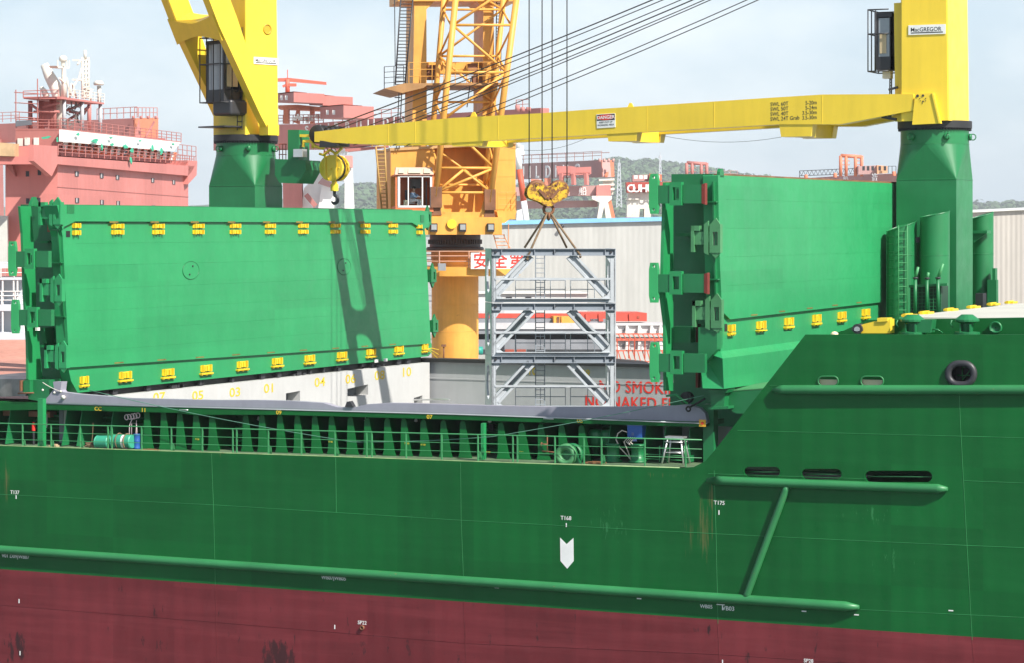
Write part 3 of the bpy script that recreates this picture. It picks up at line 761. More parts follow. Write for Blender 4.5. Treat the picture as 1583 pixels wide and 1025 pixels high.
# ================================================================ folding hatch covers standing open
def sheet(name, pts, x, thick, mat, parent, bevel=0.025):
    P = [at_x(a, b, x) for a, b in pts]
    return MB().prism(P, (-thick, 0, 0)).build(name, M[mat], parent, bevel)
def cleat(parent, px, py, x, kind, s=1.0):
    """yellow cleat: base plate with two lugs, a keeper and a dark slot; 'low' ones have a bar with studs under them"""
    p = at_x(px, py, x); k = (p - CAM).dot(FW) / FPX
    k = 0.0228 * s
    m = MB(); w_, h_ = (15.5 * k, 3.3 * k) if kind == 'top' else ((8.5 * k, 3.3 * k) if kind == 'half' else (15.5 * k, 5.2 * k))
    if kind == 'lowhalf': w_ = 9 * k
    m.box(p + Vector((0, -w_, -h_)), p + Vector((.04, w_, h_)))
    for sy in (-1, 1):
        m.box(p + Vector((.04, sy * w_ * .8 - .03, -h_ * 1.15)), p + Vector((.14, sy * w_ * .8 + .03, h_ * 1.15)))
    m.box(p + Vector((.04, -w_ * .45, -h_ * .9)), p + Vector((.11, -w_ * .12, h_ * .75))); m.box(p + Vector((.04, w_ * .12, -h_ * .9)), p + Vector((.11, w_ * .45, h_ * .75)))
    o = m.build('cleat', M['cleat_yellow'], parent)
    if kind in ('low', 'lowhalf'):
        m = MB(); z = -h_ - 3.8 * k
        m.box(p + Vector((0, -w_ * 1.22, z - .03)), p + Vector((.13, w_ * 1.22, z + .03)))
        for i in (-1, 0, 1): m.box(p + Vector((.02, i * w_ - .045, z - .07)), p + Vector((.1, i * w_ + .045, z - .03)))
        m.build('cleat_bar', M['cleat_yellow'], o)
def bracket(parent, p, s=1.0, arm=0.9, mat='pale_green', tip=None):
    """lifting socket on the panel's near edge: frame with a slot, ears above and below, an arm towards the twin panel"""
    bx = [(-.16, -.40), (.16, -.40), (.16, .40), (-.16, .40)]
    m = MB(); f = lambda u, v: p + Vector((u * s, 0, v * s))
    plate(m, bx, [[(-.07, -.19), (.08, -.19), (.08, .19), (-.07, .19)]], f, (0, .22, 0))
    m.prism([p + Vector((-.15 * s, .02, .40 * s)), p + Vector((.15 * s, .02, .40 * s)), p + Vector((.02 * s, .02, .58 * s))], (0, .07, 0))
    m.prism([p + Vector((-.15 * s, .02, -.40 * s)), p + Vector((.15 * s, .02, -.40 * s)), p + Vector((.02 * s, .02, -.56 * s))], (0, .07, 0))
    b = m.build('socket_bracket', M[mat], parent)
    MB().box(p + Vector((-.02, .06, -.2 * s)), p + Vector((.04, .14, .2 * s))).build('socket_bar', M['green'], b)
    m = MB(); m.box(p + Vector((-.26 * s - arm, .04, -.19)), p + Vector((-.16 * s, .2, .21)))
    m.box(p + Vector((-.26 * s - arm - .10, -.02, -.42)), p + Vector((-.26 * s - arm, .22, .40)))
    m.prism([p + Vector((-.26 * s - arm - .1, -.02, .40)), p + Vector((-.26 * s - arm + .18, -.02, .40)), p + Vector((-.26 * s - arm + .18, -.02, .24)), p + Vector((-.26 * s - arm - .1, -.02, .24))], (0, .2, 0))
    m.lathe(p + Vector((-.27 * s, .02, 0)), Y, [(0, 0), (.13 * s, 0), (.13 * s, .1), (0, .1)], 8, False); m.prism([p + Vector((-.33 * s, .0, -.40 * s)), p + Vector((-.20 * s, .0, -.46 * s)), p + Vector((-.20 * s, .0, .50 * s)), p + Vector((-.33 * s, .0, .40 * s))], (0, .09, 0))
    m.build('bracket_arm', M[mat], b)
    if tip: MB().box(p + Vector((-.26 * s - arm - .16, .0, -.36)), p + Vector((-.26 * s - arm - .1, .2, .36))).build('arm_tip', M[tip], b)
def ear_bracket(parent, p, mat='bright_green', red=False, reach=.9, sc=1.0):
    """outer socket of the twin panel: oblong ear with two eyes, a stub, a frame and an arm along the panel side"""
    m = MB(); v = [( -.14 * sc, .40 * sc), (-.10 * sc, .62 * sc), (.10 * sc, .62 * sc), (.14 * sc, .40 * sc), (.14 * sc, -.40 * sc), (.10 * sc, -.62 * sc), (-.10 * sc, -.62 * sc), (-.14 * sc, -.40 * sc)]
    hole = lambda cz: [(.055 * math.cos(t * .7854), cz + .055 * math.sin(t * .7854)) for t in range(8)]
    plate(m, v[::-1], [hole(.50 * sc), hole(-.50 * sc)], lambda u, z: p + Vector((u * .9 - .1, -.16 + u * .35, z)), (.05, .06, 0))
    b = m.build('ear_bracket', M[mat], parent)
    m = MB(); m.box(p + Vector((-.05, -.1, -.30)), p + Vector((.42, .12, .26))); m.build('ear_stub', M['green'], b)
    m = MB(); plate(m, [(-.2, -.36), (.2, -.36), (.2, .36), (-.2, .36)], [[(-.09, -.2), (.12, -.2), (.12, .2), (-.09, .2)]], lambda u, z: p + Vector((.62 + u, -.12, z)), (0, .2, 0)); m.build('ear_frame', M[mat], b)
    m = MB(); m.box(p + Vector((.84, -.04, -.30)), p + Vector((.84 + reach, .16, .28))); m.box(p + Vector((.62, -.02, -.14)), p + Vector((.84, .05, .14))); m.build('ear_arm', M['green'], b)
    if red: MB().prism([p + Vector((.84 + reach, -.05, -.30)), p + Vector((.95 + reach, -.05, -.34)), p + Vector((.95 + reach, -.05, .32)), p + Vector((.84 + reach, -.05, .28))], (0, .2, 0)).build('primer_tip', M['primer_shaded'], b)

# ---- aft pair, front leaf (faces the hold)
xf = -53.3
c0 = at_x(122, 607, xf)
cov = thing('hatch_cover', 'upright green hatch cover with two manholes and a crane shadow on its face', 'hatch cover', (xf - .4, 90, Zr(-5.9)), 'folding hatch covers standing open')
main = sheet('cover_panel', [(92, 343), (97, 365), (107, 569), (666, 532), (658, 364), (655, 342)], xf, 0.5, 'cover_green', cov)
band = sheet('upper_band', [(88, 316), (97, 355), (99, 350), (116, 341.5), (637, 343.5), (655, 354), (664, 349), (662, 326), (650, 324.5)], xf + .10, 0.6, 'cover_green', cov)
band2 = sheet('lower_band', [(105, 567.5), (110, 590), (120, 608), (662, 551.5), (668, 545), (667, 531)], xf - .10, 0.4, 'cover_green', cov)
M['groove'] = paint('groove_stain', (0.20, 0.15, 0.03), .6, .3, 2, 0, rust=.4)
mb = MB()
for px in (180, 243, 305, 362, 416, 467, 517, 563, 606):
    p = at_x(px - 4, 342.5, xf + .104); mb.box(p + Vector((0, -.28, -.035)), p + Vector((.004, .28, .03)))
for px, py in ((192, 562.5), (258, 558), (317, 554), (373, 550), (427, 546.5), (477, 543), (527, 540), (572, 537), (615, 534)):
    p = at_x(px - 8, py, xf + .002); mb.box(p + Vector((0, -.3, .0)), p + Vector((.004, .3, .045)))
mb.build('groove_stain', M['groove'], main)
for px in (180, 243, 305, 362, 416, 467, 517, 563, 606):
    for dy in (-5.2, 5.2): cleat(cov, px, 353.5 + dy * .9 - (px - 180) * .002, xf, 'top')
for px, py in ((116, 348), (116, 359), (646, 349.5), (646.5, 358.5)): cleat(cov, px, py, xf, 'half')
for px, py in ((192, 580.5), (258, 576), (317, 570), (373, 564), (427, 559), (477, 554.5), (527, 549.5), (572, 545), (615, 540.5)): cleat(cov, px, py, xf - .1, 'low')
for px, py in ((128, 588), (655, 537)): cleat(cov, px, py, xf - .1, 'lowhalf')
for px, py in ((295, 417), (532, 411.5)):
    p = at_x(px, py, xf + .003)
    m = MB(); m.tube([p + Vector((0, .58 * math.cos(t * .1745), .345 * math.sin(t * .1745))) for t in range(37)], .022, 6, caps=False); h = m.build('manhole_cover', M['green'], cov)
    m = MB(); m.prism([p + Vector((-.02, .56 * math.cos(t * .1745), .33 * math.sin(t * .1745))) for t in range(36)], X * .03); m.build('manhole_lid', M['cover_green'], h)
    m = MB()
    for dz in (-.16, .16): m.cyl(p + Vector((0, dz * .7, dz)), p + Vector((.04, dz * .7, dz)), .035, 10)
    m.build('lid_lug', M['dark'], h)
mb = MB()
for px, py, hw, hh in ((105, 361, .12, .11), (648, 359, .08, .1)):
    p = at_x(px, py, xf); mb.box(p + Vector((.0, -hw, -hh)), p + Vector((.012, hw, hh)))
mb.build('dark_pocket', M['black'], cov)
mb = MB()
for z in (-.55, -1.35, -2.2, -3.0, -3.75, -4.5): mb.tube([Vector((xf + .002, 76.0, Zr(z))), Vector((xf + .002, 103.6, Zr(z + .02)))], .0035, 4)
mb.build('plate_seam', M['cover_green'], main)
# side plating ribs and the lugs on the near edge
mb = MB()
e0, e1 = at_x(97, 350, xf), at_x(112, 570, xf)
for t in (.02, .25, .45, .63, .82): 
    p = e0.lerp(e1, t); mb.box(p + Vector((-.48, -.22, -.02)), p + Vector((-.02, .05, .02)))
mb.prism([e0 + Vector((-.1, -.16, 0)), e0 + Vector((-.1, .3, 0)), e1 + Vector((-.1, .3, 0)), e1 + Vector((-.1, -.16, 0))], (-.05, 0, 0))
mb.build('edge_rib', M['green'], cov)
for px, py in ((97, 329), (99, 447.5), (106, 552)): bracket(cov, at_x(px, py, xf + .02) + Vector((-.02, -.34, 0)), arm=.42, mat='cover_green')
for px, py, s in ((663, 336.5, .62), (670.5, 425.5, .62), (673.5, 504, .62)):
    p = at_x(px, py, xf); m = MB()
    plate(m, [(-.34, -.30), (.18, -.30), (.18, .30), (-.34, .30)], [[(-.1, -.17), (.06, -.17), (.06, .17), (-.1, .17)]], lambda u, v, p=p: p + Vector((.05, u, v)), (-.22, 0, 0))
    m.prism([p + Vector((0, -.28, .3)), p + Vector((0, .12, .3)), p + Vector((0, -.08, .58))], (-.08, 0, 0)); m.prism([p + Vector((0, -.28, -.3)), p + Vector((0, .12, -.3)), p + Vector((0, -.08, -.56))], (-.08, 0, 0))
    m.build('far_bracket', M['green'], cov)
mb = MB(); p = at_x(653, 337, xf + .1); mb.box(p + Vector((0, -.2, -.16)), p + Vector((.03, .12, .16))); p2 = at_x(109, 320.5, xf + .1); mb.box(p2 + Vector((0, -.22, -.2)), p2 + Vector((.012, .22, .12))); mb.build('notch_plate', M['green'], cov)
mb = MB(); p = at_x(656, 541, xf); q = at_x(675, 545, xf)
for a in range(3): mb.tube([p + Vector((.05, 0, .02 * a)), p.lerp(q, .5) + Vector((.05, 0, .12 - .1 * a)), q + Vector((.05, .1, -.22 * a + .1))], .016, 5)
mb.build('loose_hose', M['cleat_yellow'], cov)
# ---- aft pair, rear leaf
xr = -54.62
rear = thing('hatch_cover', 'folded twin panel behind the green cover with two manholes, only its edge showing', 'hatch cover', (xr - .4, 89, Zr(-5.9)), 'folding hatch covers standing open')
mb = MB(); a = at_x(60, 318, xr); b = at_x(70, 590, xr)
mb.prism([Vector((xf - .68, 75.8, Zr(.86))), Vector((xf - .68, 76.4, Zr(-5.85))), Vector((xf - .68, 103.5, Zr(-5.85))), Vector((xf - .68, 103.5, Zr(.86)))], (-1.6, 0, 0)); mb.build('cover_panel', M['green'], rear)
sheet('edge_flange', [(31, 318), (48, 318), (54, 400), (56, 470), (60, 520), (66, 590), (44, 588), (43, 530), (38, 450), (35, 360)], xr + .06, .10, 'bright_green', rear)
for px, py in ((25, 399), (29.5, 489)): ear_bracket(rear, at_x(px, py, xr - .1) + Vector((.1, -.1, 0)), red=False, reach=.55)
mb = MB(); p = at_x(52, 311, xr); mb.prism([p + Vector((0, -.2, -.15)), p + Vector((0, .45, -.2)), p + Vector((0, .22, .08)), p + Vector((0, .16, .17)), p + Vector((0, .02, .17)), p + Vector((0, -.06, .08))], (-.1, 0, 0)); mb.build('lifting_eye', M['green'], rear)
mb = MB()
for z in (-.5, -2.0, -3.2, -4.3): MB().box((xr, 75.4 - .05 * z, Zr(z) - .04), (xr + .5, 76.4, Zr(z) + .04)).build('inner_rib', M['green'], rear)
mb = MB(); mb.prism([Vector((xr, 75.6, Zr(-3.6))), Vector((xr, 76.5, Zr(-3.6))), Vector((xr, 76.3, Zr(-4.5))), Vector((xr, 75.8, Zr(-4.2)))], (.2, 0, 0))
mb.build('hinge_lug', M['green'], rear)
p = at_x(77, 345, xr + .3); MB().box(p + Vector((0, -.15, -.3)), p + Vector((.25, .15, .35))).build('primer_patch', M['primer'], rear)
p = at_x(57, 502, xr + .2); MB().box(p + Vector((0, -.1, -.2)), p + Vector((.1, .05, .1))).build('limit_switch', M['white'], rear)

# ---- forward pair, front leaf
xg = -27.88
gov = thing('hatch_cover', 'upright green hatch cover without manholes, one row of yellow cleats near its foot', 'hatch cover', (xg - .4, 90, Zr(-5.1)), 'folding hatch covers standing open')
main = sheet('cover_panel', [(1110, 270), (1112, 380), (1116, 480), (1129, 493), (1480, 453), (1494, 288)], xg, .5, 'cover_green', gov)
sheet('cleat_band', [(1114, 478), (1114, 544), (1494, 494), (1494, 450), (1330, 470), (1129, 492)], xg - .10, .4, 'cover_green', gov)
m = MB(); A = [at_x(a, b, xg - .1) for a, b in ((1114, 544), (1494, 494))]; B = [at_x(a, b, xg + .16) for a, b in ((1117, 555), (1494, 505))]
C = [at_x(a, b, xg + .16) for a, b in ((1119, 602), (1494, 551))]
m.add([A[0], A[1], B[1], B[0], C[1], C[0]] + [q + Vector((-.7, 0, 0)) for q in (A[0], A[1], C[1], C[0])], [(0, 3, 2, 1), (3, 5, 4, 2), (0, 6, 9, 5, 3), (1, 2, 4, 8, 7), (6, 7, 8, 9), (5, 9, 8, 4), (0, 1, 7, 6)])
m.build('foot_plate', M['cover_green'], gov)
mb = MB()
for px, py in ((1174, 487), (1217, 481.5), (1260, 476.5), (1299, 472), (1336, 467.8)):
    p = at_x(px - 8, py, xg + .002); mb.box(p + Vector((0, -.3, -.0)), p + Vector((.004, .3, .04)))
mb.build('groove_stain', M['groove'], main)
for px, py in ((1174, 501.5), (1217, 496), (1260, 491), (1299, 486.5), (1336, 482)): cleat(gov, px, py, xg - .1, 'low', .93)
cleat(gov, 1128, 507, xg - .1, 'lowhalf', .93)
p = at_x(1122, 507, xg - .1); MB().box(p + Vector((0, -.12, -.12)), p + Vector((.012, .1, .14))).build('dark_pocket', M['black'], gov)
mb = MB()
for z in (.9, .0, -.9, -1.8): mb.tube([Vector((xg + .002, 74.6, Zr(z))), Vector((xg + .002, 103, Zr(z + .02)))], .003, 4)
mb.build('plate_seam', M['cover_green'], main)
mb = MB(); mb.beam(at_x(1110, 269.6, xg - .2), at_x(1494, 287.4, xg - .2), .3, .07); mb.build('rubber_edge', M['rust'], gov)
mb = MB(); e0, e1 = at_x(1111, 280, xg), at_x(1117, 540, xg)
for t in (.12, .32, .58, .78): 
    p = e0.lerp(e1, t); mb.box(p + Vector((-.48, -.22, -.02)), p + Vector((-.02, .05, .02)))
mb.prism([e0 + Vector((-.1, -.2, 0)), e0 + Vector((-.1, .3, 0)), e1 + Vector((-.1, .3, 0)), e1 + Vector((-.1, -.2, 0))], (-.05, 0, 0))
mb.build('edge_rib', M['green'], gov)
for px, py in ((1112, 368), (1114, 484)): bracket(gov, at_x(px, py, xg + .02) + Vector((-.02, -.34, 0)), arm=.40, s=1.1)
mb = MB(); p = at_x(1116, 271, xg); mb.prism([p + Vector((0, -.18, -.05)), p + Vector((0, .18, -.05)), p + Vector((0, .18, .12)), p + Vector((0, .08, .22)), p + Vector((0, -.08, .22)), p + Vector((0, -.18, .12))], (-.1, 0, 0)); mb.build('lifting_eye', M['green'], gov)
mb = MB(); p = at_x(1102, 272, xg - .3); mb.box(p + Vector((-.35, -.2, -.9)), p + Vector((.1, .25, .0))); mb.build('edge_box', M['green'], gov)
mb = MB(); p = at_x(1085, 535, xg - .5); mb.prism([p + Vector((-.12, 0, .6)), p + Vector((.5, 0, .6)), p + Vector((.5, 0, -.1)), p + Vector((.1, 0, -.55)), p + Vector((-.12, 0, -.4))], (0, .3, 0)); mb.build('hinge_lug', M['green'], gov)
# ---- forward pair, rear leaf
xh = -29.55
hov = thing('hatch_cover', 'folded twin panel, only its edge with three eared brackets showing beside the single-row green cover', 'hatch cover', (xh - .4, 89, Zr(-5.1)), 'folding hatch covers standing open')
mb = MB(); mb.prism([Vector((xg - .70, 75.3, Zr(1.72))), Vector((xg - .70, 75.5, Zr(-5.05))), Vector((xg - .70, 103.5, Zr(-5.05))), Vector((xg - .70, 103.5, Zr(1.72)))], (-1.4, 0, 0)); mb.build('cover_panel', M['green'], hov)
sheet('edge_flange', [(1029, 281), (1041, 281), (1041, 605), (1030, 605), (1029, 500), (1024, 460), (1026, 380)], xh + .06, .10, 'bright_green', hov)
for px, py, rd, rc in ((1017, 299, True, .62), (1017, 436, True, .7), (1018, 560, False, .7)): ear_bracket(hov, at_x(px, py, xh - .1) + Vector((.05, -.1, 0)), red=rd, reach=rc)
mb = MB()
for z in (1.0, -.2, -1.9): MB().box((xh, 74.5, Zr(z) - .05), (xh + .8, 75.35, Zr(z) + .05)).build('inner_rib', M['green'], hov)
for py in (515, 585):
    p = at_x(1078, py, xh + .6); MB().box(p + Vector((0, -.15, -.3)), p + Vector((.08, .1, .3))).build('primer_patch', M['primer_shaded'], hov)
p = at_x(1055, 516, xh + .3); MB().box(p + Vector((-.25, -.2, -.28)), p + Vector((.35, .2, .25))).build('side_box', M['green'], hov)
# ================================================================ the two deck cranes
def pedestal(parent, c, a=2.30, zb=-7.2, zs=1.82, zc=3.15, zr=3.68, r=1.28):
    m = MB(); h = a / 2
    cs = [Vector((c.x - h, c.y - h, 0)), Vector((c.x + h, c.y - h, 0)), Vector((c.x + h, c.y + h, 0)), Vector((c.x - h, c.y + h, 0))]
    for i in range(4):
        p, q = cs[i], cs[(i + 1) % 4]
        m.add([p + UP * Zr(zb), q + UP * Zr(zb), q + UP * Zr(zs), p + UP * Zr(zs)], [(0, 1, 2, 3)])
        am = -math.pi / 2 + i * math.pi / 2
        apex = Vector((c.x + r * math.cos(am), c.y + r * math.sin(am), Zr(zc)))
        m.add([p + UP * Zr(zs), q + UP * Zr(zs), apex], [(0, 1, 2)])
        n = 10
        arc = [Vector((c.x + r * math.cos(am + math.pi / 2 * k / n), c.y + r * math.sin(am + math.pi / 2 * k / n), Zr(zc))) for k in range(n + 1)]
        o = len(m.v)
        m.add([q + UP * Zr(zs)] * n + arc, [(k, n + k + 1, n + k) for k in range(n)], True)
    m.f = [f if not (len(f) == 3 and False) else f for f in m.f]
    m.cyl((c.x, c.y, Zr(zc)), (c.x, c.y, Zr(zr)), r, 40)
    ped = m.build('pedestal', M['green'], parent)
    m = MB(); m.torus((c.x, c.y, Zr(zs)), UP, 0.001, 0.001, 4, 4)
    m = MB()
    for i in range(4):
        p, q = cs[i] + UP * Zr(zs), cs[(i + 1) % 4] + UP * Zr(zs); m.tube([p, q], .016, 5)
    m.tube([Vector((c.x + (r + .003) * math.cos(t * .2618), c.y + (r + .003) * math.sin(t * .2618), Zr(zc))) for t in range(25)], .014, 5)
    m.build('weld_seam', M['green'], ped)
    m = MB()
    for ang in (-2.0, -0.95, 0.1):
        q = Vector((c.x + r * math.cos(ang), c.y + r * math.sin(ang), Zr(zc + .27))); d = Vector((math.cos(ang), math.sin(ang), 0))
        m.lathe(q, d, [(0.05, 0), (.13, .02), (.13, .1), (.06, .12), (0, .12)], 12); m.torus(q + d * .16, d.cross(UP), .11, .022, 12, 5)
    m.build('lashing_eye', M['green'], ped)
    m = MB(); m.cyl((c.x, c.y, Zr(zr)), (c.x, c.y, Zr(zr + .07)), 1.30, 40); m.cyl((c.x, c.y, Zr(zr + .07)), (c.x, c.y, Zr(zr + .34)), 1.39, 48)
    for k in range(72):
        t = 2 * math.pi * k / 72; q = Vector((c.x + 1.345 * math.cos(t), c.y + 1.345 * math.sin(t), Zr(zr + .03))); m.box(q - Vector((.02, .02, .05)), q + Vector((.02, .02, .05)))
    m.build('slewing_ring', M['black'], parent)
    return ped
def housing(parent, c, u, v, hu, hv, z0=4.0, z1=14.0, tap=.62, side=0.0):
    m = MB(); r = []
    for z, f in ((z0, 1.0), (z1, tap)):
        p = c + UP * Zr(z)
        # the face away from the jib leans in towards the top
        r.append([p + u * hu - v * hv, p + u * hu + v * hv, p - u * (hu - (1 - f) * .55) + v * hv, p - u * (hu - (1 - f) * .55) - v * hv])
    if u.cross(v).z < 0: r = [q[::-1] for q in r]
    m.loft(r)
    return m.build('housing', M['yellow'], parent, bevel=.05)
def maker_plate(parent, name, p, xd, wdt, h):
    nd = xd.cross(UP).normalized()
    m = MB(); m.obox(p, xd, UP, nd, wdt / 2, h / 2, .012); b = m.build('maker_plate', M['white_mark'], parent)
    o = p - xd * wdt * .44 - UP * h * .17 + nd * .013
    text_part('maker_lettering', 'MacGREGOR', plain_black, b, o, xd, UP, h * .42, depth=.004, bold=.006, stretch=wdt * .88 / (h * .42 / .69 * 6.0))
    MB().obox(p - UP * h * .30 + nd * .014, xd, UP, nd, wdt * .43, .018, .003).build('underline', plain_black, b)
plain_black = plain('letter_black', (.015, .015, .02), .6)
def cab_unit(parent, p, u, v, w_=1.15, d_=1.05, h_=2.55, cage_u=.35):
    """operator's cab: dark body, panes, a beige door and a guard cage round its front"""
    m = MB()
    def B(a0, a1, b0, b1, z0, z1, mm=None): (mm or m).obox(p + u * ((a0 + a1) / 2) + v * ((b0 + b1) / 2) + UP * ((z0 + z1) / 2), u, v, UP, (a1 - a0) / 2, (b1 - b0) / 2, (z1 - z0) / 2)
    hw = w_ / 2
    B(0, d_, -hw, hw, -h_ / 2, -h_ / 2 + .5); B(0, d_ + .05, -hw - .04, hw + .04, h_ / 2 - .16, h_ / 2)
    for a in (.05, d_ - .05):
        for b in (-hw + .05, hw - .05): B(a - .05, a + .05, b - .05, b + .05, -h_ / 2 + .5, h_ / 2 - .16)
    B(0, .06, -hw, hw, -h_ / 2, h_ / 2)
    cab = m.build('cab', M['dark'], parent)
    m = MB(); B(d_ - .04, d_ - .01, -hw + .1, hw - .1, -h_ / 2 + .5, h_ / 2 - .16, m); B(.1, d_ - .1, hw - .03, hw, .25, h_ / 2 - .2, m); B(.1, d_ - .1, -hw, -hw + .03, -h_ / 2 + .5, h_ / 2 - .2, m); m.build('cab_window', M['glass'], cab)
    m = MB()
    for s in (-1, 1): B(.22, d_ - .15, s * hw - .03, s * hw + .03, -h_ / 2 + .62, .28, m)
    m.build('cab_door', plain('door_beige', (.55, .43, .26), .6), cab)
    m = MB(); B(d_ * .3, d_ * .6, -.2, .2, -h_ / 2 + .55, -.2, m); B(d_ * .25, d_ * .33, -.2, .2, -.2, .5, m); m.build('cab_seat', plain('seat_grey', (.35, .35, .36), .7), cab)
    m = MB(); e = d_ + cage_u; g = hw + .12
    T, Bm = h_ / 2 + .12, -h_ / 2 - .05
    for z in (T, .28, Bm): m.tube([p + v * -g + UP * z + u * .1, p + v * -g + u * e + UP * z, p + v * g + u * e + UP * z, p + v * g + UP * z + u * .1], .028, 6)
    for b in (-g, -g / 3, g / 3, g): m.tube([p + v * b + u * e + UP * Bm, p + v * b + u * e + UP * T], .024, 6)
    for b in (-g, g): m.tube([p + v * b + u * .6 + UP * Bm, p + v * b + u * .6 + UP * T], .02, 6)
    m.build('guard_cage', M['dark'], cab)
    m = MB(); B(d_ * .3, d_ * .8, -.15, .2, -h_ / 2 - .3, -h_ / 2 - .02, m); m.build('floodlight', M['white'], cab)
    return cab

# ---- right crane, jib lowered along the ship
ca = Vector((at_y(1445, 300, 93.5).x, 93.5, 0))
rc = thing('deck_crane', 'yellow deck crane whose long jib lies level across the hold', 'deck crane', (ca.x, ca.y, Zr(-7.2)), 'deck cranes of the ship')
pedestal(rc, ca)
hs = housing(rc, ca + X * .02, -X, Y, .93, 1.42, tap=.75)
yfr = ca.y - 1.42
m = MB()
A = [at_y(a, b, yfr) for a, b in ((1379, 8), (1397, 2), (1397, 186), (1381, 187))]
m.prism([A[0] + Y * .25, at_y(1382, 4, yfr + .25), A[1] + Y * .25, A[2] + Y * .25, A[3] + Y * .25], (0, 2.3, 0)); m.build('jib_side_casing', M['yellow'], rc, bevel=.06)
maker_plate(rc, 'plate', at_y(1433, 45, yfr - .02), (X + UP * .0).normalized(), 1.42, .36)
cab_unit(rc, Vector((ca.x - 1.35, ca.y - .5, Zr((352 - 62) / FPX * 95.3))), -X, Y, 1.1, .62, 2.15, .28)
m = MB(); q0 = at_y(1376.5, 108, ca.y - .6); q1 = at_y(1375.5, 146, ca.y - .6)
for dx in (0, .22): m.tube([q0 + Y * dx + UP * 1.7, q1 + Y * dx], .025, 6)
for k in range(9): m.tube([q0.lerp(q1, k / 8), q0.lerp(q1, k / 8) + Y * .22], .02, 5)
m.build('access_ladder', M['dark'], rc)
m = MB(); m.beam(at_y(1364, 180, yfr + .2), at_y(1386, 184, yfr + .2), .2, .10); m.beam(at_y(1375, 172, yfr + .2), at_y(1376, 184, yfr + .2), .1, .1); MB().beam(at_y(1374, 138, yfr + .2), at_y(1388, 134, yfr + .2), .1, .08).build('step_bar', M['dark'], rc); m.build('limit_switch_arm', M['dark'], rc)
# jib: two box legs joined by three cross ties
h0 = Vector((ca.x, yfr - .14, 0)); t0 = Vector((-52.7, yfr + 1.35, 0))
jn = (t0 - h0).normalized(); jnorm = Vector((-jn.y, jn.x, 0)); jnorm = jnorm if jnorm.y > 0 else -jnorm
def J(px, py, off=0.0): return at_plane(px, py, h0, jnorm) + jnorm * off
leg_px = [(486, 203), (560, 194.5), (700, 181.5), (840, 174), (900, 169.3), (1060, 159), (1180, 151), (1271, 145.3), (1412, 144.5), (1412, 170), (1299, 191.5), (1204, 191.5), (900, 208.8), (840, 212), (700, 220), (560, 222), (486, 218.5)]
ties = [(699, 744, 224.5), (940, 982, 217), (1207, 1253, 210)]
jib = MB().prism([J(a, b) for a, b in leg_px], jnorm * .5).build('jib', M['yellow'], rc, bevel=.035)
far = MB(); far.prism([J(a, b, 2.2) for a, b in leg_px], jnorm * .5); far.build('jib_leg', M['yellow'], jib, bevel=.035)
def leg_low(px):
    L = leg_px[9:]
    for (a, b), (c, d) in zip(L[:-1], L[1:]):
        if c <= px <= a: return d + (b - d) * (px - c) / (a - c)
    return 205
for (a, b, low) in ties:
    pa, pb = J(a, low), J(b, low); d = (pb - pa); d.z = 0; L = d.length; d.normalize(); mid = (pa + pb) / 2
    zt = J((a + b) / 2, leg_low((a + b) / 2) - 12).z; zl = min(pa.z, pb.z)
    pl = []
    for i in range(13):
        t = i / 12; e = abs(2 * t - 1); hw = .30 + (L / 2 - .30) * e ** 2.5
        pl.append((t, hw))
    out = [mid + jnorm * (.48 + 1.74 * t) + d * hw for t, hw in pl] + [mid + jnorm * (.48 + 1.74 * t) - d * hw for t, hw in reversed(pl)]
    MB().prism([Vector((q.x, q.y, zl)) for q in out], (0, 0, zt - zl)).build('cross_tie', M['yellow'], jib, bevel=.03)
    # the deep boxes under each leg where the tie lands
    for o_ in (0.03, 2.23):
        m = MB(); P = [Vector((q.x, q.y, zz)) for q, zz in ((J(a, low, o_), zl), (J(b, low, o_), zl), (J(b + 5, low, o_), zt), (J(a - 5, low, o_), zt))]
        m.prism(P, jnorm * .44); m.build('tie_box', M['yellow'], jib)
m = MB(); P = [at_y(a, b, yfr - .16) for a, b in ((1418, 144), (1440, 143), (1443, 150), (1452, 190), (1410, 192), (1412, 170), (1414, 150))]
MB().prism([p + Y * 3.0 for p in P], (0, .16, 0)).build('heel_bracket', M['yellow'], rc)
m.prism(P, (0, .16, 0)); m.prism([at_y(a, b, yfr - .2) for a, b in ((1440, 143), (1443, 144), (1454, 190), (1451, 190))], (0, .2, 0)); m.build('heel_bracket', M['yellow'], rc)
m = MB()
for px, py, r in ((1418.5, 147.5, .055), (1427, 147, .045), (1422, 151.5, .018), (1431, 151.5, .018), (1427, 156, .03), (1423, 155, .016), (1431, 155, .016), (1426, 159, .014)):
    q = at_y(px, py, yfr - .16); m.cyl(q + Y * .02, q - Y * .02, r, 12)
m.build('heel_pin', M['dark'], rc)
for r_, (a, b) in enumerate((('SWL 60T', '5-20m'), ('SWL 50T', '5-24m'), ('SWL 40T', '3.5-30m'), ('SWL 24T Grab', '3.5-30m'))):
    y0 = 163.5 + 7.6 * r_
    xd = (J(1250, 150) - J(1200, 153)).normalized()
    text_part('load_lettering', a, M['dark'], jib, J(1191, y0) - jnorm * .002, xd, (UP - xd * UP.dot(xd)).normalized(), .145, depth=.004, stretch=.92)
    text_part('load_lettering', b, M['dark'], jib, J(1263, y0 - 3.3) - jnorm * .002, xd, (UP - xd * UP.dot(xd)).normalized(), .145, depth=.004, align='RIGHT', stretch=.86)
xd = (J(952, 178) - J(922, 180)).normalized(); ud = (UP - xd * UP.dot(xd)).normalized()
k = (J(937, 186) - CAM).dot(FW) / FPX
m = MB(); m.obox(J(937, 186) - jnorm * .012, xd, ud, jnorm, 16 * k, 10.8 * k, .01); sg = m.build('danger_sign', M['white_mark'], jib)
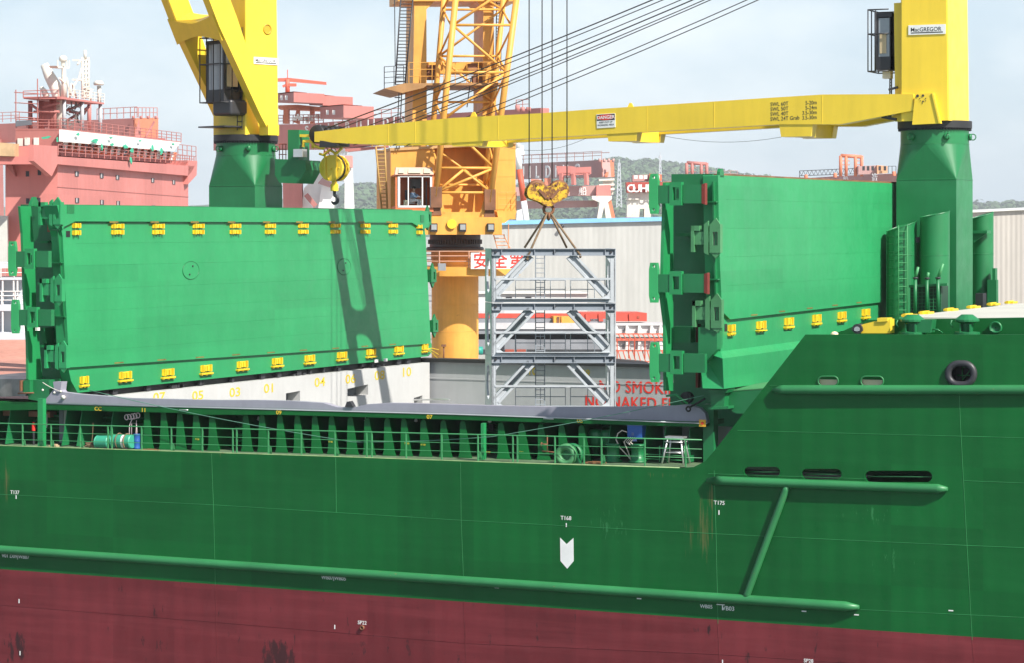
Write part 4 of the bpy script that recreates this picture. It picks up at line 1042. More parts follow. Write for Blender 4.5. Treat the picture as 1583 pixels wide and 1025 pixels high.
m = MB(); m.obox(J(937, 180.5) - jnorm * .026, xd, ud, jnorm, 15.4 * k, 4.6 * k, .003); m.build('sign_header', plain_black, sg)
m = MB(); m.prism([J(937, 180.6) - jnorm * .032 + xd * (14.6 * k * math.cos(t * .3142)) + ud * (4.3 * k * math.sin(t * .3142)) for t in range(20)], jnorm * .004); m.build('sign_oval', M['red_mark'], sg)
text_part('sign_lettering', 'DANGER', M['white_mark'], sg, J(937, 183) - jnorm * .034, xd, ud, 5.2 * k, align='CENTER', depth=.003, bold=.02)
for i, t in enumerate(('KEEP OUT OF', 'WORKING AREA')):
    text_part('sign_lettering', t, M['dark'], sg, J(937, 189.4 + 4.2 * i) - jnorm * .024, xd, ud, 2.6 * k, align='CENTER', depth=.003)
for a, b in ((971, 164), (728, 178)):
    m = MB(); m.prism([J(a - 5, b + 1.5, .2), J(a + 5, b + .9, .2), J(a + 1.5, b - 6, .2), J(a - 1.5, b - 6, .2)], jnorm * .06); m.build('pad_eye', M['yellow'], jib)
for i in range(2):
    m = MB()
    P0, P1 = J(1230 - i * 340, 202 + i * 10, .9), J(1010 - i * 250, 208 + i * 16, .9)
    m.tube([P0.lerp(P1, t / 12) - UP * (.32 * 4 * (t / 12) * (1 - t / 12)) for t in range(13)], .008, 5); m.build('slack_cable', M['dark'], jib)
# jib head: sheaves, guard pipes, hook block
hp = J(480, 205, 1.35)
m = MB()
for px, y0, y1 in ((600, 191.5, 221), (642, 187, 220.5), (770, 178.5, 214.5), (1000, 163.5, 203.5), (1104, 157, 197), (1271, 146, 191)): m.tube([J(px, y0, -.002), J(px, y1, -.002)], .008, 4)
m.build('weld_seam', M['yellow'], jib)
m = MB()
for i in range(5): 
    c_ = J(480, 206, .45 + i * .42); m.lathe(c_, jnorm, [(0, 0), (.36, 0), (.40, .05), (.34, .11), (.40, .17), (.36, .22), (0, .22)], 22)
m.build('sheave', M['black'], jib)
m = MB()
m.beam(J(441, 208, .7), J(476, 208.5, .7), .14, .12); m.beam(J(441, 208, 2.0), J(476, 208.5, 2.0), .14, .12); m.beam(J(441, 208, .6), J(441, 208, 2.1), .12, .14)
m.tube([J(457, 226, .6), J(457.5, 217, .6), J(468, 217, .6), J(476, 225, .6), J(487, 228, .6), J(494, 222, .6)], .07, 8)
m.tube([J(467.5, 228, .8), J(467.5, 217, .8)], .06, 6); m.tube([J(474, 236, 1.0), J(480, 238, 1.0), J(490, 230, 1.0), J(500, 236, 1.0), J(508, 228, 1.0), J(511, 221, 1.0)], .06, 6)
m.build('jib_head_guard', M['yellow'], jib)
m = MB(); 
m.beam(J(500, 222, .4), J(523, 223.5, .4), 1.4, .28, w1=1.0, h1=.1); m.build('rope_drum', M['black'], jib)
# parallel luffing and hoisting ropes up to the crane head
ropes = MB()
for i, yy in enumerate((56, 62, 73, 80, 87, 90.5, 114, 121)):
    sl = .406; xs_ = 480 if i < 3 else 500
    ys = yy + sl * (840 - xs_)
    if ys > 222: xs_ = 840 - (222 - yy) / sl; ys = 222
    ye = yy - sl * (1405 - 840)
    a = J(xs_, ys, .55 + .2 * i); dd = ray(1405, ye); b = CAM + dd * ((ca.y - .6 + .18 * i) / dd.y)
    n = 8; ropes.tube([a.lerp(b, t / n) - UP * (.25 * 4 * (t / n) * (1 - t / n)) for t in range(n + 1)], .020 if i not in (0, 3) else .026, 6)
ropes.build('luffing_rope', M['grease'], rc)
hk = thing('hook_block', 'yellow round hook block hanging under the tip of the lowered jib', 'hook block', J(487, 300, 1.35))
m = MB(); c_ = J(487.5, 258, 1.2)
def oval(rx, rz, dz=0, n=28): return [c_ + jn * (rx * math.cos(2 * math.pi * t / n)) + UP * (rz * math.sin(2 * math.pi * t / n) + dz) for t in range(n)]
m.prism(oval(.58, .56), jnorm * .10); m.prism([q + jnorm * .5 for q in oval(.58, .56)], jnorm * .10); m.prism([q + jnorm * .14 for q in oval(.52, .50)], jnorm * .32)
for s in (-1, 1): m.obox(c_ + jn * (.27 * s) + UP * .1 - jnorm * .03, jn, UP, jnorm, .05, .58, .03)
m.obox(c_ - jnorm * .03 - UP * .05, jn, UP, jnorm, .04, .04, .04)
for a_ in (-.42, .42): m.obox(c_ - jnorm * .01 + jn * a_, jn, UP, jnorm, .03, .03, .03)
for s in (-1, 1): m.beam(c_ + jn * (.3 * s) - UP * .2 - jnorm * .02, c_ + jn * (.12 * s) - UP * .5 - jnorm * .02, .05, .08)
m.build('block_body', M['yellow'], hk, bevel=.015)
m = MB(); m.torus(c_ + jnorm * .3, jnorm, .52, .05, 28, 8); m.build('sheave', M['black'], hk)
m = MB(); m.cyl(c_ - UP * .52 + jnorm * .3, c_ - UP * .72 + jnorm * .3, .12, 14); m.cyl(c_ - UP * .68 + jnorm * .3, c_ - UP * .98 + jnorm * .3, .17, 16); m.build('swivel', M['yellow'], hk)
m = MB(); b_ = c_ - UP * .98 + jnorm * .3
m.tube([b_, b_ - UP * .16] + [b_ - UP * .36 + jn * (.17 * math.cos(t)) + UP * (.17 * math.sin(t)) for t in [1.6 + .35 * i for i in range(13)]], [.07, .07] + [.075] * 10 + [.06, .045, .03], 10); m.build('hook', M['dark'], hk)
m = MB()
for a_ in (-.36, -.14, .14, .36): m.tube([c_ + jn * a_ + UP * .3 + jnorm * .3, J(480, 210, .6 + .5) + jn * a_ * .6], .02, 5)
m.build('hoist_rope', M['grease'], hk)

# ---- left crane, jib raised
cl = Vector((at_y(380, 300, 94.6).x, 94.6, 0))
lc = thing('deck_crane', 'yellow deck crane with its twin-legged jib raised, a black cab between the legs', 'deck crane', (cl.x, cl.y, Zr(-7.2)), 'deck cranes of the ship')
pedestal(lc, cl)
al = math.radians(45)
u = (-RT * math.cos(al) - FW * math.sin(al)).normalized(); v = (RT * math.sin(al) - FW * math.cos(al)).normalized()
housing(lc, cl, u, v, .92, 1.12, tap=.7)
maker_plate(lc, 'plate', cl + v * 1.145 + u * -.18 + UP * Zr((352 - 95) / FPX * 110), (-u), 1.36, .30)
m = MB(); q = cl + v * 1.12 - u * .28 + UP * Zr(7.98 + .6); m.lathe(q, v, [(.24, 0), (.24, .03), (.18, .035), (.17, .0)], 20); m.lathe(q - v * .0, v, [(0, .006), (.18, .006)], 20); m.build('inspection_port', plain('port_amber', (.55, .33, .02), .5), lc)
ep = math.radians(63.5)
d = (u * math.cos(ep) + UP * math.sin(ep)).normalized(); pn = d.cross(v).normalized()
if pn.dot(u) < 0: pn = -pn          # outward face of the jib
jb = None
for s in (1, -1):
    f = cl + u * .08 + v * (1.38 * s + .30) + UP * Zr(4.1)
    prof = [(0, -.10, .12), (.9, -.2, .26), (5.2, -.42, .62), (13, -.42, .62)]
    P = [f + d * a + pn * lo for a, lo, hi in prof] + [f + d * a + pn * hi for a, lo, hi in reversed(prof)]
    o_ = MB().prism([q - v * .21 for q in P], v * .42).build('jib' if s == 1 else 'jib_leg', M['yellow'], lc if s == 1 else jb, bevel=.03)
    if s == 1: jb = o_
f = cl + u * .08 + v * .22 + UP * Zr(4.1)
pl = []
for i in range(15):
    t = -1 + 2 * i / 14; pl.append((t * 1.55, .30 + .30 * abs(t) ** 1.5))
s0 = 5.15
out = [f + d * (s0 + hw) + v * a for a, hw in pl] + [f + d * (s0 - hw) + v * a for a, hw in reversed(pl)]
MB().prism([q + pn * .66 for q in out], pn * -.95).build('cross_tie', M['yellow'], jb, bevel=.03)
for s in (1, -1):
    m = MB(); q = cl + u * .08 + v * (1.38 * s + .30) + UP * Zr(3.98); m.obox(q + UP * .22, u, v, UP, .30, .30, .22); m.build('heel_bracket', M['yellow'], lc)
cab_unit(lc, cl + u * .95 + UP * Zr((352 - 110) / FPX * 109) + v * .30, u, v, 1.15, .95, 2.6, .3)
MB().obox(cl + u * 1.25 + v * .5 + UP * Zr(5.15), u, v, UP, .5, .62, .33).build('cab_support', M['dark'], lc, bevel=.1)
m = MB(); q = cl + u * 1.0 + v * .82
for dz in range(16): m.tube([q + v * -.16 + UP * Zr(4.3 + .27 * dz), q + v * .16 + UP * Zr(4.3 + .27 * dz)], .018, 5)
for s in (-.16, .16): m.tube([q + v * s + UP * Zr(4.2), q + v * s + UP * Zr(8.6)], .02, 5)
m.build('access_ladder', M['dark'], lc)
m = MB(); m.obox(cl + u * 1.35 + UP * Zr(4.35), u, v, UP, .55, .9, .03); m.obox(cl + u * 1.0 + v * .9 + UP * Zr(5.2), u, v, UP, .3, .2, .02); m.obox(cl + u * 1.0 + v * .9 + UP * Zr(5.85), u, v, UP, .3, .2, .02); m.build('step_platform', M['dark'], lc)
# green jib rest on the side of the left pedestal
yj = cl.y - .6
jr = MB(); jr.prism([at_y(a, b, yj) for a, b in ((425, 245), (455, 246), (472, 247), (473, 262), (461, 283), (432, 282), (425, 270))], (0, 1.3, 0)); jr.prism([at_y(a, b, yj + .1) for a, b in ((445, 200), (462, 200), (462, 248), (445, 248))], (0, .9, 0))
jr = jr.build('jib_rest', M['green'], lc)
m = MB(); q = at_y(464, 236, yj - .1); m.obox(q, X, Y, UP, .22, .2, .17); m.build('rest_pad', M['silver'], jr)
m = MB()
for px in (432, 437, 442): m.tube([at_y(px, 222, yj + .6), at_y(px, 248, yj + .6)], .02, 5)
for py in (222, 230, 238): m.tube([at_y(431, py, yj + .6), at_y(443, py, yj + .6)], .02, 5)
m.build('rest_rail', M['primer'], jr)

# ---- upright green tanks round the right pedestal
def tank(px0, px1, py_top_l, py_top_r, y, label, ladder=False):
    a, b = at_y(px0, 400, y), at_y(px1, 400, y); c = (a + b) / 2; c.z = 0; r = (b - a).length / 2 * .97
    zl, zr_ = at_y(px0, py_top_l, y).z, at_y(px1, py_top_r, y).z
    t = thing('ventilation_trunk', label, 'ventilator', (c.x, c.y, Zr(-6.2)), 'green trunks round the right pedestal')
    n = 40; m = MB(); B_, T_ = [], []
    for k in range(n):
        q = 2 * math.pi * k / n; x_, y_ = r * math.cos(q), r * math.sin(q)
        s = (x_ * .904 + y_ * .427) / r
        B_.append(Vector((c.x + x_, c.y + y_, Zr(-6.2)))); T_.append(Vector((c.x + x_, c.y + y_, zl + (zr_ - zl) * (s + 1) / 2)))
    m.add(B_ + T_, [(k, (k + 1) % n, n + (k + 1) % n, n + k) for k in range(n)], True); m.add(T_, [tuple(range(n))])
    m.build('trunk_shell', M['green'], t)
    m = MB(); m.tube(T_ + [T_[0]], .02, 5, caps=False); m.build('rim', M['green'], t); MB().torus((c.x, c.y, Zr(-1.0)), UP, r, .012, 32, 5).build('weld_ring', M['green'], t)
    return t, c, r
t1, c1, r1 = tank(1371, 1417, 357, 341, 91.3, 'shorter green trunk with a ladder on its side', True)
t2, c2, r2 = tank(1422.5, 1468, 336, 325.5, 91.45, 'tall green trunk between the trunk with the ladder and the crane pedestal')
t3, c3, r3 = tank(1501, 1536, 338, 327, 97.5, 'green trunk half hidden behind the crane pedestal, in front of the beige wall')
m = MB(); dirv = Vector((.35, -.94, 0)).normalized(); q = c1 + dirv * (r1 + .10); sd = Vector((.94, .35, 0))
zt = at_y(1400, 352, 91).z
for s in (-.16, .16): m.tube([q + sd * s + UP * Zr(-4.5), q + sd * s + UP * zt, q + sd * s * 1.0 + UP * (zt + .1) - dirv * .1], .022, 6)
for i in range(15): m.tube([q - sd * .16 + UP * (zt - .12 - .29 * i), q + sd * .16 + UP * (zt - .12 - .29 * i)], .016, 5)
m.build('ladder', M['rail_green'], t1)
m = MB(); q = c1 + Vector((-.75, -.65, 0)).normalized() * (r1 + .05); m.tube([q + UP * Zr(-4.5), q + UP * (zt - .1)], .02, 5)
for i in range(15): m.tube([q + UP * (zt - .3 - .29 * i), c1 + Vector((-.2, -.97, 0)) * (r1 + .05) + UP * (zt - .3 - .29 * i)], .012, 4)
m.build('ladder_hoop', M['green'], t1)
# braces to the pedestal
m = MB(); m.beam(c2 + X * r2 * .8 + UP * Zr(-.0) + Y * 0, Vector((ca.x, ca.y - 1.1, Zr(0.0))), .12, .2); m.build('brace', M['green'], t2)
m = MB(); m.beam(c1 + X * r1 * .9 + UP * at_y(1418, 370, 91).z, c2 - X * r2 * .9 + UP * at_y(1418, 370, 91).z, .12, .2); m.build('brace', M['dark'], t1)
q = at_y(1521, 358, 96.6); m = MB(); m.box(q + Vector((-.6, -.1, -.05)), q + Vector((.15, .5, .06))); m.prism([q + Vector((-.5, 0, -.05)), q + Vector((.1, 0, -.05)), q + Vector((-.4, 0, -.4))], (0, .1, 0)); m.build('brace', M['green'], t3)
q = at_y(1534, 424, 96.9); m = MB(); m.box(q + Vector((.0, 0, -.2)), q + Vector((.12, .3, .25))); m.box(q + Vector((-.2, 0, -1.3)), q + Vector((.16, .3, -.2))); m.build('side_box', M['green'], t3)
q = at_y(1514, 462, 92); MB().box(q + Vector((-.15, 0, -.8)), q + Vector((.13, .5, .22))).build('floodlight_box', M['black'], t3)
pv = thing('pipe_vent', 'three bent green vent pipes in front of a dark grating box', 'vent pipes', at_y(1434, 490, 86.5))
for px, pt, bx in ((1415, 429, 4.5), (1433, 429.5, 2.5), (1450, 429, 8)):
    a = at_y(px, 488, 86.6); b = at_y(px, pt, 86.6); c_ = at_y(px + bx, pt - (9 if bx < 3 else 17 if bx < 6 else 22), 86.6)
    m = MB(); m.tube([a, b], .062, 10); m.build('vent_pipe', M['green'], pv); MB().tube([b, c_], .06, 10, r1=.045).build('bent_tip', M['rail_green'], pv); MB().torus(b, UP, .075, .03, 14, 6).build('pipe_collar', M['dark'], pv)
m = MB(); m.prism([at_y(a, b, 86.9) for a, b in ((1407, 442), (1455, 440), (1455, 500), (1407, 500))], (0, .9, 0)); m.build('grating_box', plain('grating_dark', (.012, .05, .025), .6), pv)
m = MB()
for i in range(9): m.tube([at_y(1407, 447 + i * 5.5, 86.87), at_y(1455, 445 + i * 5.5, 86.87)], .012, 4)
for i in range(9): m.tube([at_y(1408 + i * 5.8, 444, 86.87), at_y(1408 + i * 5.8, 496, 86.87)], .012, 4)
m.prism([at_y(a, b, 86.7) for a, b in ((1405, 440), (1464, 437), (1464, 441), (1405, 444))], (0, .3, 0)); m.build('grating', M['green'], pv)
# ================================================================ steel frames on the slings
YAW = math.radians(10)
AA = (RT * math.cos(YAW) + FW * math.sin(YAW)).normalized()
NN = (FW * math.cos(YAW) - RT * math.sin(YAW)).normalized()
def plane_fn(p0):
    return lambda px, py, t=0.0: at_plane(px, py, p0 + NN * t, NN)
MP = plane_fn(at_d(850, 500, 99))
M['beam_grey'] = paint('beam_grey', (0.24, 0.27, 0.31), 0.45, 0.12, 0.9, 0.1)
M['frame_light'] = paint('frame_light', (0.44, 0.47, 0.50), 0.42, 0.14, 0.9, 0.06)
DEP = 1.55
def tier(y0, label):
    P = lambda px, dy, t=0.0: MP(px, y0 + dy, t)
    base = P(850, 83)
    root = thing('cargo_module', label, 'steel frame', base, 'stacked steel frames on the slings')
    m = MB(); m.prism([P(760, 0), P(951, 0), P(951, 11), P(760, 11)], NN * .1); m.prism([P(760, 0), P(951, 0), P(951, 1), P(760, 1)], NN * -.1); m.prism([P(760, 10), P(951, 10), P(951, 11), P(760, 11)], NN * -.09)
    for px in (775, 826, 857, 887, 935, 950.4): m.prism([P(px - .5, .5), P(px + .5, .5), P(px + .5, 10.5), P(px - .5, 10.5)], NN * -.08)
    m.build('top_beam', M['beam_grey'], root)
    m = MB()
    for px in (766, 857, 944): 
        q = P(px, 5.5); m.cyl(q, q - NN * .05, .05, 10)
    m.build('bolt', M['dark'], root)
    m = MB(); m.prism([P(760, 0, DEP), P(951, 0, DEP), P(951, 11, DEP), P(760, 11, DEP)], NN * -.1); m.build('rear_beam', M['beam_grey'], root)
    # front and rear uprights, flared by gussets at both ends
    for t in (0.0, DEP - .12):
        nm = 'upright'
        m = MB(); m.prism([P(760, 11, t), P(775, 11, t), P(767, 22, t), P(766.5, 64, t), P(771, 72, t), P(778, 77, t), P(778, 83.5, t), P(760, 83.5, t)], NN * .1); m.prism([P(766, 12, t), P(766.9, 12, t), P(766.9, 80, t), P(766, 80, t)], NN * .3); m.build(nm, M['frame_light'], root)
        m = MB(); m.prism([P(951, 11, t), P(936, 11, t), P(943, 22, t), P(943, 64, t), P(939, 72, t), P(930, 77, t), P(930, 83.5, t), P(951, 83.5, t)], NN * .1); m.prism([P(943, 12, t), P(943.9, 12, t), P(943.9, 80, t), P(943, 80, t)], NN * .3); m.build(nm, M['frame_light'], root)
        m = MB(); m.prism([P(778, 77.5, t), P(930, 77.5, t), P(930, 83, t), P(778, 83, t)], NN * .12); m.prism([P(767, 77, t), P(943, 77, t), P(943, 78, t), P(767, 78, t)], NN * -.12 if t == 0 else NN * .12); m.build('bottom_beam', M['frame_light'], root)
        m = MB(); m.beam(P(765, 46.8, t), P(944, 46.8, t), .06, .075); m.build('mid_rail', M['frame_light'], root)
        for (x0, x1, y1_, x2) in ((821, 766, 70, 6.5), (882, 937, 70, 6.5)):
            m = MB(); a, b = P(x0, 11, t), P(x1, y1_, t); dd = (b - a).normalized(); pr = dd.cross(NN).normalized()
            w_ = .135
            for s in (-1, 1): m.prism([a + pr * (s * w_ - .045), a + pr * (s * w_ + .045), b + pr * (s * w_ + .045), b + pr * (s * w_ - .045)], NN * .22)
            m.prism([a + pr * w_ + NN * .1, a - pr * w_ + NN * .1, a.lerp(b, .16) - pr * w_ + NN * .1, a.lerp(b, .16) + pr * w_ + NN * .1], NN * .02)
            m.prism([a.lerp(b, .72) + pr * w_ + NN * .1, a.lerp(b, .72) - pr * w_ + NN * .1, b - pr * w_ + NN * .1, b + pr * w_ + NN * .1], NN * .02)
            if t > 0: m.prism([a + pr * w_ + NN * .1, a - pr * w_ + NN * .1, b - pr * w_ + NN * .1, b + pr * w_ + NN * .1], NN * .02)
            m.build('diagonal', M['frame_light'], root)
    # side frames
    for px in (760, 949):
        m = MB(); side = [(0, 0), (DEP, 0), (DEP, 83.5), (0, 83.5)]
        hole = [(.35, 18), (DEP - .35, 18), (DEP - .35, 62), (.35, 62)]
        f0 = P(px, 0); zt, zb = P(px, 0).z, P(px, 83.5).z
        ins = [(.30 + (DEP - .6) * (0.5 + .5 * math.cos(q * .5236)), .5 + .33 * math.sin(q * .5236)) for q in range(12)]
        plate(m, [(0, 0), (DEP, 0), (DEP, 1), (0, 1)], [ins], lambda a_, b_: Vector((f0.x, f0.y, 0)) + NN * a_ + UP * (zb + (zt - zb) * b_), AA * .08)
        m.build('side_plate', M['frame_light'], root)
    m = MB()
    for px in (828, 842): m.tube([P(px, 11, DEP - .4), P(px, 80, DEP - .4)], .022, 5)
    for i in range(9): m.tube([P(828, 15 + 7.5 * i, DEP - .4), P(842, 15 + 7.5 * i, DEP - .4)], .016, 5)
    m.build('ladder', M['beam_grey'], root)
    m = MB()
    for (xa, xb) in ((797, 874), (882, 935)):
        for dy in (49, 63): m.tube([P(xa, dy, DEP - .15), P(xb, dy, DEP - .15)], .018, 5)
        for x_ in (xa, (xa + xb) / 2, (xa * .3 + xb * .7), xb): m.tube([P(x_, 49, DEP - .15), P(x_, 80, DEP - .15)], .016, 5)
    m.build('handrail', M['beam_grey'], root)
    m = MB(); m.prism([P(775, 78), P(935, 78), P(935, 78, DEP), P(775, 78, DEP)], UP * -.04); m.build('walkway', M['frame_light'], root)
    return root
tier(383.5, 'topmost of the three stacked grey steel frames, held by the slings')
tier(468, 'middle of the three stacked grey steel frames, between the top one and the lowest one')
tier(551, 'lowest of the three stacked grey steel frames, in front of the red no smoking lettering')
sb = thing('sheave_block', 'heart-shaped yellow and rust brown sheave block above the steel frames', 'sheave block', MP(848, 330, .7))
M['chipped'] = paint('chipped_yellow', (0.70, 0.42, 0.02), 0.6, 0.1, 2, 0, rust=0.70, rustc=(0.16, 0.06, 0.02))
hp_ = [(815, 300), (816, 291), (821, 284), (829, 281), (838, 283), (842, 287), (848, 287.5), (853, 286), (857, 282), (865, 280), (873, 282), (879, 288), (880, 296), (877, 304), (868, 309), (858, 314), (853, 318), (848, 318), (843, 317), (836, 312), (825, 308), (818, 305)]
m = MB(); m.prism([MP(a, b, .35) for a, b in hp_], NN * .10); m.prism([MP(a, b, .35) + NN * .6 for a, b in hp_], NN * .10); m.build('cheek_plate', M['chipped'], sb, bevel=.02)
m = MB()
for cx in (831, 865):
    q = MP(cx, 293, .48); m.lathe(q, NN, [(0, 0), (.36, 0), (.40, .06), (.33, .16), (.40, .28), (.36, .36), (0, .36)], 22)
m.build('sheave', M['rust'], sb)
m = MB()
for cx, cy in ((830, 285), (861, 284.5), (848, 306)): 
    q = MP(cx, cy, .3); m.cyl(q, q + NN * .1, .05, 10)
for cx, cy, s in ((840, 298, 1), (857, 298, -1)): m.beam(MP(cx - 7 * s, cy - 6, .33), MP(cx + 5 * s, cy + 8, .33), .06, .10)
m.build('axle_pin', M['rust'], sb)
m = MB(); q = MP(848, 323, .6); m.torus(q, NN, .19, .06, 20, 8); m.torus(q - UP * .28, AA, .12, .05, 16, 8); m.build('shackle', M['rust'], sb)
rp = MB()
for px in (818, 838, 853.5, 876.5): rp.tube([MP(px, 292, .7), MP(px, 292, .7) + UP * 18], .022, 6)
tag(rp.build('hoist_rope', M['grease']), 'four thin vertical hoist ropes above the heart-shaped sheave block', 'ropes')
M['sling'] = paint('sling_brown', (0.21, 0.14, 0.08), .8, .3, 3, 0)
sling = thing('wire_sling', 'four-legged brown wire sling from the sheave block to the topmost steel frame', 'sling', MP(848, 383, .6))
for px, py, t in ((811, 382, 1.3), (815, 398, -.06), (876, 382, 1.3), (897, 394, -.06)):
    m = MB(); m.tube([MP(848 + (px - 848) * .05, 328, .6), MP(px, py, t)], .045, 7); 
    if t < 0: m.tube([MP(px, py, t), MP(px, py + 2.5, .0), MP(px, py + 1, .1)], .05, 7)
    m.build('sling_leg', M['sling'], sling)
# ================================================================ orange quay crane
OC = plane_fn(at_d(700, 300, 136))
def slab(mb, pts, t, thick, fn=None):
    fn = fn or OC
    return mb.prism([fn(a, b, t) for a, b in pts], NN * thick)
qc = thing('quay_crane', 'orange quay crane on a round column with a lattice jib and a white-framed cab', 'quay crane', OC(703, 600, 1.3))
cc = OC(703.5, 420, 1.3); ax = Vector((cc.x, cc.y, 0))
def zpy(py): return OC(703, py, 1.3).z
m = MB(); m.cyl(ax + UP * 5.9, ax + UP * zpy(425), 1.27, 48); m.build('column', M['orange'], qc)
m = MB()
for py in (470, 512): m.torus(ax + UP * zpy(py), UP, 1.272, .012, 40, 5)
m.build('column_seam', M['orange'], qc)
m = MB(); m.cyl(ax + UP * zpy(425), ax + UP * zpy(400), 1.27, 40); m.cyl(ax + UP * zpy(424.5), ax + UP * zpy(411), 3.6, 14); m.build('ring_platform', M['orange'], qc)
m = MB(); ring = [ax + Vector((3.5 * math.cos(i * math.pi / 7), 3.5 * math.sin(i * math.pi / 7), 0)) for i in range(15)]
for py in (387, 394, 402): m.tube([q + UP * zpy(py) for q in ring], .03, 5, caps=False)
for q in ring[:-1]: m.tube([q + UP * zpy(412), q + UP * zpy(387)], .035, 5)
m.build('platform_rail', plain('rail_pinkish', (.55, .3, .2), .6), qc)
m = MB(); m.cyl(ax + UP * zpy(386), ax + UP * zpy(362), 1.38, 48)
for k in range(60):
    t = 2 * math.pi * k / 60; q = ax + Vector((1.42 * math.cos(t), 1.42 * math.sin(t), zpy(373))); m.box(q - Vector((.035, .035, .12)), q + Vector((.035, .035, .12)))
m.torus(ax + UP * zpy(384), UP, 1.45, .12, 40, 6); m.build('slewing_bearing', M['dark'], qc)
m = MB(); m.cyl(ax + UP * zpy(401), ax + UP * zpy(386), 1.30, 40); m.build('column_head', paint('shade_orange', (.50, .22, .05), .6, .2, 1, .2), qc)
m = MB(); slab(m, [(640, 335), (776, 335), (776, 362), (640, 362)], -1.6, 5.4); m.build('slewing_frame', M['orange'], qc, bevel=.05)
m = MB(); slab(m, [(684, 327), (744, 327), (746, 336), (683, 336)], -1.5, 3); m.build('jib_foot_beam', M['orange'], qc)
q = OC(698, 345.5, -1.62); m = MB(); m.cyl(q, q - NN * .12, .25, 24); m.build('round_cover', M['yellow'], qc)
for px in (670.5, 715, 758.5):
    q = OC(px, 351, -1.66); m = MB(); m.obox(q, AA, NN, UP, .19, .10, .22); l = m.build('floodlight', M['black'], qc); m = MB(); m.obox(q - NN * .11 + UP * .02, AA, NN, UP, .14, .012, .14); m.build('lens', M['silver'], l)
# machinery house, recessed in the middle where the jib passes
m = MB(); slab(m, [(604, 232), (672, 228), (672, 338), (604, 338)], 0, 6.2); slab(m, [(762, 222), (797, 221), (797, 338), (762, 338)], 0, 6.2); slab(m, [(672, 228), (762, 222), (762, 338), (672, 338)], 1.7, 4.5); slab(m, [(680, 298), (752, 298), (752, 330), (680, 330)], 1.2, .5)
hs_ = m.build('machinery_house', M['orange'], qc)
m = MB(); slab(m, [(603, 228), (672, 224.5), (672, 228.5), (603, 232.5)], -.1, 6.4); slab(m, [(672, 224.5), (798, 218), (798, 222), (672, 228.5)], -.1, 6.4); m.build('house_roof', paint('roof_tan', (.50, .30, .12), .6, .1, 1, .2), hs_)
m = MB()
for py in (246, 272, 300): slab(m, [(770, py), (797.2, py - .4), (797.2, py + .3), (770, py + .7)], -.012, .02)
m.build('panel_seam', M['orange'], hs_)
# cab with its operator
cf_ = -1.6
cb = MB()
slab(cb, [(611.5, 318), (670, 318), (670, 327), (611.5, 327)], cf_, 1.65)
slab(cb, [(611.5, 269), (670, 269), (670, 271.5), (611.5, 271.5)], cf_, 1.65)
for px in (612.5, 669): slab(cb, [(px - 1.2, 271), (px + 1.2, 271), (px + 1.2, 318), (px - 1.2, 318)], cf_, .1)
slab(cb, [(611.5, 269), (670, 269), (670, 325), (611.5, 325)], -.06, .05)
slab(cb, [(668.5, 269), (670, 269), (670, 325), (668.5, 325)], cf_ + .1, 1.4)
cab = cb.build('cab', paint('cab_orange_red', (.62, .17, .06), .5, .08, 1, .1), qc)
m = MB(); r0 = [OC(a, b, cf_ - .12) for a, b in ((610.5, 269.2), (670.5, 269.2))]; r1_ = [OC(a, b, -.1) for a, b in ((612, 258), (668, 258))]
m.prism([r0[0], r0[1], OC(668, 258, cf_ + .75), OC(612, 258, cf_ + .75)], NN * .3); m.build('cab_roof', plain('roof_pinkish', (.62, .42, .33), .6), cab)
m = MB()
for x0, x1 in ((615, 625), (630, 651), (654, 666)): m.prism([OC(x0 + .6, 266.8, cf_ - .02), OC(x1 - .6, 266.8, cf_ - .02), OC(x1 - 1.2, 260, cf_ + .6), OC(x0 + 1, 260, cf_ + .6)], NN * -.10)
m.build('roof_pane', plain('roof_pane_beige', (.60, .55, .42), .3), cab)
m = MB()
for a, b, c_, d_ in ((615, 271, 618.5, 319), (630.5, 271, 632, 319), (652.2, 271, 654, 319), (665, 271, 668, 319), (615, 271, 668, 273), (615, 317, 668, 320)): slab(m, [(a, b), (c_, b), (c_, d_), (a, d_)], cf_ - .03, .07)
m.build('window_frame', M['white'], cab)
m = MB(); sd_ = OC(611.8, 300, cf_)
for k0, k1 in ((.12, .50), (.62, 1.05)):
    for za, zb in ((273, 294), (296, 318)):
        m.prism([OC(611.6, za, cf_ + k0), OC(611.6, za, cf_ + k1), OC(611.6, zb, cf_ + k1), OC(611.6, zb, cf_ + k0)], AA * -.03)
m.build('side_pane', plain('side_pane_blue', (.35, .42, .50), .15), cab)
M['cab_glass'], nt_, b_ = mat_new('cab_glass'); b_.inputs['Base Color'].default_value = (.9, .95, .95, 1); b_.inputs['Roughness'].default_value = .02; b_.inputs['Transmission Weight'].default_value = 1; b_.inputs['IOR'].default_value = 1.02
m = MB(); slab(m, [(617, 272), (666, 272), (666, 318), (617, 318)], cf_ + .02, .008); m.build('window_glass', M['cab_glass'], cab)
m = MB()
m.obox(OC(640, 312, cf_ + .75), AA, NN, UP, .25, .22, .05); m.obox(OC(628, 303, cf_ + .95), AA, NN, UP, .05, .22, .35); m.build('cab_seat', plain('seat_dark', (.05, .05, .06), .7), cab)
m = MB(); m.obox(OC(648, 313, cf_ + .6), AA, NN, UP, .12, .12, .20); m.obox(OC(627, 314, cf_ + .5), AA, NN, UP, .10, .1, .18); m.build('control_desk', plain('desk_cream', (.6, .58, .42), .6), cab)
m = MB(); m.obox(OC(659, 300, cf_ + .9), AA, NN, UP, .03, .03, .7); m.beam(OC(634, 283, cf_ + 1.2), OC(650, 283, cf_ + 1.2), .04, .5); m.build('cab_panel', plain('panel_grey', (.22, .22, .23), .6), cab)
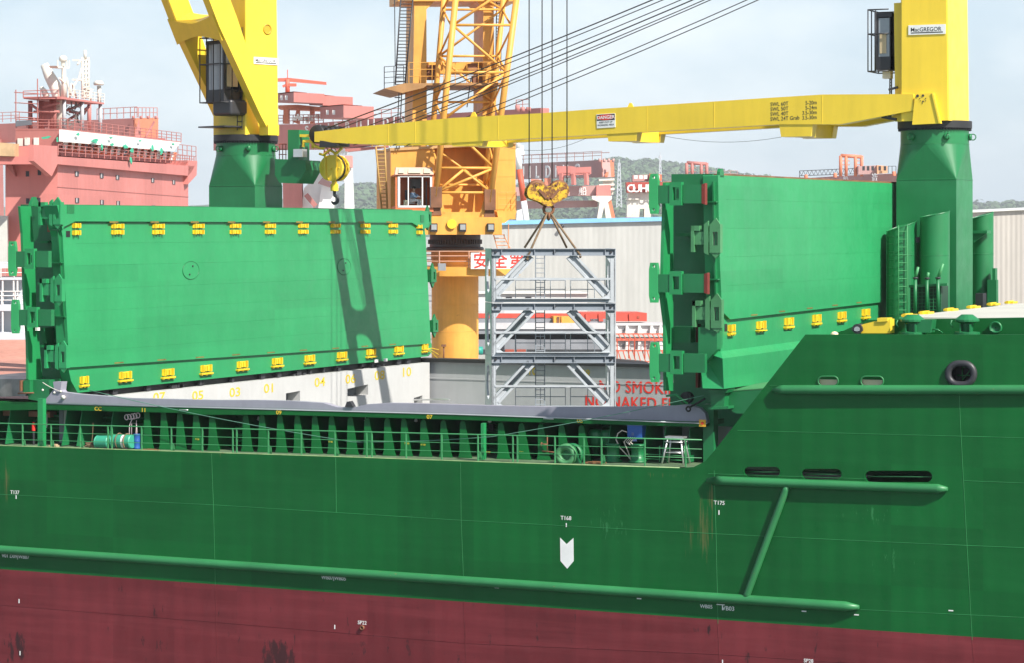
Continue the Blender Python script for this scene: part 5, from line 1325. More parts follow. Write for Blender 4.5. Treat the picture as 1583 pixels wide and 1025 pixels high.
# operator: one continuous skinned body
def skinned(name, verts, edges, radii, mat, parent, root=0, sub=2):
    me = bpy.data.meshes.new(name); base = BASE[parent.name]
    me.from_pydata([Vector(q) - base for q in verts], edges, []); me.materials.append(mat)
    o = bpy.data.objects.new(name, me); COL.objects.link(o); o.parent = parent; BASE[o.name] = base
    md = o.modifiers.new('skin', 'SKIN'); md.use_smooth_shade = True
    for i, r in enumerate(radii): me.skin_vertices[0].data[i].radius = (r, r) if not isinstance(r, tuple) else r
    me.skin_vertices[0].data[root].use_root = True
    s = o.modifiers.new('sub', 'SUBSURF'); s.levels = sub; s.render_levels = sub
    return o
op = thing('person', 'crane operator in a pale blue shirt sitting in the orange crane cab', 'person', OC(637, 318, cf_ + .6))
hip = OC(637, 309.5, cf_ + .62)
f_ = (AA * .85 - NN * .5).normalized(); sdv = f_.cross(UP).normalized()
def L(fx, sx, z): return hip + f_ * fx + sdv * sx + UP * z
V_ = [L(0, 0, 0), L(.02, 0, .18), L(.06, 0, .36), L(.08, 0, .44), L(.09, 0, .50), L(.12, 0, .60), L(.13, 0, .69)]
R_ = [.13, .12, .14, .09, .05, .085, .075]
E_ = [(i, i + 1) for i in range(6)]
for s in (-1, 1):
    o_ = len(V_)
    V_ += [L(.07, .17 * s, .40), L(.24, .24 * s, .22), L(.46, .20 * s, .18), L(.52, .19 * s, .17)]; R_ += [.058, .045, .034, .03]
    E_ += [(3, o_), (o_, o_ + 1), (o_ + 1, o_ + 2), (o_ + 2, o_ + 3)]
    for k in range(5):
        q = len(V_); sp = (k - 2) * .018
        V_ += [L(.56, .19 * s + sp, .165 - .01 * abs(k - 2)), L(.60 - .01 * abs(k - 2), .19 * s + sp * 1.3, .14)]; R_ += [.010, .008]
        E_ += [(o_ + 3, q), (q, q + 1)]
    q = len(V_)
    V_ += [L(.05, .10 * s, -.02), L(.40, .13 * s, .02), L(.44, .13 * s, -.38), L(.56, .13 * s, -.42)]; R_ += [.09, .065, .045, .035]
    E_ += [(0, q), (q, q + 1), (q + 1, q + 2), (q + 2, q + 3)]
body = skinned('body', V_, E_, R_, plain('skin', (.46, .27, .18), .6), op)
skinned('shirt', [L(0, 0, .04), L(.02, 0, .18), L(.06, 0, .36), L(.08, 0, .43), L(.07, .17, .40), L(.24, .24, .22), L(.40, .21, .19), L(.07, -.17, .40), L(.24, -.24, .22), L(.40, -.21, .19)], [(0, 1), (1, 2), (2, 3), (3, 4), (4, 5), (5, 6), (3, 7), (7, 8), (8, 9)], [.15, .145, .16, .10, .075, .062, .05, .075, .062, .05], plain('shirt_blue', (.30, .42, .60), .8), op)
skinned('trousers', [L(0, 0, 0), L(.05, .10, -.02), L(.40, .13, .02), L(.44, .13, -.34), L(.05, -.10, -.02), L(.40, -.13, .02), L(.44, -.13, -.34)], [(0, 1), (1, 2), (2, 3), (0, 4), (4, 5), (5, 6)], [.145, .105, .08, .06, .105, .08, .06], plain('trousers_pale', (.55, .55, .58), .8), op)
m = MB(); hd = L(.105, 0, .645); m.lathe(hd, UP, [(.088, -.01), (.098, .04), (.085, .09), (.05, .118), (0, .125)], 14); hr = m.build('hair', plain('hair_black', (.015, .013, .012), .6), op)
m = MB(); m.obox(hd + f_ * .095 + UP * -.02, f_, sdv, UP, .02, .014, .02)
for s in (-1, 1): m.obox(hd + sdv * .085 * s - UP * .02, f_, sdv, UP, .02, .012, .03)
m.build('face_features', plain('skin_face', (.44, .25, .17), .6), op)
m = MB()
for s in (-1, 1): m.obox(hd + f_ * .083 + sdv * .03 * s + UP * .01, f_, sdv, UP, .008, .012, .006)
m.obox(hd + f_ * .082 - UP * .06, f_, sdv, UP, .008, .022, .004); m.build('eyes', plain('eye_dark', (.03, .02, .02), .5), op)
# A-frame
m = MB(); slab(m, [(641, -25), (659, -25), (660, 228), (637, 228)], .4, 3.2); slab(m, [(747.5, -25), (763, -25), (765, 225), (746, 225)], .4, 3.2)
slab(m, [(655, 95), (750, 95), (750, 113), (655, 113)], 1.2, 1.0); slab(m, [(615, -30), (800, -30), (800, 1), (615, 1)], .2, 3.6)
m.prism([OC(659, 1, .4), OC(672, 1, .4), OC(659, 14, .4)], NN * 3); m.prism([OC(747, 1, .4), OC(737, 1, .4), OC(747, 13, .4)], NN * 3)
af = m.build('mast_frame', M['orange'], qc)
m = MB(); slab(m, [(594, 136), (625, 128), (775, 127), (778, 131), (660, 131), (655, 135), (622, 143)], -.7, 5.2); m.build('mast_platform', paint('platform_brown', (.36, .19, .07), .6, .2, 1, .2), af)
def rails(mb, pts, h, r=.025, n=3, step=1.0):
    pts = [Vector(p) for p in pts]
    for i in range(1, n + 1): mb.tube([p + UP * h * i / n for p in pts], r * .8, 5)
    for a, b in zip(pts[:-1], pts[1:]):
        k = max(1, int(round((b - a).length / step)))
        for j in range(k + 1): q = a.lerp(b, j / k); mb.tube([q, q + UP * h], r, 5)
    return mb
m = MB(); rails(m, [OC(624, 134, -.6), OC(594, 136, -.6), OC(594, 136, 3.5)], 1.15, .022, 4, .5); m.build('platform_rail', M['dark'], af)
m = MB(); rails(m, [OC(632, 128, -.6), OC(775, 127, -.6)], 1.1, .022, 3, .6); m.build('walkway_rail', M['orange'], af)
m = MB()
for px, py in ((668, 106), (730, 104), (738, 122), (664, 117)): m.obox(OC(px, py, .9), AA, NN, UP, .28, .3, .2)
m.build('sheave_bracket', M['rust'], af)
m = MB(); a0, a1, b0, b1 = OC(620, -10, -.3), OC(611, 130, -.3), OC(639, -10, -.3), OC(626, 130, -.3)
m.tube([a0, a1], .04, 6); m.tube([b0, b1], .04, 6)
for i in range(28): m.tube([a0.lerp(a1, i / 27), b0.lerp(b1, i / 27)], .028, 5)
m.tube([a0 + UP * 0 - AA * .35, a1 - AA * .0 + UP * 1.0], .025, 5); m.build('ladder', M['dark'], af)
m = MB(); a0, a1 = OC(768, 0, .8), OC(766, 110, .8)
m.tube([a0, a1], .03, 5); m.tube([a0 + AA * .28, a1 + AA * .28], .03, 5)
for i in range(24): m.tube([a0.lerp(a1, i / 23), a0.lerp(a1, i / 23) + AA * .28], .02, 5)
m.build('side_ladder', M['dark'], af)
m = MB()
for x0, y0, x1, y1_ in ((617, 140, 613, 230), (621, 142, 617, 230), (728, 120, 722, 165), (610, 150, 619, 150)): m.tube([OC(x0, y0, -.2), OC(x1, y1_, -.2)], .03, 5)
m.build('cable_run', M['dark'], af)
# house ladder at the left, railings at the right
m = MB(); a0, a1 = OC(581, 226, -.15), OC(590, 322, -.15)
m.tube([a0, a1], .05, 6); m.tube([a0 + AA * .48, a1 + AA * .30], .05, 6)
for i in range(17): m.tube([a0.lerp(a1, i / 16), a0.lerp(a1, i / 16) + AA * (.48 - .18 * i / 16)], .03, 5)
rails(m, [OC(575, 226, 0), OC(604, 226, 0)], .45, .03, 2, .4); m.build('house_ladder', paint('ladder_ochre', (.42, .25, .07), .6, .2, 1, .2), hs_)
m = MB(); slab(m, [(768, 326), (799, 325), (797, 331), (780, 344), (772, 344)], -.9, 2.5); m.build('side_platform', M['orange'], qc)
m = MB(); rails(m, [OC(770, 326, -.8), OC(798, 325, -.8), OC(798, 325, 1.4)], 1.0, .02, 3, .45); m.build('side_rail', M['orange'], qc)
m = MB(); a0, a1 = OC(763, 362, .3), OC(769, 384, .3); m.tube([a0, a1], .03, 5); m.tube([a0 + AA * .55, a1 + AA * .7], .03, 5)
for i in range(5): m.tube([a0.lerp(a1, i / 4), a0.lerp(a1, i / 4) + AA * .6], .025, 5)
m.tube([OC(786, 345, 0), OC(786, 386, 0)], .03, 5); m.build('bearing_ladder', plain('ladder_pink', (.6, .3, .16), .6), qc)
# lattice jib
fa = lambda y: (704 - (y) * .101, y); fd = lambda y: (798 - y * .132, y)
ba = lambda y: (686 - y * .085, y); bd = lambda y: (778 - y * .098, y)
FT, BT = -1.55, .2
def J2(f, y, t): a = f(y); return OC(a[0], a[1], t)
m = MB()
m.tube([J2(fa, -40, FT), J2(fa, 303, FT)], .17, 10); m.tube([J2(fd, -40, FT), J2(fd, 312, FT)], .17, 10)
m.tube([J2(ba, -40, BT), J2(ba, 285, BT)], .15, 10); m.tube([J2(bd, -40, BT), J2(bd, 300, BT)], .15, 10)
lj = m.build('lattice_jib', M['orange'], qc)
m = MB()
ys = [-30, 38, 111, 184, 259, 297]
for i, y in enumerate(ys): m.tube([J2(fa, y, FT), J2(fd, y, FT)], .075, 7)
for i, (a, b) in enumerate(zip(ys[:-1], ys[1:])):
    if i % 2 == 0: m.tube([J2(fa, b, FT), J2(fd, a, FT)], .075, 7)
    else: m.tube([J2(fa, a, FT), J2(fd, b, FT)], .075, 7)
yb_ = [-40, 14, 86, 157, 225, 285]
for i, y in enumerate(yb_): m.tube([J2(ba, y, BT), J2(bd, y, BT)], .065, 7)
for i, (a, b) in enumerate(zip(yb_[:-1], yb_[1:])):
    if i % 2 == 1: m.tube([J2(ba, b, BT), J2(bd, a, BT)], .065, 7)
    else: m.tube([J2(ba, a, BT), J2(bd, b, BT)], .065, 7)
for (f, g) in ((fa, ba), (fd, bd)):
    for a, b in zip(ys[:-1], yb_[1:]): m.tube([J2(f, a, FT), J2(g, b, BT)], .06, 6); m.tube([J2(g, b, BT), J2(f, min(297, a + 73), FT)], .06, 6)
m.tube([J2(fa, 297, FT), OC(716, 262, FT)], .075, 7); m.tube([J2(fd, 297, FT), OC(716, 262, FT)], .075, 7)
m.build('jib_bracing', M['orange'], lj)
m = MB()
for px, py in ((674, 312), (757, 316)):
    m = MB(); m.obox(OC(px, py - 8, FT), AA, NN, UP, .30, .16, .55); m.prism([OC(px - 9, py + 20, FT), OC(px + 9, py + 20, FT), OC(px + 4, py - 6, FT), OC(px - 4, py - 6, FT)], NN * .2)
    m.build('jib_foot', M['rust'], lj)
m = MB()
for px, py, px2 in ((679, 330, 673), (752, 331, 749)):
    m.prism([OC(px - 12, 336, -1.5), OC(px + 12, 336, -1.5), OC(px + 3, 305, -1.5), OC(px - 3, 305, -1.5)], NN * .15)
m.build('foot_gusset', M['orange'], qc)
# banner on the ring platform
bn = thing('banner', 'white banner with red Chinese lettering on the orange crane platform, behind the steel frames', 'banner', OC(768, 415, -3.4))
m = MB(); slab(m, [(728, 390), (811, 390), (811, 415), (728, 415)], -2.5, .03); m.build('cloth', M['white_mark'], bn)
for i, (ch, px) in enumerate((('安', 731), ('全', 759), ('第', 787))):
    text_part('lettering', ch, M['red_mark'], bn, OC(px, 411.5, -2.52), AA, UP, .62, depth=.004, bold=.01)
q = OC(683, 412, -2.45); m = MB(); m.obox(q, AA, NN, UP, .2, .12, .19); tag(m.build('floodlight', plain('lamp_grey', (.25, .26, .28), .5)), 'grey floodlight on the ring platform rail of the orange crane', 'floodlight')
m = MB(); q = OC(686, 535, 0.0); m.tube([q, q - UP * .8], .04, 6); m.obox(q, AA, NN, UP, .11, .1, .06); tag(m.build('small_lamp', M['rust']), 'small lamp post at the foot of the orange column', 'lamp')

# ================================================================ setting: water, quay, hills
def ground(name, x0, y0, x1, y1, z, mat):
    m = MB(); m.add([(x0, y0, z), (x1, y0, z), (x1, y1, z), (x0, y1, z)], [(0, 1, 2, 3)]); return tag(m.build(name, mat), kind='structure')
wm, nt_, b_ = mat_new('harbour_water'); b_.inputs['Base Color'].default_value = (.05, .08, .075, 1); b_.inputs['Roughness'].default_value = .12
pos = node(nt_, 'ShaderNodeNewGeometry').outputs['Position']; bp = node(nt_, 'ShaderNodeBump'); bp.inputs['Strength'].default_value = .4
nt_.links.new(noise(nt_, pos, .5, 5), bp.inputs['Height']); nt_.links.new(bp.outputs[0], b_.inputs['Normal'])
ground('water', -5600, -280, 4200, 109, 0, wm)
QZ = 6.0
q = MB(); q.box((-5600, 109, -2), (4200, 6800, QZ)); tag(q.build('quay', paint('quay_concrete', (.36, .35, .33), .85, .15, .1, 0)), kind='structure')
rnd = random.Random(11)
sky_ = [(-1300, 318), (-200, 318), (300, 314), (480, 300), (545, 292), (565, 290), (600, 293), (700, 300), (820, 290), (890, 268), (925, 256), (955, 251), (975, 257), (1000, 252), (1030, 257), (1060, 262), (1110, 268), (1250, 290), (1400, 312), (1520, 318), (1560, 316), (1700, 322), (2500, 330)]
def skyl(px):
    for (a, b), (c, d) in zip(sky_[:-1], sky_[1:]):
        if a <= px <= c: return b + (d - b) * (px - a) / (c - a)
    return 330
m = MB(); NX, NYv = 170, 14; g = []
for j in range(NYv):
    t = j / (NYv - 1); D = 3400 + 2600 * t
    for i in range(NX):
        px = -1200 + 3600 * i / (NX - 1)
        top_ = (HY - skyl(px) - 2) / FPX * 5250
        h = QZ - 2 + (CAMZ + top_ - QZ) * math.sin(min(1, t / .72) * math.pi / 2) * (1 if t < .72 else 1 - (t - .72) * .5)
        p = at_d(px, HY, D); g.append(Vector((p.x, p.y, h + rnd.uniform(-.5, .5))))
m.add(g, [(j * NX + i, j * NX + i + 1, (j + 1) * NX + i + 1, (j + 1) * NX + i) for j in range(NYv - 1) for i in range(NX - 1)], True)
hillm = paint('hill_green', (0.055, 0.095, 0.042), .9, .3, .004, 0)
tag(m.build('hills', hillm), kind='structure')
lf = paint('woods_green', (0.06, 0.11, 0.042), .9, .45, .02, 0)
m = MB()
def clump(c, r):
    n = 9
    for _ in range(n):
        th = rnd.uniform(0, 6.283); zz = rnd.uniform(-.3, 1.0); rr = math.sqrt(max(0, 1 - zz * zz))
        d = Vector((rr * math.cos(th), rr * math.sin(th), zz * .9)); p = c + d * r * rnd.uniform(.6, 1.05)
        a = Vector((rnd.gauss(0, 1), rnd.gauss(0, 1), rnd.gauss(0, 1))).normalized(); b = d.cross(a)
        if b.length < .1: continue
        b.normalize(); a = b.cross(d); s = r * rnd.uniform(.35, .6)
        m.add([p + a * s, p + b * s * .9, p - a * s * .8 + d * s * .3, p - b * s], [(0, 1, 2), (0, 2, 3)])
def hz(px, D):
    t = (D - 3400) / 2600; top_ = (HY - skyl(px) - 2) / FPX * 5250
    return QZ - 2 + (CAMZ + top_ - QZ) * math.sin(min(1, t / .72) * math.pi / 2) * (1 if t < .72 else 1 - (t - .72) * .5)
for k in range(6500):
    px = rnd.choice([rnd.uniform(530, 640), rnd.uniform(800, 1120), rnd.uniform(800, 1120), rnd.uniform(860, 1060), rnd.uniform(1120, 1700)]); D = rnd.uniform(3400, 5400)
    p = at_d(px, HY, D); clump(Vector((p.x, p.y, hz(px, D) + rnd.uniform(-1.5, 6))), rnd.uniform(5, 13))
tag(m.build('hillside_woods', lf), 'wooded green hillside beyond the far gantry cranes', 'woods', kind='stuff')

# the harbour air
m = MB(); m.box((-5800, -300, -3), (4400, 7000, 190))
hm = bpy.data.materials.new('haze_air'); hm.use_nodes = True; hn = hm.node_tree; hn.nodes.clear()
ho = hn.nodes.new('ShaderNodeOutputMaterial'); hv = hn.nodes.new('ShaderNodeVolumePrincipled')
hv.inputs['Color'].default_value = (.90, .95, 1.0, 1); hv.inputs['Density'].default_value = 0.00011
hn.links.new(hv.outputs[0], ho.inputs['Volume'])
tag(m.build('haze', hm), kind='stuff')
# ================================================================ warehouses and stock on the quay
M['cladding'] = sheet_metal('pale_cladding', (0.455, 0.455, 0.43), .20, .07, .40)
M['cladding_tight'] = sheet_metal('ribbed_cladding', (0.43, 0.40, 0.36), .17, .22, .34)
M['roof_blue'] = paint('roof_blue', (.22, .48, .74), .5, .05, .2, .1)
dx = Vector((.87, .5, 0)).normalized(); nx = Vector((-dx.y, dx.x, 0)); p0 = at_d(728, 347.2, 178); p1 = at_plane(1060, 339.2, p0, nx)
wh = thing('warehouse', 'long pale corrugated warehouse with a light blue roof edge', 'warehouse', Vector((p0.x, p0.y, QZ)))
m = MB(); m.prism([Vector((p0.x, p0.y, QZ)), Vector((p1.x, p1.y, QZ)), p1, p0], nx * 30); m.build('wall', M['cladding'], wh)
m = MB(); e = Vector((-nx.x, -nx.y, 0)) * .25
m.prism([p0 + e - UP * .04, p1 + e - UP * .04, p1 + e + UP * .14, p0 + e + UP * .14], nx * 15); m.prism([p0 + e + UP * .14, p1 + e + UP * .14, p1 + nx * 15 + UP * .22, p0 + nx * 15 + UP * .22], UP * .06); m.build('roof', M['roof_blue'], wh)
q = p0.lerp(p1, .42) - UP * .25; m = MB(); m.lathe(q + e, -nx, [(0, .0), (.1, .02), (.14, .2), (0, .22)], 10); m.build('wall_lamp', M['dark'], wh)
nx = Vector((-dx.y, dx.x, 0)); p0 = at_d(1470, 329.2, 170); p1 = at_plane(1660, 320.5, p0, nx); e = -nx * .25
wh2 = thing('warehouse', 'beige ribbed warehouse without a blue roof edge, beyond the crane pedestal', 'warehouse', Vector((p0.x, p0.y, QZ)))
m = MB(); m.prism([Vector((p0.x, p0.y, QZ)), Vector((p1.x, p1.y, QZ)), p1, p0], nx * 25); m.build('wall', M['cladding_tight'], wh2)
m = MB(); m.prism([p0 + e, p1 + e, p1 + e + UP * .12, p0 + e + UP * .12], nx * 12); m.build('roof', plain('roof_pale', (.62, .62, .58), .5), wh2)

SP = plane_fn(at_d(880, 520, 165))
M['shed_white'] = paint('shed_white', (.60, .60, .58), .6, .05, .5, .1)
def stock(name, label, cat, parts, group=None):
    P = [SP(a, b, t) for pts, t, th, mt in parts for a, b in pts]
    base = Vector((sum(p.x for p in P) / len(P), sum(p.y for p in P) / len(P), min(p.z for p in P)))
    t_ = thing(name, label, cat, base, group)
    for i, (pts, t, th, mt) in enumerate(parts): MB().prism([SP(a, b, t) for a, b in pts], NN * th).build('block' if i else 'main_body', M[mt], t_, bevel=.03)
    return t_
M['stock_red'] = paint('stock_red', (.52, .07, .045), .6, .12, .5, .15)
M['stock_grey'] = paint('stock_grey', (.20, .21, .23), .55, .15, .4, .1)
M['stock_pale'] = paint('stock_pale', (.50, .49, .50), .6, .12, .5, .12)
R4 = lambda a, b, c, d: [(a, b), (c, b), (c, d), (a, d)]
sh = stock('white_shed', 'low white shed with two small dark vents in front of the pale warehouse', 'shed', [(R4(730, 453, 908, 500), 5.5, 3, 'shed_white')])
MB().prism([SP(a, b, 5.3) for a, b in R4(728, 451.5, 910, 453.5)], NN * 3.4).build('roof_edge', M['shed_white'], sh)
for px in (787, 817): MB().prism([SP(a, b, 5.45) for a, b in R4(px - 4.5, 458, px + 4.5, 461.5)], NN * .06).build('vent', M['dark'], sh)
stock('steel_beam', 'long red steel beam behind the steel frames', 'beam', [(R4(736, 484, 888, 491), 1.5, .5, 'stock_red'), (R4(736, 480, 780, 485), 3, .5, 'stock_pale')])
stock('steel_block', 'bright red steel block on top of the white stacked sections', 'steel block', [(R4(898, 483, 1000, 496), 1.0, 3, 'stock_red')] + [([(x, 484), (x + 4, 484), (x + 8, 496), (x + 1, 496)], .9, .1, 'stock_red') for x in (905, 925, 945, 972)] + [(R4(925, 487.5, 930, 491.5), .96, .04, 'primer'), (R4(985, 487.5, 989, 491.5), .96, .04, 'primer')])
stock('crate', 'brown wooden crate beside the red block on the quay', 'crate', [(R4(856, 488, 866, 499), .6, .8, 'orange'), (R4(868, 488.5, 888, 499), .6, .9, 'orange'), (R4(861, 489, 865, 498), .55, .05, 'rust')])
stock('steel_pontoon', 'upper long grey steel section stacked behind the frames', 'steel section', [(R4(738, 499, 938, 508), 0, 3, 'stock_pale'), (R4(738, 508, 938, 517), .1, 3, 'stock_grey'), (R4(738, 492, 938, 499), 1.0, 3, 'stock_grey')])
stock('steel_pontoon', 'lower long grey steel section stacked behind the frames', 'steel section', [(R4(738, 526, 938, 541), 0, 3, 'stock_grey'), (R4(738, 541, 938, 549), .4, 3, 'stock_grey'), (R4(738, 517, 938, 526), .9, 3, 'dark')])
def white_row(y0, y1, label):
    parts = [(R4(944, y0, 1060, y1), .4, 2, 'stock_pale'), (R4(944, y0 - 3, 1060, y0 + .5), .2, 2.2, 'stock_pale')]
    for x in (951, 968, 987, 1006, 1020): parts.append(([(x, y0 + 1), (x + 3, y0 + 1), (x + 8, y1), (x - 1, y1)], .1, .3, 'white'))
    parts.append((R4(962, y0 + 5, 968, y0 + 10), .36, .05, 'stock_grey'))
    return stock('steel_section', label, 'steel section', parts, 'white steel sections on the quay')
white_row(502, 516, 'upper row of ribbed white steel sections under the red block')
white_row(527, 541, 'lower row of ribbed white steel sections, above the dark coaming')
M['lattice_red'] = paint('lattice_red', (.55, .10, .05), .6, .1, .5, .1)
m = MB()
for y0, y1 in ((515, 527), (541, 562)):
    for y in (y0 + 2, y1 - 2): m.beam(SP(946, y, 0), SP(1050, y, 0), .08, .08)
    for i in range(14): m.beam(SP(948 + 7.5 * i, y0 + 2, 0), SP(953 + 7.5 * i, y1 - 2, 0), .06, .06)
for x in (954, 972, 981, 997, 1012): m.beam(SP(x, 524, -.2), SP(x, 555, -.2), .06, .06)
m.beam(SP(950, 527, -.2), SP(1040, 527, -.2), .05, .05)
tag(m.build('steel_rack', M['lattice_red']), 'red lattice rack between the rows of white steel sections', 'rack')
m = MB(); m.prism([SP(a, b, -1) for a, b in ((948, 560), (950, 556), (1000, 560), (1006, 565), (1000, 572), (948, 572))], NN * 1.5); tag(m.build('tarpaulin_heap', M['dark']), 'black covered heap behind the dark coaming, right of the frames', 'heap')
for px, lb in ((788, 'left of the two dark crates low behind the frames'), (806, 'right of the two dark crates low behind the frames')):
    stock('crate', lb, 'crate', [(R4(px - 8, 526, px + 8, 546), -.6, .8, 'stock_grey'), (R4(px - 7, 541, px + 7, 547), -.7, .2, 'primer')])
m = MB(); q = SP(741, 543, -2)
m.lathe(q - AA * .3, AA, [(0, 0), (.25, .02), (.27, .5), (0, .52)], 14); tag(m.build('green_roller', plain('teal', (.02, .28, .22), .5)), 'small teal drum beside the orange column foot', 'drum')

# ================================================================ ship under construction at the left
C0 = at_d(89, HY, 150); C1 = at_d(291, HY, 186)
E1 = Vector((C1.x - C0.x, C1.y - C0.y, 0)).normalized(); E0 = Vector((-E1.y, E1.x, 0))   # E0 points left, away from the lit side
def S1(px, py, t=0.0): return at_plane(px, py, C0 - E0 * t, E0)          # lit side
def S0(px, py, t=0.0): return at_plane(px, py, C0 + E1 * t, E1)          # end facing us
def SX(px, py, t=0.0): return S1(px, py, t) if px > 93 else S0(px, py, max(.1, -t))
fs = thing('unfinished_ship', 'red-primed superstructure of a ship under construction with a white-wrapped bridge front', 'ship', Vector((C0.x, C0.y, QZ)))
LL = (C1 - C0).length
m = MB(); z_b, z_t = QZ - 4, S1(89, 250).z
m.prism([S1(89, 250), S1(291, 269), S1(291, 400), S1(89, 460)], E0 * 3.15); blk = m.build('accommodation_block', M['pink'], fs)
m = MB()
m.prism([S1(89, 288.5, .01), S1(291, 304, .01), S1(291, 303.2, .01), S1(89, 287.8, .01)], E0 * -.02); m.prism([S1(89, 251, .01), S1(291, 269.5, .01), S1(291, 270.3, .01), S1(89, 252, .01)], E0 * -.03); m.build('deck_seam', M['gantry_red'], blk)
for px, py, lit in ((118.5, 268, 0), (157, 271, 1), (181.5, 273.5, 1), (236, 278, 1), (268.5, 281, 1), (119, 309, 1), (157.5, 312, 1), (182.5, 313.5, 1), (237, 320, 1)):
    q = S1(px, py, .01); m = MB(); m.obox(q, E1, E0, UP, .42, .03, .15); wn_ = m.build('window', M['dark'], blk); m = MB(); m.obox(q - E1 * .2 - E0 * .03, E1, E0, UP, .14, .02, .13); m.build('pane', plain('pane_grey', (.45, .42, .42), .3), wn_)
for px, py in ((42.5, 268), (61, 266), (43, 310), (60, 309)):
    q = S0(px, py, -.01); m = MB(); m.obox(q, E0, E1, UP, .10, .02, .16); m.build('window', M['dark'], blk)
# bridge deck with its bulwark and wing brackets
m = MB(); m.prism([S1(89, 241, .35), S1(300, 256, .35), S1(304, 249, .35), S1(298, 262, .35), S1(291, 271, .35), S1(89, 253, .35)], E0 * 3.8)
m.prism([S0(0, 252.5, -.6), S0(50, 250, -.6), S0(52, 224, -.6), S0(0, 228, -.6)], E1 * .12); m.prism([S0(-6, 252.5, -.6), S0(50, 250, -.6), S0(50, 248, -.6), S0(-6, 250, -.6)], E1 * 3.0)
m.prism([S1(52, 223, .35), S1(89, 225, .35), S1(89, 253, .35), S1(80, 272, .35), S1(52, 248, .35)], E0 * .3)
m.prism([S1(291, 247, .35), S1(305, 248, .35), S1(304, 270, .35), S1(291, 284, .35)], E0 * 3.4)
bd_ = m.build('bridge_deck', M['pink'], fs)
m = MB(); m.prism([S0(6, 252, -.4), S0(18, 253, -.4), S0(24, 272, -.4)], E1 * .5); m.build('wing_bracket', M['gantry_red'], bd_)
# wheelhouse
m = MB(); m.prism([S1(94, 217, -.35), S1(268, 235, -.35), S1(265, 252, -.35), S1(94, 240, -.35)], E0 * 2.6); wl = m.build('wheelhouse', M['gantry_red'], fs)
m = MB(); m.prism([S1(94, 199.5, .34), S1(279.5, 219.5, .34), S1(268.5, 233, .36), S1(94, 218, .36)], E0 * .1); m.build('wrapped_band', M['white'], wl)
m = MB(); m.prism([S1(94, 200, .2), S1(280, 220, .2), S1(280, 218, .2), S1(94, 198, .2)], E0 * 2.75); m.build('roof_deck', M['gantry_red'], wl)
rnd2 = random.Random(4)
for i in range(17):
    px = 99 + i * 10.2; t0_ = 218.5 + (px - 94) * .098
    f = MB(); mt = rnd2.choice(['white', 'white', 'rusty_white', 'glass'])
    f.prism([S1(px, t0_, -.28), S1(px + 6.6, t0_ + .6, -.28), S1(px + 4.8, t0_ + 12, -.18), S1(px - 2, t0_ + 11.2, -.18)], E0 * .06); fr_ = f.build('window', M[mt], wl)
    MB().beam(S1(px + 8.2, t0_ + .6, -.26), S1(px + 6.4, t0_ + 12.5, -.14), .3, .12).build('window_post', M['gantry_orange'], fr_)
for px, py in ((31, 219), (42, 218), (56, 218)):
    m = MB(); m.prism([S0(px - 4, py - 6, -.1), S0(px + 4, py - 6, -.1), S0(px + 4, py + 6, -.1), S0(px - 4, py + 6, -.1)], E1 * .05); m.build('window', M['rusty_white'], wl)
m = MB(); m.prism([S0(24, 200, .0), S0(93, 200, .0), S0(93, 225, .0), S0(24, 225, .0)], E1 * .2); m.build('wheelhouse_end', M['gantry_red'], wl)
M['netting'] = paint('green_netting', (.05, .40, .24), .8, .2, .5, 0)
for px, py, w_, h_ in ((72, 212, 9, 3), (89, 216, 3, 6), (120, 207, 3, 3), (146, 217, 7, 4), (157, 226, 2, 6), (173, 223, 4, 3), (171, 212, 3, 2), (193, 226, 5, 4), (203, 232, 3, 7), (202, 247, 2, 7), (216, 217, 3, 2), (235, 229, 2, 6), (249, 234, 3, 6), (267, 222, 3, 2)):
    n_ = 11; m = MB(); pts = [(w_ * rnd2.uniform(.35, 1.0) * math.cos(6.283 * k / n_), h_ * rnd2.uniform(.3, 1.1) * math.sin(6.283 * k / n_)) for k in range(n_)]
    m.prism([(S1(px + a, py + b, .5) if px > 93 else S0(px + a, py + b, -.7)) for a, b in pts], (E0 * -.05) if px > 93 else (E1 * -.05)); tag(m.build('netting_strip', M['netting']), 'scrap of green netting hanging on the wrapped bridge front of the unfinished ship', 'netting', 'green netting scraps on the unfinished bridge')
m = MB(); rails(m, [S1(90, 239.5, .3), S1(300, 254, .3)], .62, .035, 3, 1.6); rails(m, [S1(275, 246, .3), S1(303, 249, .3)], 1.1, .03, 3, 1.6); m.build('bridge_rail', M['gantry_red'], bd_)
# monkey island, columns, funnel pipes and masts
m = MB(); m.prism([S1(94, 148.5, .1), S1(161, 158, .1), S1(161, 160.5, .1), S1(94, 152, .1)], E0 * 2.25); mi = m.build('radar_platform', M['pink'], fs)
m = MB()
for px, y0, y1 in ((99, 152, 198), (127, 156, 200), (155, 160, 204)): m.tube([S1(px, y0, -.1), S1(px, y1, -.1)], .085 * 1.4, 8)
m.build('grey_column', plain('column_grey', (.45, .47, .5), .5), mi)
for px, y0, y1 in ((47, 155, 200), (63, 155, 198), (66, 155, 198), (84, 152, 198), (138, 158, 200), (80, 152, 198)): MB().tube([SX(px, y0, -1.6), SX(px, y1, -1.6)], .14, 7).build('frame_post', M['gantry_red'], mi)
m = MB()
for a, b, c_, d_ in ((47, 160, 63, 172), (66, 165, 92, 158), (52, 172, 92, 172), (103, 170, 128, 160), (105, 185, 137, 165), (50, 184, 95, 186), (108, 172, 124, 174), (130, 175, 140, 158)): m.tube([SX(a, b, -.9), SX(c_, d_, -.9)], .09, 6)
m.prism([S0(60, 156, 1.5), S0(82, 156, 1.5), S0(82, 196, 1.5), S0(60, 196, 1.5)], E1 * .2); m.build('red_framing', M['gantry_red'], mi)
m = MB(); rnd3 = random.Random(2)
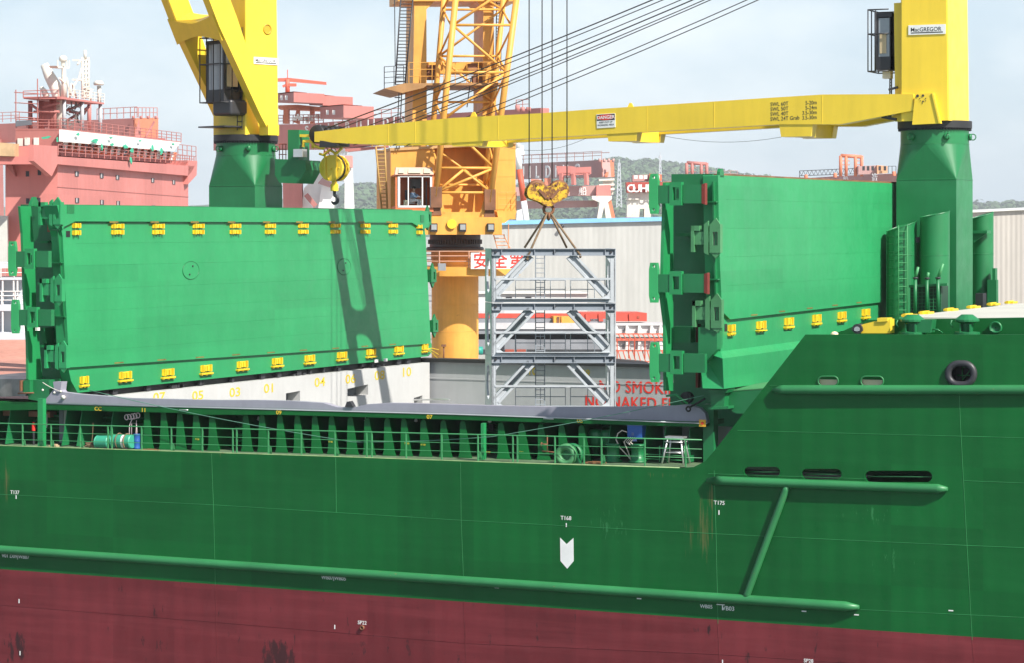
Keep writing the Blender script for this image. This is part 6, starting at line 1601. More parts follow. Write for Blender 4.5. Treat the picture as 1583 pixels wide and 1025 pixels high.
for i in range(46):
    a = S1(rnd3.uniform(102, 128), rnd3.uniform(160, 198), -.5); m.tube([a, a + E1 * rnd3.uniform(-1.6, 1.6) + UP * rnd3.uniform(-.5, .5)], rnd3.uniform(.02, .055), 5)
m.build('pipework', plain('pipework_grey', (.16, .14, .13), .6), mi)
m = MB(); m.tube([S0(90, 198, 3), S0(91, 160, 3), S0(91, 147, 3), S0(85, 132, 3), S0(76, 116, 3), S0(68.5, 99, 3)], [.40, .40, .40, .38, .33, .24], 16); m.tube([S0(72, 149, 3), S0(68, 140, 3), S0(63.5, 134, 3)], [.2, .17, .12], 10); m.build('exhaust_funnel', M['rusty_white'], fs)
m = MB(); m.tube([S1(99, 150, -.3), S1(98.5, 104, -.3)], .18, 8, r1=.12)
m.prism([S1(88, 101, -.3), S1(108, 102, -.3), S1(107, 105.5, -.3), S1(90, 104.5, -.3)], E0 * .5); m.lathe(S1(97.5, 101, -.3), UP, [(.13, 0), (.13, .25), (.24, .3), (.24, .5), (.1, .62), (0, .62)], 12)
for a, b in ((89, 92), (107, 93), (103, 92)): m.tube([S1(a, 102, -.3), S1(a, b, -.3)], .035, 5)
m.tube([S1(108, 150, -.3), S1(103, 120, -.3)], .06, 6); m.tube([S1(92, 120, -.3), S1(99, 128, -.3)], .06, 6)
m.tube([S1(118, 150, -.4), S1(113, 133, -.4), S1(122, 120, -.4), S1(126, 105, -.4)], .07, 6); m.torus(S1(111, 138, -.4), E0, .35, .06, 18, 6)
m.build('radar_mast', M['rusty_white'], fs)
m = MB()
for px in (127.5, 133, 137): m.tube([S1(px, 152, -.4), S1(px - .5, 88, -.4)], .07, 6)
for k in range(9): m.tube([S1(127, 150 - 7 * k, -.4), S1(137, 147 - 7 * k, -.4)], .045, 5); m.tube([S1(137, 150 - 7 * k, -.4), S1(127, 145 - 7 * k, -.4)], .035, 5)
m.tube([S1(131.5, 90, -.4), S1(131.5, 77, -.4)], .10, 7); m.prism([S1(122, 91, -.4), S1(137, 92, -.4), S1(137, 94, -.4), S1(122, 93.5, -.4)], E0 * .4); m.tube([S1(120, 99, -.4), S1(126, 91, -.4)], .06, 6); m.tube([S1(137.5, 92, -.4), S1(137.5, 125, -.4)], .05, 6)
m.prism([S1(121, 121, -.4), S1(137, 122, -.4), S1(137, 124.5, -.4), S1(121, 123.5, -.4)], E0 * .4)
m.build('signal_mast', M['rusty_white'], fs)
m = MB(); m.tube([S1(153.5, 158, -.3), S1(153, 132, -.3)], .13, 8); m.lathe(S1(152.5, 131, -.3), UP, [(0, 0), (.3, 0), (.34, .15), (.2, .28), (0, .3)], 12); m.tube([S1(140, 157, -.3), S1(140, 137, -.3)], .09, 6); m.prism([S1(136, 136, -.3), S1(145, 137, -.3), S1(145, 138.5, -.3), S1(136, 138, -.3)], E0 * .4)
rails(m, [S1(106, 152, .05), S1(161, 158.5, .05)], .58, .03, 3, 1.3); m.build('light_post', M['rusty_white'], fs)
m = MB(); rails(m, [S0(36, 151, .2), S0(90, 149, .2)], .42, .03, 2, 1.0)
for px in (24.5, 58): m.tube([S0(px, 196, .5), S0(px, 138 if px < 30 else 121, .5)], .035, 5)
for y in (142, 158, 172, 180): m.tube([S0(22, y, .5), S0(60, y + 2, .5)], .03, 5)
m.build('scaffold', M['gantry_red'], fs)
m = MB(); m.prism([S0(24, 186, -.1), S0(48, 185, -.1), S0(49, 192, -.1), S0(24, 195, -.1)], E1 * .1); m.build('tarpaulin', plain('tarp_grey', (.13, .14, .16), .7), fs)
m = MB(); rails(m, [S0(25, 197, .05), S0(92, 198, .05)], .5, .03, 3, .6); rails(m, [S1(94, 198, .1), S1(280, 218.5, .1)], .62, .03, 3, 1.6); m.build('roof_rail', M['gantry_red'], fs)
m = MB(); m.prism([S1(228, 211, -1), S1(256, 213, -1), S1(256, 219, -1), S1(228, 218, -1)], E0 * 1.2); m.tube([S1(225, 212, -.6), S1(238, 188, -.6)], .08, 6); m.build('deck_locker', M['gantry_red'], fs)
bx_ = MB(); bx_.prism([S0(-10, 219, -1.5), S0(22, 221, -1.5), S0(22, 241, -1.5), S0(-10, 240, -1.5)], E1 * 1.0); tag(bx_.build('wooden_crate', paint('crate_wood', (.52, .36, .20), .8, .2, 1, .1)), 'pale wooden crate on the bridge wing at the left edge', 'crate')
# grey hull of another vessel, low at the far left
GV = plane_fn(at_d(20, 460, 135))
gv = thing('grey_vessel', 'pale grey vessel with open deck galleries at the left edge, left of the green cover', 'ship', GV(10, 540))
M['vessel_grey'] = paint('vessel_grey', (.50, .54, .58), .55, .06, .5, .1)
m = MB(); slab(m, [(-60, 405), (42, 405), (42, 412), (-60, 412)], 0, 3, GV); slab(m, [(-60, 428), (42, 428), (42, 432), (-60, 432)], 0, 3, GV); slab(m, [(-60, 470), (44, 470), (44, 480), (-60, 480)], 0, 3, GV); slab(m, [(-60, 515), (46, 515), (46, 526), (-60, 526)], -.3, 3.3, GV); slab(m, [(-60, 428), (44, 428), (44, 520), (-60, 520)], 1.6, .4, GV)
gb_ = m.build('gallery', M['vessel_grey'], gv)
m = MB()
for x in (-30, -8, 3, 20, 26, 36): slab(m, [(x, 430), (x + 2.2, 430), (x + 2.2, 520), (x, 520)], .05, .3, GV)
m.build('gallery_post', M['white'], gv)
m = MB(); rails(m, [GV(-60, 428, 0), GV(42, 428, 0)], .75, .03, 3, .7); rails(m, [GV(-60, 470, 0), GV(44, 470, 0)], .7, .03, 3, .7); m.build('gallery_rail', M['white'], gv)
m = MB(); slab(m, [(-60, 330), (11, 333), (11, 404), (-60, 404)], 12, 6, GV); m.build('stone_block', plain('pale_stone', (.5, .5, .46), .8), gv)
m = MB(); m.prism([GV(-60, 526, -.4), GV(47, 526, -.4), GV(52, 590, -12), GV(-60, 590, -12)], UP * -.3); tag(m.build('quay_deck', paint('pink_plate', (.50, .23, .17), .7, .15, .5, .3)), 'pinkish steel deck surface at the left edge beside the green cover', 'steel deck')

# ================================================================ big gantry cranes far behind
def girder(parent, name, pts, d0, d1, thick, mat, bevel=0):
    """front face from pixel corners: left edge at depth d0, right edge at d1"""
    xs_ = [a for a, b in pts]; lo, hi = min(xs_), max(xs_)
    P = [at_d(a, b, d0 + (d1 - d0) * (a - lo) / max(1e-6, hi - lo)) for a, b in pts]
    h = Vector((at_d(hi, HY, d1) - at_d(lo, HY, d0))); h.z = 0; h.normalize(); n = Vector((-h.y, h.x, 0))
    o = MB().prism(P, n * thick).build(name, M[mat], parent)
    return o, h, n
def g_text(parent, body, px, py, hpx, D, h, mat='white_mark', **kw):
    q = at_d(px, py, D); n = Vector((h.y, -h.x, 0)); text_part('lettering', body, M[mat], parent, q + n * .05, h, UP, hpx / FPX * D, depth=.05, bold=.02, **kw)
# A: girder behind the left crane and the jib
ga = thing('gantry_crane', 'red gantry crane carrying three machine houses and a small service crane on its girder', 'gantry crane', at_d(500, 420, 330))
g1, h1, n1 = girder(ga, 'girder', [(330, 193), (470, 191), (620, 179), (836, 166), (836, 196), (620, 218), (520, 230), (330, 232)], 345, 305, 1.5, 'gantry_red')
for i, (t, px, py) in enumerate((('S', 472, 206), ('H', 489, 204), ('I', 507, 202), ('P', 517, 201), ('B', 534, 199.5), ('U', 551, 198), ('I', 568, 196.5), ('L', 577, 195.5), ('D', 592, 194), ('I', 608, 192), ('N', 618, 191))):
    g_text(ga, t, px, py, 12, 331 - (px - 330) * .078, h1)
def house(parent, a, b, c_, d_, y0l, y0r, y1l, y1r, yc0, yc1, D, mat='gantry_orange'):
    """two-faced hut: left face a..b (away), lit end face b..c"""
    A, B, C_ = at_d(a, HY, D), at_d(b, HY, D - 6), at_d(c_, HY, D + 3)
    def P(px, py, q): k = ((q - CAM).dot(FW)); return at_d(px, py, k)
    m = MB(); m.prism([P(a, y0l, A), P(b, yc0, B), P(b, yc1, B), P(a, y1l, A)], (C_ - B) * 1.0 if False else Vector((.35, 1, 0)).normalized() * 5)
    o = m.build('machine_house', M['gantry_red'], parent)
    m = MB(); m.prism([P(b, yc0, B), P(c_, y0r, C_), P(c_, y1r, C_), P(b, yc1, B)], FW * .4); m.build('lit_end', M[mat], o)  # sunlight on this face put into a brighter colour
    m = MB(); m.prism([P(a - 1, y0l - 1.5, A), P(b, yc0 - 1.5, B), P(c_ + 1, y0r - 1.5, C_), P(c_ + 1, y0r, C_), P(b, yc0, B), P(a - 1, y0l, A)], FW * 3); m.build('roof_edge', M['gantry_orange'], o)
    m = MB()
    for t in (.35, .62):
        q = P(a + (b - a) * t, (y0l + y1l) / 2 - 1, A.lerp(B, t)) - FW * .1; m.obox(q, RT, FW, UP, .26, .05, .28)
    for t in (.4, .7):
        q = P(b + (c_ - b) * t, (yc0 + yc1) / 2 - 1, B.lerp(C_, t)) - FW * .1; m.obox(q, RT, FW, UP, .26, .05, .28)
    m.build('window', M['white'], o)
    return o
house(ga, 428, 454, 473, 0, 145, 144, 158, 159, 142, 157, 318)
house(ga, 478, 499, 516, 0, 149, 149, 162, 164, 147, 162, 322)
house(ga, 495, 531, 559, 0, 165, 164, 183, 178, 162, 181, 316)
m = MB(); k = at_d(445, 150, 320)
m.tube([at_d(444.5, 142, 320), at_d(444.5, 122, 320)], .3, 8); m.prism([at_d(420, 120.5, 320), at_d(447, 119.5, 320), at_d(504, 126, 320), at_d(504, 130, 320), at_d(447, 125, 320), at_d(420, 125, 320)], FW * .8); m.tube([at_d(444.5, 120, 320), at_d(444.5, 107, 320)], .06, 5); m.obox(at_d(452, 130.5, 320), RT, FW, UP, .5, .3, .18); m.beam(at_d(437, 133, 320), at_d(444, 130, 320), .3, .3); m.build('service_crane', plain('service_red', (.62, .14, .09), .6), ga)
m = MB(); m.prism([at_d(a, b, 321) for a, b in ((430, 162), (460, 161), (500, 165), (500, 170), (430, 167))], FW * 4)
for px, w_ in ((442, 4), (460, 2), (482, 3)): m.prism([at_d(px - w_, 164, 321), at_d(px + w_, 164, 321), at_d(px + w_, 190, 321), at_d(px - w_, 190, 321)], FW * 2)
m.beam(at_d(462, 165, 321), at_d(456, 189, 321), .4, .4); m.build('trolley_frame', M['gantry_orange'], ga)
m = MB(); rails(m, [at_d(430, 191, 322), at_d(500, 189.5, 318)], 1.1, .06, 3, .8); rails(m, [at_d(500, 189, 318), at_d(620, 179, 312)], 1.0, .05, 2, 1.5); m.build('girder_rail', M['gantry_red'], ga); m = MB(); rails(m, [at_d(798, 168, 306), at_d(818, 167, 305)], 1.1, .05, 2, .9); m.build('girder_rail', M['gantry_red'], ga)
rr_ = random.Random(8)
for i in range(16):
    q = at_d(455 + i * 2.8, 185 - rr_.uniform(0, 6), 320); MB().obox(q, RT, FW, UP, rr_.uniform(.1, .3), .2, rr_.uniform(.1, .4)).build('deck_box', M['white'], ga)
for i in range(12):
    q = at_d(512 + i * 2.2, 238 - rr_.uniform(0, 6), 318); MB().obox(q, RT, FW, UP, rr_.uniform(.1, .25), .2, rr_.uniform(.1, .3)).build('deck_box', M['white'], ga)
m = MB()
for px in (798, 806, 815): m.tube([at_d(px - 6 + 8, 165 - (px == 798) * 3, 305), at_d(px + 2, 172, 305)], .3, 8)
m.build('girder_post', M['gantry_red'], ga)
# its legs: red column and white portal with a pink house
m = MB(); m.prism([at_d(a, b, 325) for a, b in ((437, 281), (466, 281), (470, 420), (440, 420))], FW * 2.5); m.build('red_leg', M['pink'], ga)
m = MB(); m.prism([at_d(a, b, 325) for a, b in ((510, 256), (543, 258), (550, 420), (532, 420), (533, 279), (519, 279), (507, 420), (478, 420), (498, 280), (502, 262))], FW * 3); m.prism([at_d(a, b, 326) for a, b in ((505, 256), (470, 290), (455, 420), (480, 420), (500, 290))], FW * 2); m.build('white_leg', M['white'], ga)
m = MB(); m.prism([at_d(a, b, 322) for a, b in ((509, 240), (543, 240), (543, 258), (509, 256))], FW * 3); ph = m.build('leg_house', plain('house_pink', (.66, .30, .26), .6), ga)
m = MB(); m.prism([at_d(a, b, 321.6) for a, b in ((517, 241), (533, 241), (533, 256), (517, 255))], FW * .2); m.build('house_panel', M['white'], ph)
m = MB(); m.prism([at_d(a, b, 321.6) for a, b in ((511, 242), (514, 242), (514, 251), (511, 251))], FW * .2); m.build('house_door', plain('door_teal', (.25, .4, .4), .6), ph)
m = MB(); m.prism([at_d(a, b, 327) for a, b in ((500, 232), (600, 224), (600, 227), (500, 238))], FW * 2)
for i in range(9): m.beam(at_d(492 + 2.3 * i, 283 + i * .8, 324), at_d(500 + 2 * i, 274 + i * 1.2, 324), .12, .12)
MB().beam(at_d(473, 300, 324), at_d(488, 318, 324), .6, .6).build('leg_strut', M['gantry_red'], ga); m.build('leg_bracing', M['gantry_red'], ga)
# B: the long girder at the far left
gb2 = thing('gantry_crane', 'red gantry girder with its sunlit end coloured orange behind the unfinished ship', 'gantry crane', at_d(150, 420, 380))
g2, h2, n2 = girder(gb2, 'girder', [(-80, 194), (205, 182), (208, 214), (-80, 222)], 400, 380, 1.5, 'gantry_red')
m = MB(); m.prism([at_d(a, b, d_) for a, b, d_ in ((208, 182, 380), (244, 181, 388), (244, 214, 388), (208, 214, 380))], FW * .5); m.build('lit_girder_end', M['gantry_orange'], gb2)  # sunlight on the girder's end face painted as orange
for t, px, py in (('R', -2, 216), ('I', 13, 215), ('U', -20, 216), ('E', 148, 205), ('S', 174, 206)): g_text(gb2, t, px, py, 17 if px < 20 else 10, 395, h2)
m = MB(); rails(m, [at_d(-60, 191, 399), at_d(30, 187, 393)], 1.5, .06, 3, 1.6); rails(m, [at_d(150, 184, 384), at_d(212, 181, 380)], 1.6, .07, 2, 1.2); rails(m, [at_d(208, 181, 380), at_d(243, 181, 387)], 1.5, .06, 2, 1.2)
for px in (206, 218, 229, 241): m.tube([at_d(px, 183, 379.5), at_d(px, 178.5, 379.5)], .22, 6)
m.build('girder_rail', M['gantry_red'], gb2)
m = MB()
for px in (-10, 230): m.prism([at_d(a, b, 392) for a, b in ((px - 8, 214), (px + 8, 214), (px + 12, 430), (px - 12, 430))], FW * 3)
m.build('gantry_leg', M['gantry_red'], gb2)
# C: BUILDING girder in the middle distance
gc = thing('gantry_crane', 'brown-red gantry girder with large white letters behind the heart-shaped sheave block', 'gantry crane', at_d(880, 420, 420))
g3, h3, n3 = girder(gc, 'girder', [(770, 254), (930, 246.5), (932, 273), (770, 277)], 440, 405, 1.5, 'gantry_brown')
m = MB(); m.prism([at_d(a, b, d_) for a, b, d_ in ((930, 246.5, 405), (949, 248, 414), (950, 273, 414), (931, 273, 405))], FW * .5); m.beam(at_d(937, 272, 404), at_d(945, 248, 411), .4, .3); m.build('lit_girder_end', M['gantry_orange'], gc)  # end face coloured orange for the sun on it
for t, px, py in (('B', 778, 276), ('U', 803, 275), ('I', 818, 274), ('L', 828, 274), ('D', 843, 273.5), ('I', 858, 273), ('N', 870, 272.5), ('G', 888, 271)): g_text(gc, t, px, py, 18, 433 - (px - 770) * .2, h3)
m = MB(); rails(m, [at_d(772, 253, 438), at_d(930, 246, 405)], 1.35, .06, 2, 3.0); m.tube([at_d(772, 240.5, 438), at_d(942, 235, 405)], .06, 5)
for px in (927, 934, 941, 948): m.tube([at_d(px, 250, 404), at_d(px, 244.5, 404)], .22, 6)
m.build('girder_rail', M['gantry_brown'], gc)
m = MB(); m.prism([at_d(a, b, 400) for a, b in ((860, 256), (882, 256), (890, 258), (914, 257), (914, 268), (882, 269), (862, 267))], FW * 4); m.prism([at_d(a, b, 398.5) for a, b in ((882, 256), (890, 257), (890, 267), (882, 268))], FW * .5)
for px in (868, 886, 906): m.beam(at_d(px, 267, 400), at_d(px + (1 if px > 880 else 0), 285, 400), .8, .5)
m.prism([at_d(a, b, 400) for a, b in ((862, 267), (912, 266), (912, 269), (862, 271))], FW * 3); m.build('trolley', M['pink'], gc)
m = MB(); m.prism([at_d(a, b, 402) for a, b in ((770, 289), (922, 286), (922, 302), (770, 302))], FW * 5); m.prism([at_d(a, b, 404) for a, b in ((770, 310), (924, 309), (924, 319), (770, 323))], FW * 5); m.build('lower_girder', M['gantry_brown'], gc)
q = at_d(899, 298, 401.5); text_part('lettering', '船', M['white_mark'], gc, at_d(894, 299.5, 401.8), RT, UP, .95, depth=.05)
MB().prism([at_d(a, b, 401) for a, b in ((922, 286), (944, 285), (944, 302), (922, 303))], FW * 4).build('end_carriage', M['pink'], gc); m = MB(); m.prism([at_d(a, b, 401.5) for a, b in ((821, 276), (837, 277), (837, 286), (821, 287))], FW * 3); m.prism([at_d(a, b, 401.5) for a, b in ((842, 275), (852, 275), (852, 286), (842, 286))], FW * 3); m.build('trolley_cab', plain('cab_salmon', (.64, .22, .14), .6), gc)
m = MB(); m.prism([at_d(a, b, 400) for a, b in ((915, 302), (946, 302), (946, 307), (940, 312), (947, 345), (952, 420), (942, 420), (938, 345), (934, 318), (928, 345), (926, 420), (918, 420), (922, 345), (927, 312), (915, 307))], FW * 3)
for y in (276, 284, 291): m.prism([at_d(a, b, 402) for a, b in ((926, y), (950, y - 1), (950, y + 2), (926, y + 3))], FW * 3)
m.prism([at_d(a, b, 403) for a, b in ((932, 276), (948, 275), (948, 300), (932, 300))], FW * 1.5); m.build('white_leg', M['rusty_white'], gc)
m = MB(); m.beam(at_d(940, 305, 401), at_d(949, 345, 401), .8, .8); m.build('orange_leg', M['gantry_orange'], gc)
# D: shorter crane with letters on a white pier
gd = thing('gantry_crane', 'small red gantry crane with white letters on a squat white leg', 'gantry crane', at_d(988, 420, 440))
m = MB(); m.prism([at_d(a, b, 440) for a, b in ((968, 281), (1040, 280), (1040, 296), (970, 297))], FW * 5); m.build('girder', plain('deep_red', (.40, .07, .05), .6), gd)
for t, px in (('O', 969), ('U', 978), ('H', 989), ('U', 1000), ('A', 1007)): g_text(gd, t, px, 296, 11.5, 439.5, RT)
m = MB(); m.prism([at_d(a, b, 442) for a, b in ((978, 270), (1004, 269), (1004, 279), (978, 280))], FW * 4); hh_ = m.build('machine_house', M['gantry_brown'], gd); m = MB(); m.prism([at_d(a, b, 441) for a, b in ((1004, 267.5), (1023, 269), (1023, 279), (1004, 279))], FW * 2); m.build('lit_end', M['gantry_orange'], hh_)  # sunlit end of the hut painted orange
m = MB()
for px in (983, 991, 998, 1010, 1017): m.obox(at_d(px, 273, 440.5), RT, FW, UP, .3, .05, .3)
m.build('window', M['white'], hh_)
m = MB(); m.prism([at_d(a, b, 441) for a, b in ((971, 297), (1004, 297), (1006, 322), (1008, 420), (994, 420), (996, 322), (989, 322), (984, 420), (966, 420), (970, 310))], FW * 4); m.prism([at_d(a, b, 440.6) for a, b in ((968, 306), (990, 306), (990, 308), (968, 308))], FW * .4); lg = m.build('white_leg', M['rusty_white'], gd)
m = MB(); m.prism([at_d(a, b, 440.5) for a, b in ((966, 335), (1008, 335), (1009, 345), (965, 345))], FW * .5); m.build('red_foot', M['primer'], lg)
# E: gantry behind the forward cover: lattice walkway, portal and hut
ge = thing('gantry_crane', 'brownish gantry girder with a pipe portal, a hut and a lattice walkway on top', 'gantry crane', at_d(1310, 420, 400))
g5, h5, n5 = girder(ge, 'girder', [(1244, 275), (1300, 271), (1420, 266), (1420, 300), (1244, 300)], 420, 395, 2, 'gantry_brown')
text_part('lettering', '造', M['white_mark'], ge, at_d(1347.5, 279.5, 398), h5, UP, 1.0, depth=.05, bold=.01); text_part('lettering', '船', M['white_mark'], ge, at_d(1303, 282.5, 405), h5, UP, 1.0, depth=.05, bold=.01)
def portal(parent, xs4, yt, yb, D, mat):
    m = MB()
    for x in xs4: m.tube([at_d(x, yb, D), at_d(x, yt, D)], .27, 8)
    m.tube([at_d(xs4[0], yt, D), at_d(xs4[-1], yt + 2, D)], .26, 8); m.tube([at_d(xs4[0] + 1, yt - 1, D + 3), at_d(xs4[-1], yt + 1, D + 3)], .2, 8)
    for k_ in (8, 14): m.tube([at_d(xs4[0], yt + k_, D), at_d(xs4[1] + 6, yt + k_, D)], .06, 5); m.tube([at_d(xs4[-2], yt + k_, D), at_d(xs4[-1], yt + k_, D)], .06, 5)
    return m.build('pipe_portal', M[mat], parent)
portal(ge, (1299.5, 1308, 1322.5, 1332), 240, 272, 402, 'gantry_orange')
m = MB(); m.prism([at_d(a, b, 400) for a, b in ((1327, 256), (1356, 255), (1356, 268), (1327, 269))], FW * 4); m.build('machine_house', M['gantry_brown'], ge)
m = MB(); m.prism([at_d(a, b, 399) for a, b in ((1356, 254.5), (1372, 256), (1372, 267), (1356, 268))], FW * 1); m.build('lit_end', plain('sunlit_ochre', (.68, .36, .2), .6), ge)  # ochre carries the sunlight on the hut's end
m = MB()
for x in (1335, 1342, 1349, 1360, 1368): m.obox(at_d(x, 259.5, 398.4), RT, FW, UP, .2, .05, .35)
m.build('window', M['dark'], ge)
m = MB(); n_ = 14
m.tube([at_d(1236, 263.5, 415), at_d(1322, 259.5, 405)], .05, 5); m.tube([at_d(1236, 271, 415), at_d(1322, 268, 405)], .05, 5)
for i in range(n_): 
    x = 1236 + i * 6.3; m.tube([at_d(x, 263.3 - i * .28, 414), at_d(x + 3.1, 271 - i * .25, 414)], .035, 4); m.tube([at_d(x + 3.1, 271 - i * .25, 414), at_d(x + 6.3, 263 - i * .28, 414)], .035, 4)
m.tube([at_d(1236, 263, 415), at_d(1236, 275, 415)], .05, 5); m.build('lattice_walkway', M['dark'], ge); m = MB(); rails(m, [at_d(1373, 267, 397), at_d(1385, 267, 397)], 1.1, .05, 1, .8); m.build('hut_rail', M['dark'], ge)
m = MB()
for x, y in ((1246, 273), (1291, 270.5), (1382, 268)): m.lathe(at_d(x, y + 3, 399), UP, [(.3, 0), (.3, .5), (.2, .7), (0, .7)], 10)
for x in (1270, 1400): m.prism([at_d(a, b, 410) for a, b in ((x - 8, 290), (x + 8, 290), (x + 12, 430), (x - 12, 430))], FW * 3)
m.build('girder_post', M['gantry_orange'], ge)
# F: pipe portal left of the forward covers' top
gf = thing('gantry_crane', 'red pipe portal of a distant crane without any hut beside it', 'gantry crane', at_d(1078, 420, 400))
portal(gf, (1061.5, 1070, 1084, 1092.5), 251, 277, 402, 'gantry_red')
m = MB(); m.prism([at_d(a, b, 404) for a, b in ((1040, 274), (1200, 272), (1200, 300), (1040, 300))], FW * 4)
rails(m, [at_d(1096, 273, 403), at_d(1140, 272, 403)], .9, .05, 2, 1.2); m.build('girder', M['gantry_brown'], gf)
m = MB()
for x in (1060, 1160): m.prism([at_d(a, b, 405) for a, b in ((x - 8, 298), (x + 8, 298), (x + 10, 430), (x - 10, 430))], FW * 3)
m.build('gantry_leg', M['gantry_red'], gf)
# red and white striped leg leaning beside the orange crane
st = thing('striped_pole', 'leaning pole banded white and red right beside the orange crane house', 'pole', at_d(820, 420, 260))
zs_ = [(798.5, 200, 'white'), (799.5, 229, 'white'), (803, 261, 'stock_red'), (809.5, 310, 'white'), (822, 400, None)]
for (a, b, c_), (d_, e_, f__) in zip(zs_[:-1], zs_[1:]):
    MB().tube([at_d(a, b, 260), at_d(d_, e_, 260)], .32, 14).build('pole_band', M['white'] if c_ == 'white' else M['lattice_red'], st)
m = MB(); m.prism([at_d(a, b, 262) for a, b in ((797, 222), (809, 224), (811, 238), (800, 240))], FW * 1); m.build('pole_head', M['white'], st); m = MB(); m.prism([at_d(a, b, 262) for a, b in ((799, 325), (808, 322), (812, 350), (798, 350))], FW * 1); m.build('pole_foot', M['white'], st)
# lattice towers on the hill
def tower(px, y0, y1, w0, D, label):
    m = MB(); 
    for s in (-1, 1): m.tube([at_d(px + s * w0, y1, D), at_d(px + s * w0 * .3, y0 + 6, D)], .10, 5)
    m.tube([at_d(px, y0 + 8, D), at_d(px, y0, D)], .08, 5); n_ = 9
    for i in range(n_):
        t0_, t1_ = i / n_, (i + 1) / n_; ya, yb2 = y1 + (y0 + 6 - y1) * t0_, y1 + (y0 + 6 - y1) * t1_; wa, wb = w0 * (1 - .7 * t0_), w0 * (1 - .7 * t1_)
        m.tube([at_d(px - wa, ya, D), at_d(px + wb, yb2, D)], .07, 4); m.tube([at_d(px + wa, ya, D), at_d(px - wb, yb2, D)], .07, 4)
    m.prism([at_d(px - 2, y0 + 6, D), at_d(px + 2, y0 + 6, D), at_d(px + 2.5, y0 + 9, D), at_d(px - 2.5, y0 + 9, D)], FW * .8)
    tag(m.build('radio_mast', plain('mast_grey', (.5, .52, .55), .5)), label, 'mast')
tower(1020.5, 234, 300, 2.4, 560, 'thin grey radio mast on the wooded hill, left of the forward covers')
tower(957, 245, 320, 4, 520, 'hazy grey lattice tower right of the lettered gantry girder')
# ================================================================ loose gear on the side deck
def dk(px, py, y=74.3): return at_y(px, py, y)
g_ = 'green gear drums by the rail'
def drum(px0, px1, py, r, label, white):
    a, b = dk(px0, py), dk(px1, py); t = thing('winch_drum', label, 'drum', (a + b) / 2 - UP * r)
    m = MB(); d = (b - a).normalized(); Lb = (b - a).length
    m.lathe(a, d, [(0, 0), (r * .9, 0), (r, .03), (r, Lb - .03), (r * .9, Lb), (0, Lb)], 24, False); m.torus(a, d, r * .93, .025, 24, 6); m.build('drum_body', plain('teal_green', (.04, .32, .20), .45), t)
    if white:
        m = MB(); m.lathe(a + d * Lb * .55, d, [(r + .004, 0), (r + .004, .11)], 24); m.build('white_band', M['white_mark'], t)
        m = MB(); m.torus(a + d * Lb * .72, d, r + .02, .025, 24, 6); m.torus(a + d * Lb * .30 + UP * .02, d, r + .02, .02, 24, 6); m.build('strap', M['sling'], t)
    m = MB(); m.cyl(a - d * .03, a + d * .02, .07, 10); m.torus(a - d * .01, d, r * .55, .015, 18, 5); m.build('drum_end', M['rust'] if not white else M['silver'], t)
    for s in (-1, 1):
        MB().box(a + d * Lb * (.5 + .3 * s) + Vector((-.05, -r * .8, -r - .06)), a + d * Lb * (.5 + .3 * s) + Vector((.05, r * .8, -r * .7))).build('cradle', M['dark'], t)
drum(151, 170, 684.5, .235, 'dull green drum lying on the side deck, left of the white-banded one', False)
drum(176, 205, 683.5, .25, 'green drum with a white band and brown strap lying on the side deck', True)
def lathe_thing(name, label, cat, px, y, prof, mat, zoff=0, n=18, group=None):
    p = at_y(px, 690, y); z = zdeck(p.x) - .02 + zoff
    return tag(MB().lathe(Vector((p.x, y, z)), UP, prof, n).build(name, M[mat]), label, cat, group)
lathe_thing('oil_drum', 'blue steel drum on the side deck just right of the green drums', 'drum', 211.5, 74.5, [(0, 0), (.12, 0), (.125, .03), (.115, .05), (.115, .25), (.125, .27), (.115, .29), (.115, .5), (.125, .52), (.11, .52), (0, .50)], 'blue')
m = MB(); b0 = dk(200, 690, 74.9)
m.tube([b0, b0 + UP * .7, b0 + UP * .95 + X * .12, b0 + UP * .95 + X * .22], .02, 6); m.tube([b0 + X * .1, b0 + X * .1 + UP * .8, b0 + UP * .8 + X * .3, b0 + X * .32 + UP * .15], .018, 6); m.tube([b0 + X * .25 + UP * .05, b0 + X * .3 + UP * .9], .015, 6)
for i in range(5): m.torus(b0 + UP * (1.0 + .02 * i) + X * (-.12 + .12 * i), Vector((.2, 1, .3 * (i % 2))), .09, .02, 14, 6)
tag(m.build('hose_rack', plain('pinkish_white', (.62, .50, .50), .6)), 'white pipe rack with pink and white hose loops above the green drums', 'hose rack')
m = MB(); b0 = dk(141, 694, 74.3); rnd4 = random.Random(9)
m.tube([b0 + Vector((rnd4.uniform(-.25, .25), rnd4.uniform(-.1, .1), .03 + .012 * i)) for i in range(14)], .025, 5); m.tube([b0 + UP * .05, b0 + UP * .5 + X * .06, b0 + UP * .9 + X * .08], .012, 5)
tag(m.build('rope_heap', M['sling']), 'small heap of brown rope on the deck left of the green drums', 'rope')
m = MB(); b0 = dk(84, 690, 74.5); m.box(b0 + Vector((-.18, -.1, -.08)), b0 + Vector((.15, .1, .02))); m.box(b0 + Vector((-.05, -.08, .02)), b0 + Vector((.1, .08, .06))); tag(m.build('timber_block', plain('timber', (.45, .33, .2), .8)), 'short wooden blocks on the deck at the left, right of the bright green post', 'timber')
e_ = thing('fire_hydrant', 'red-topped hydrant standing on the side deck left of the bright green post', 'hydrant', dk(52, 688, 75.0) - UP * .1)
p = dk(52, 688, 75.0); m = MB(); m.cyl(p - UP * .1, p + UP * .55, .04, 10); m.build('hydrant_pipe', M['dark'], e_); m = MB(); m.cyl(p + UP * .5, p + UP * .74, .07, 12); m.cyl(p + UP * .74, p + UP * .8, .04, 10); m.build('hydrant_head', M['red_mark'], e_)
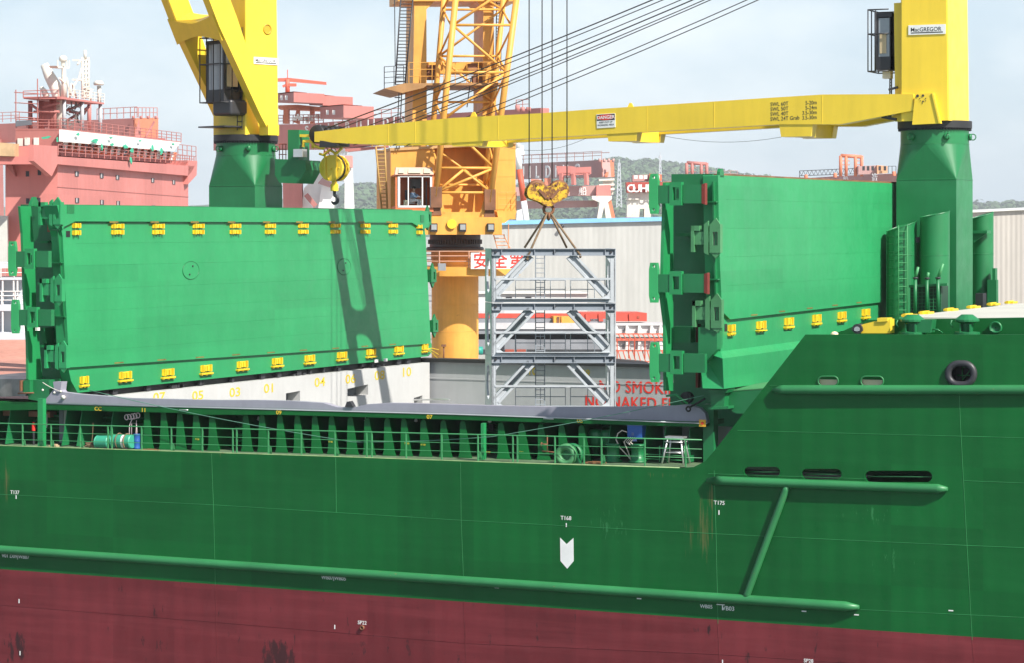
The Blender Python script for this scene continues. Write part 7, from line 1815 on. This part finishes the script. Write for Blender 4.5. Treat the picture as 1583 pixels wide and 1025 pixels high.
m = MB(); p = dk(70, 650, 75.2); m.box(p + Vector((-.08, -.05, -.22)), p + Vector((.06, .05, .2))); m.torus(p + UP * -.2, Y, .08, .02, 12, 5); tag(m.build('call_box', M['stock_pale'] if 'stock_pale' in M else M['silver']), 'small pale box on the dark structure right of the bright green post', 'box')
# roller fairlead
rf = thing('mooring_fairlead', 'round green mooring fairlead with a flared mouth on the deck edge', 'fairlead', dk(876, 720, 74.0))
c_ = at_y(875, 704, 73.85); m = MB(); m.lathe(c_ + Y * -.12, Y, [(.14, .25), (.15, .12), (.20, .03), (.28, .0), (.34, .03), (.36, .10), (.36, .32), (.14, .32)], 28); m.build('fairlead_mouth', M['pale_green'], rf)
m = MB(); m.prism([c_ + Vector((-.38, .05, -.42)), c_ + Vector((.52, .05, -.42)), c_ + Vector((.40, .05, .0)), c_ + Vector((.30, .05, .28)), c_ + Vector((-.2, .05, .30)), c_ + Vector((-.36, .05, .05))], Y * .14); m.lathe(c_ + Y * .05 + X * .16, Y, [(.33, 0), (.37, .03), (.37, .14), (.33, .16)], 24); m.prism([c_ + Vector((.40, -.0, -.1)), c_ + Vector((.46, -.0, -.1)), c_ + Vector((.58, -.0, -.42)), c_ + Vector((.52, 0, -.42))], Y * .1); m.build('fairlead_frame', M['green'], rf)
m = MB(); m.lathe(c_ + Y * .1, Y, [(0, 0), (.10, 0), (.10, .1)], 18); m.build('roller', M['dark'], rf)
bd_p = [(0, 0), (.30, 0), (.30, .05), (.22, .06), (.20, .50), (.245, .52), (.245, .57), (0, .58)]
lathe_thing('bollard', 'left of the two squat green bollards under the blue box', 'bollard', 948, 74.7, bd_p, 'green')
lathe_thing('bollard', 'right of the two squat green bollards under the blue box', 'bollard', 986, 74.7, bd_p, 'green')
mv = [(0, .0), (.12, 0), (.12, .35), (.2, .36), (.24, .42), (.24, .75), (.2, .85), (0, .88)]
lathe_thing('mushroom_vent', 'left of two dark green mushroom vents behind the bollards', 'ventilator', 921, 75.4, mv, 'green', zoff=.1)
lathe_thing('mushroom_vent', 'right of two dark green mushroom vents behind the bollards', 'ventilator', 939, 75.4, mv, 'green', zoff=.1)
bb = thing('control_box', 'blue control box hung below the coaming, pale hoses trailing from it', 'control box', at_y(981, 683, 74.75))
p = at_y(981, 669.5, 74.75); m = MB(); m.box(p + Vector((-.26, 0, -.22)), p + Vector((.26, .35, .24))); m.build('box_body', M['blue'], bb, bevel=.02)
m = MB(); m.box(p + Vector((-.28, -.02, .22)), p + Vector((.28, .37, .26))); m.box(p + Vector((-.1, -.015, -.1)), p + Vector((-.02, 0, 0))); m.box(p + Vector((-.08, -.02, -.28)), p + Vector((.06, .05, -.16))); m.build('box_lid', plain('box_trim', (.10, .14, .30), .5), bb)
m = MB(); 
for i, (dx_, l_) in enumerate(((-.2, .85), (-.05, .95), (.02, .75), (-.12, .9))):
    a = p + Vector((dx_, -.03, -.15)); m.tube([a, a + Vector((-.12, -.08, -.15)), a + Vector((.02 + .1 * i, -.08, -.45)), a + Vector((.16 + .08 * i, -.05, -l_))], .018, 6)
a = p + Vector((-.26, 0, .0)); m.tube([a, a + Vector((-.15, -.05, .06)), a + Vector((-.30, -.05, -.05)), a + Vector((-.36, -.05, -.25)), a + Vector((-.22, -.05, -.5)), a + Vector((.1, -.05, -.8)), a + Vector((.2, -.05, -.95))], .02, 6)
m.build('hose', plain('hose_buff', (.55, .50, .42), .6), bb)
ls = thing('trestle', 'silver four-legged trestle standing on the deck beside the sloping bulwark', 'trestle', dk(1045, 726, 74.6))
p = at_y(1045, 677, 74.5); zb_ = zdeck(p.x)
m = MB(); m.box(p + Vector((-.30, -.18, -.02)), p + Vector((.30, .18, .04))); m.build('trestle_top', M['silver'], ls)
for sx in (-1, 1):
    for sy in (-1, 1):
        m = MB(); m.tube([p + Vector((.22 * sx, .14 * sy, -.02)), Vector((p.x + .36 * sx, p.y + .28 * sy, zb_))], .03, 7); m.build('leg', M['silver'], ls)
for z in (.35, .68):
    m = MB(); t = z
    for sy in (-1, 1): m.tube([Vector((p.x - .33 + .1 * (1 - t) , p.y + .26 * sy - .1 * sy * t, zb_ + t)), Vector((p.x + .33 - .1 * (1 - t), p.y + .26 * sy - .1 * sy * t, zb_ + t))], .018, 6)
    m.build('rung', M['silver'], ls)
m = MB()
for py in (703, 710, 716): m.tube([at_y(998, py, 74.9), at_y(1062, py + 3, 74.9)], .018, 5)
for px in (1020, 1032, 1058): m.tube([at_y(px, 690, 74.9), at_y(px, 725, 74.9)], .03, 6)
tag(m.build('inner_rail', M['rail_green']), 'inner green guard rail behind the silver trestle', 'railing')
for px in (845, 846): pass
m = MB(); p = at_y(846, 688, 74.6); m.tube([p + UP * .3, p - UP * .25], .02, 6); m.tube([p - X * .2, p + X * .0], .03, 6); m.torus(p - X * .2, X, .05, .02, 10, 5); m.tube([p - X * .18 - UP * .22, p + X * .4 - UP * .25], .025, 6); tag(m.build('valve', M['rust']), 'small rusty valve and spindle on the side deck left of the fairlead', 'valve')
for px, py, lb in ((922, 715, 'thin rusty plank on the deck between the fairlead and the bollards'), (233, 701, 'scrap of rusty flat bar on the deck right of the blue drum')):
    p = at_y(px, py + 2, 73.95); m = MB(); m.box(Vector((p.x - .32, 73.8, zdeck(p.x) - .02)), Vector((p.x + .32, 74.0, zdeck(p.x) + .03))); m.box(Vector((p.x - .1, 73.85, zdeck(p.x) + .03)), Vector((p.x + .25, 73.95, zdeck(p.x) + .05))); tag(m.build('flat_bar', plain('rust_flat', (.30, .14, .06), .8)), lb, 'flat bar')
# thin mooring-style line draped along the coaming
a, b, c2, d2 = at_y(138, 604, 74.6), at_y(545, 684, 73.7), at_y(760, 676, 73.7), at_y(1088, 612, 74.4)
def sag(p, q, s, n=14): return [p.lerp(q, t / n) - UP * (s * 4 * (t / n) * (1 - t / n)) for t in range(n + 1)]
m = MB(); m.tube(sag(a, b, .10) + sag(b, c2, .05)[1:] + sag(c2, d2, .06)[1:], .012, 6); tag(m.build('messenger_line', M['rope']), 'thin green line draped along the coaming and down to the rail', 'line')
m = MB(); m.tube(sag(at_y(66, 592, 74.6), at_y(94, 606, 74.6), .03), .012, 5); m.lathe(at_y(98, 615, 74.9), Y * -1, [(0, -.05), (.06, -.05), (.08, .05), (0, .06)], 12)
for px, py in ((66, 604), (84, 608), (94, 606)): m.lathe(at_y(px, py, 74.6), Y * -1, [(0, -.02), (.05, 0), (0, .05)], 10)
tag(m.build('lamp_string', M['rusty_white']), 'short cable with small white bulbs at the foot of the left cover', 'cable')
m = MB(); p = at_x(640, 620, -53.1); m.tube([at_x(640, 619, -53.1), at_y(695, 618.5, 95)], .04, 6); tag(m.build('boarding_pole', M['silver']), 'pale pole sticking out of the recess at the far end of the white hatch wall', 'pole')
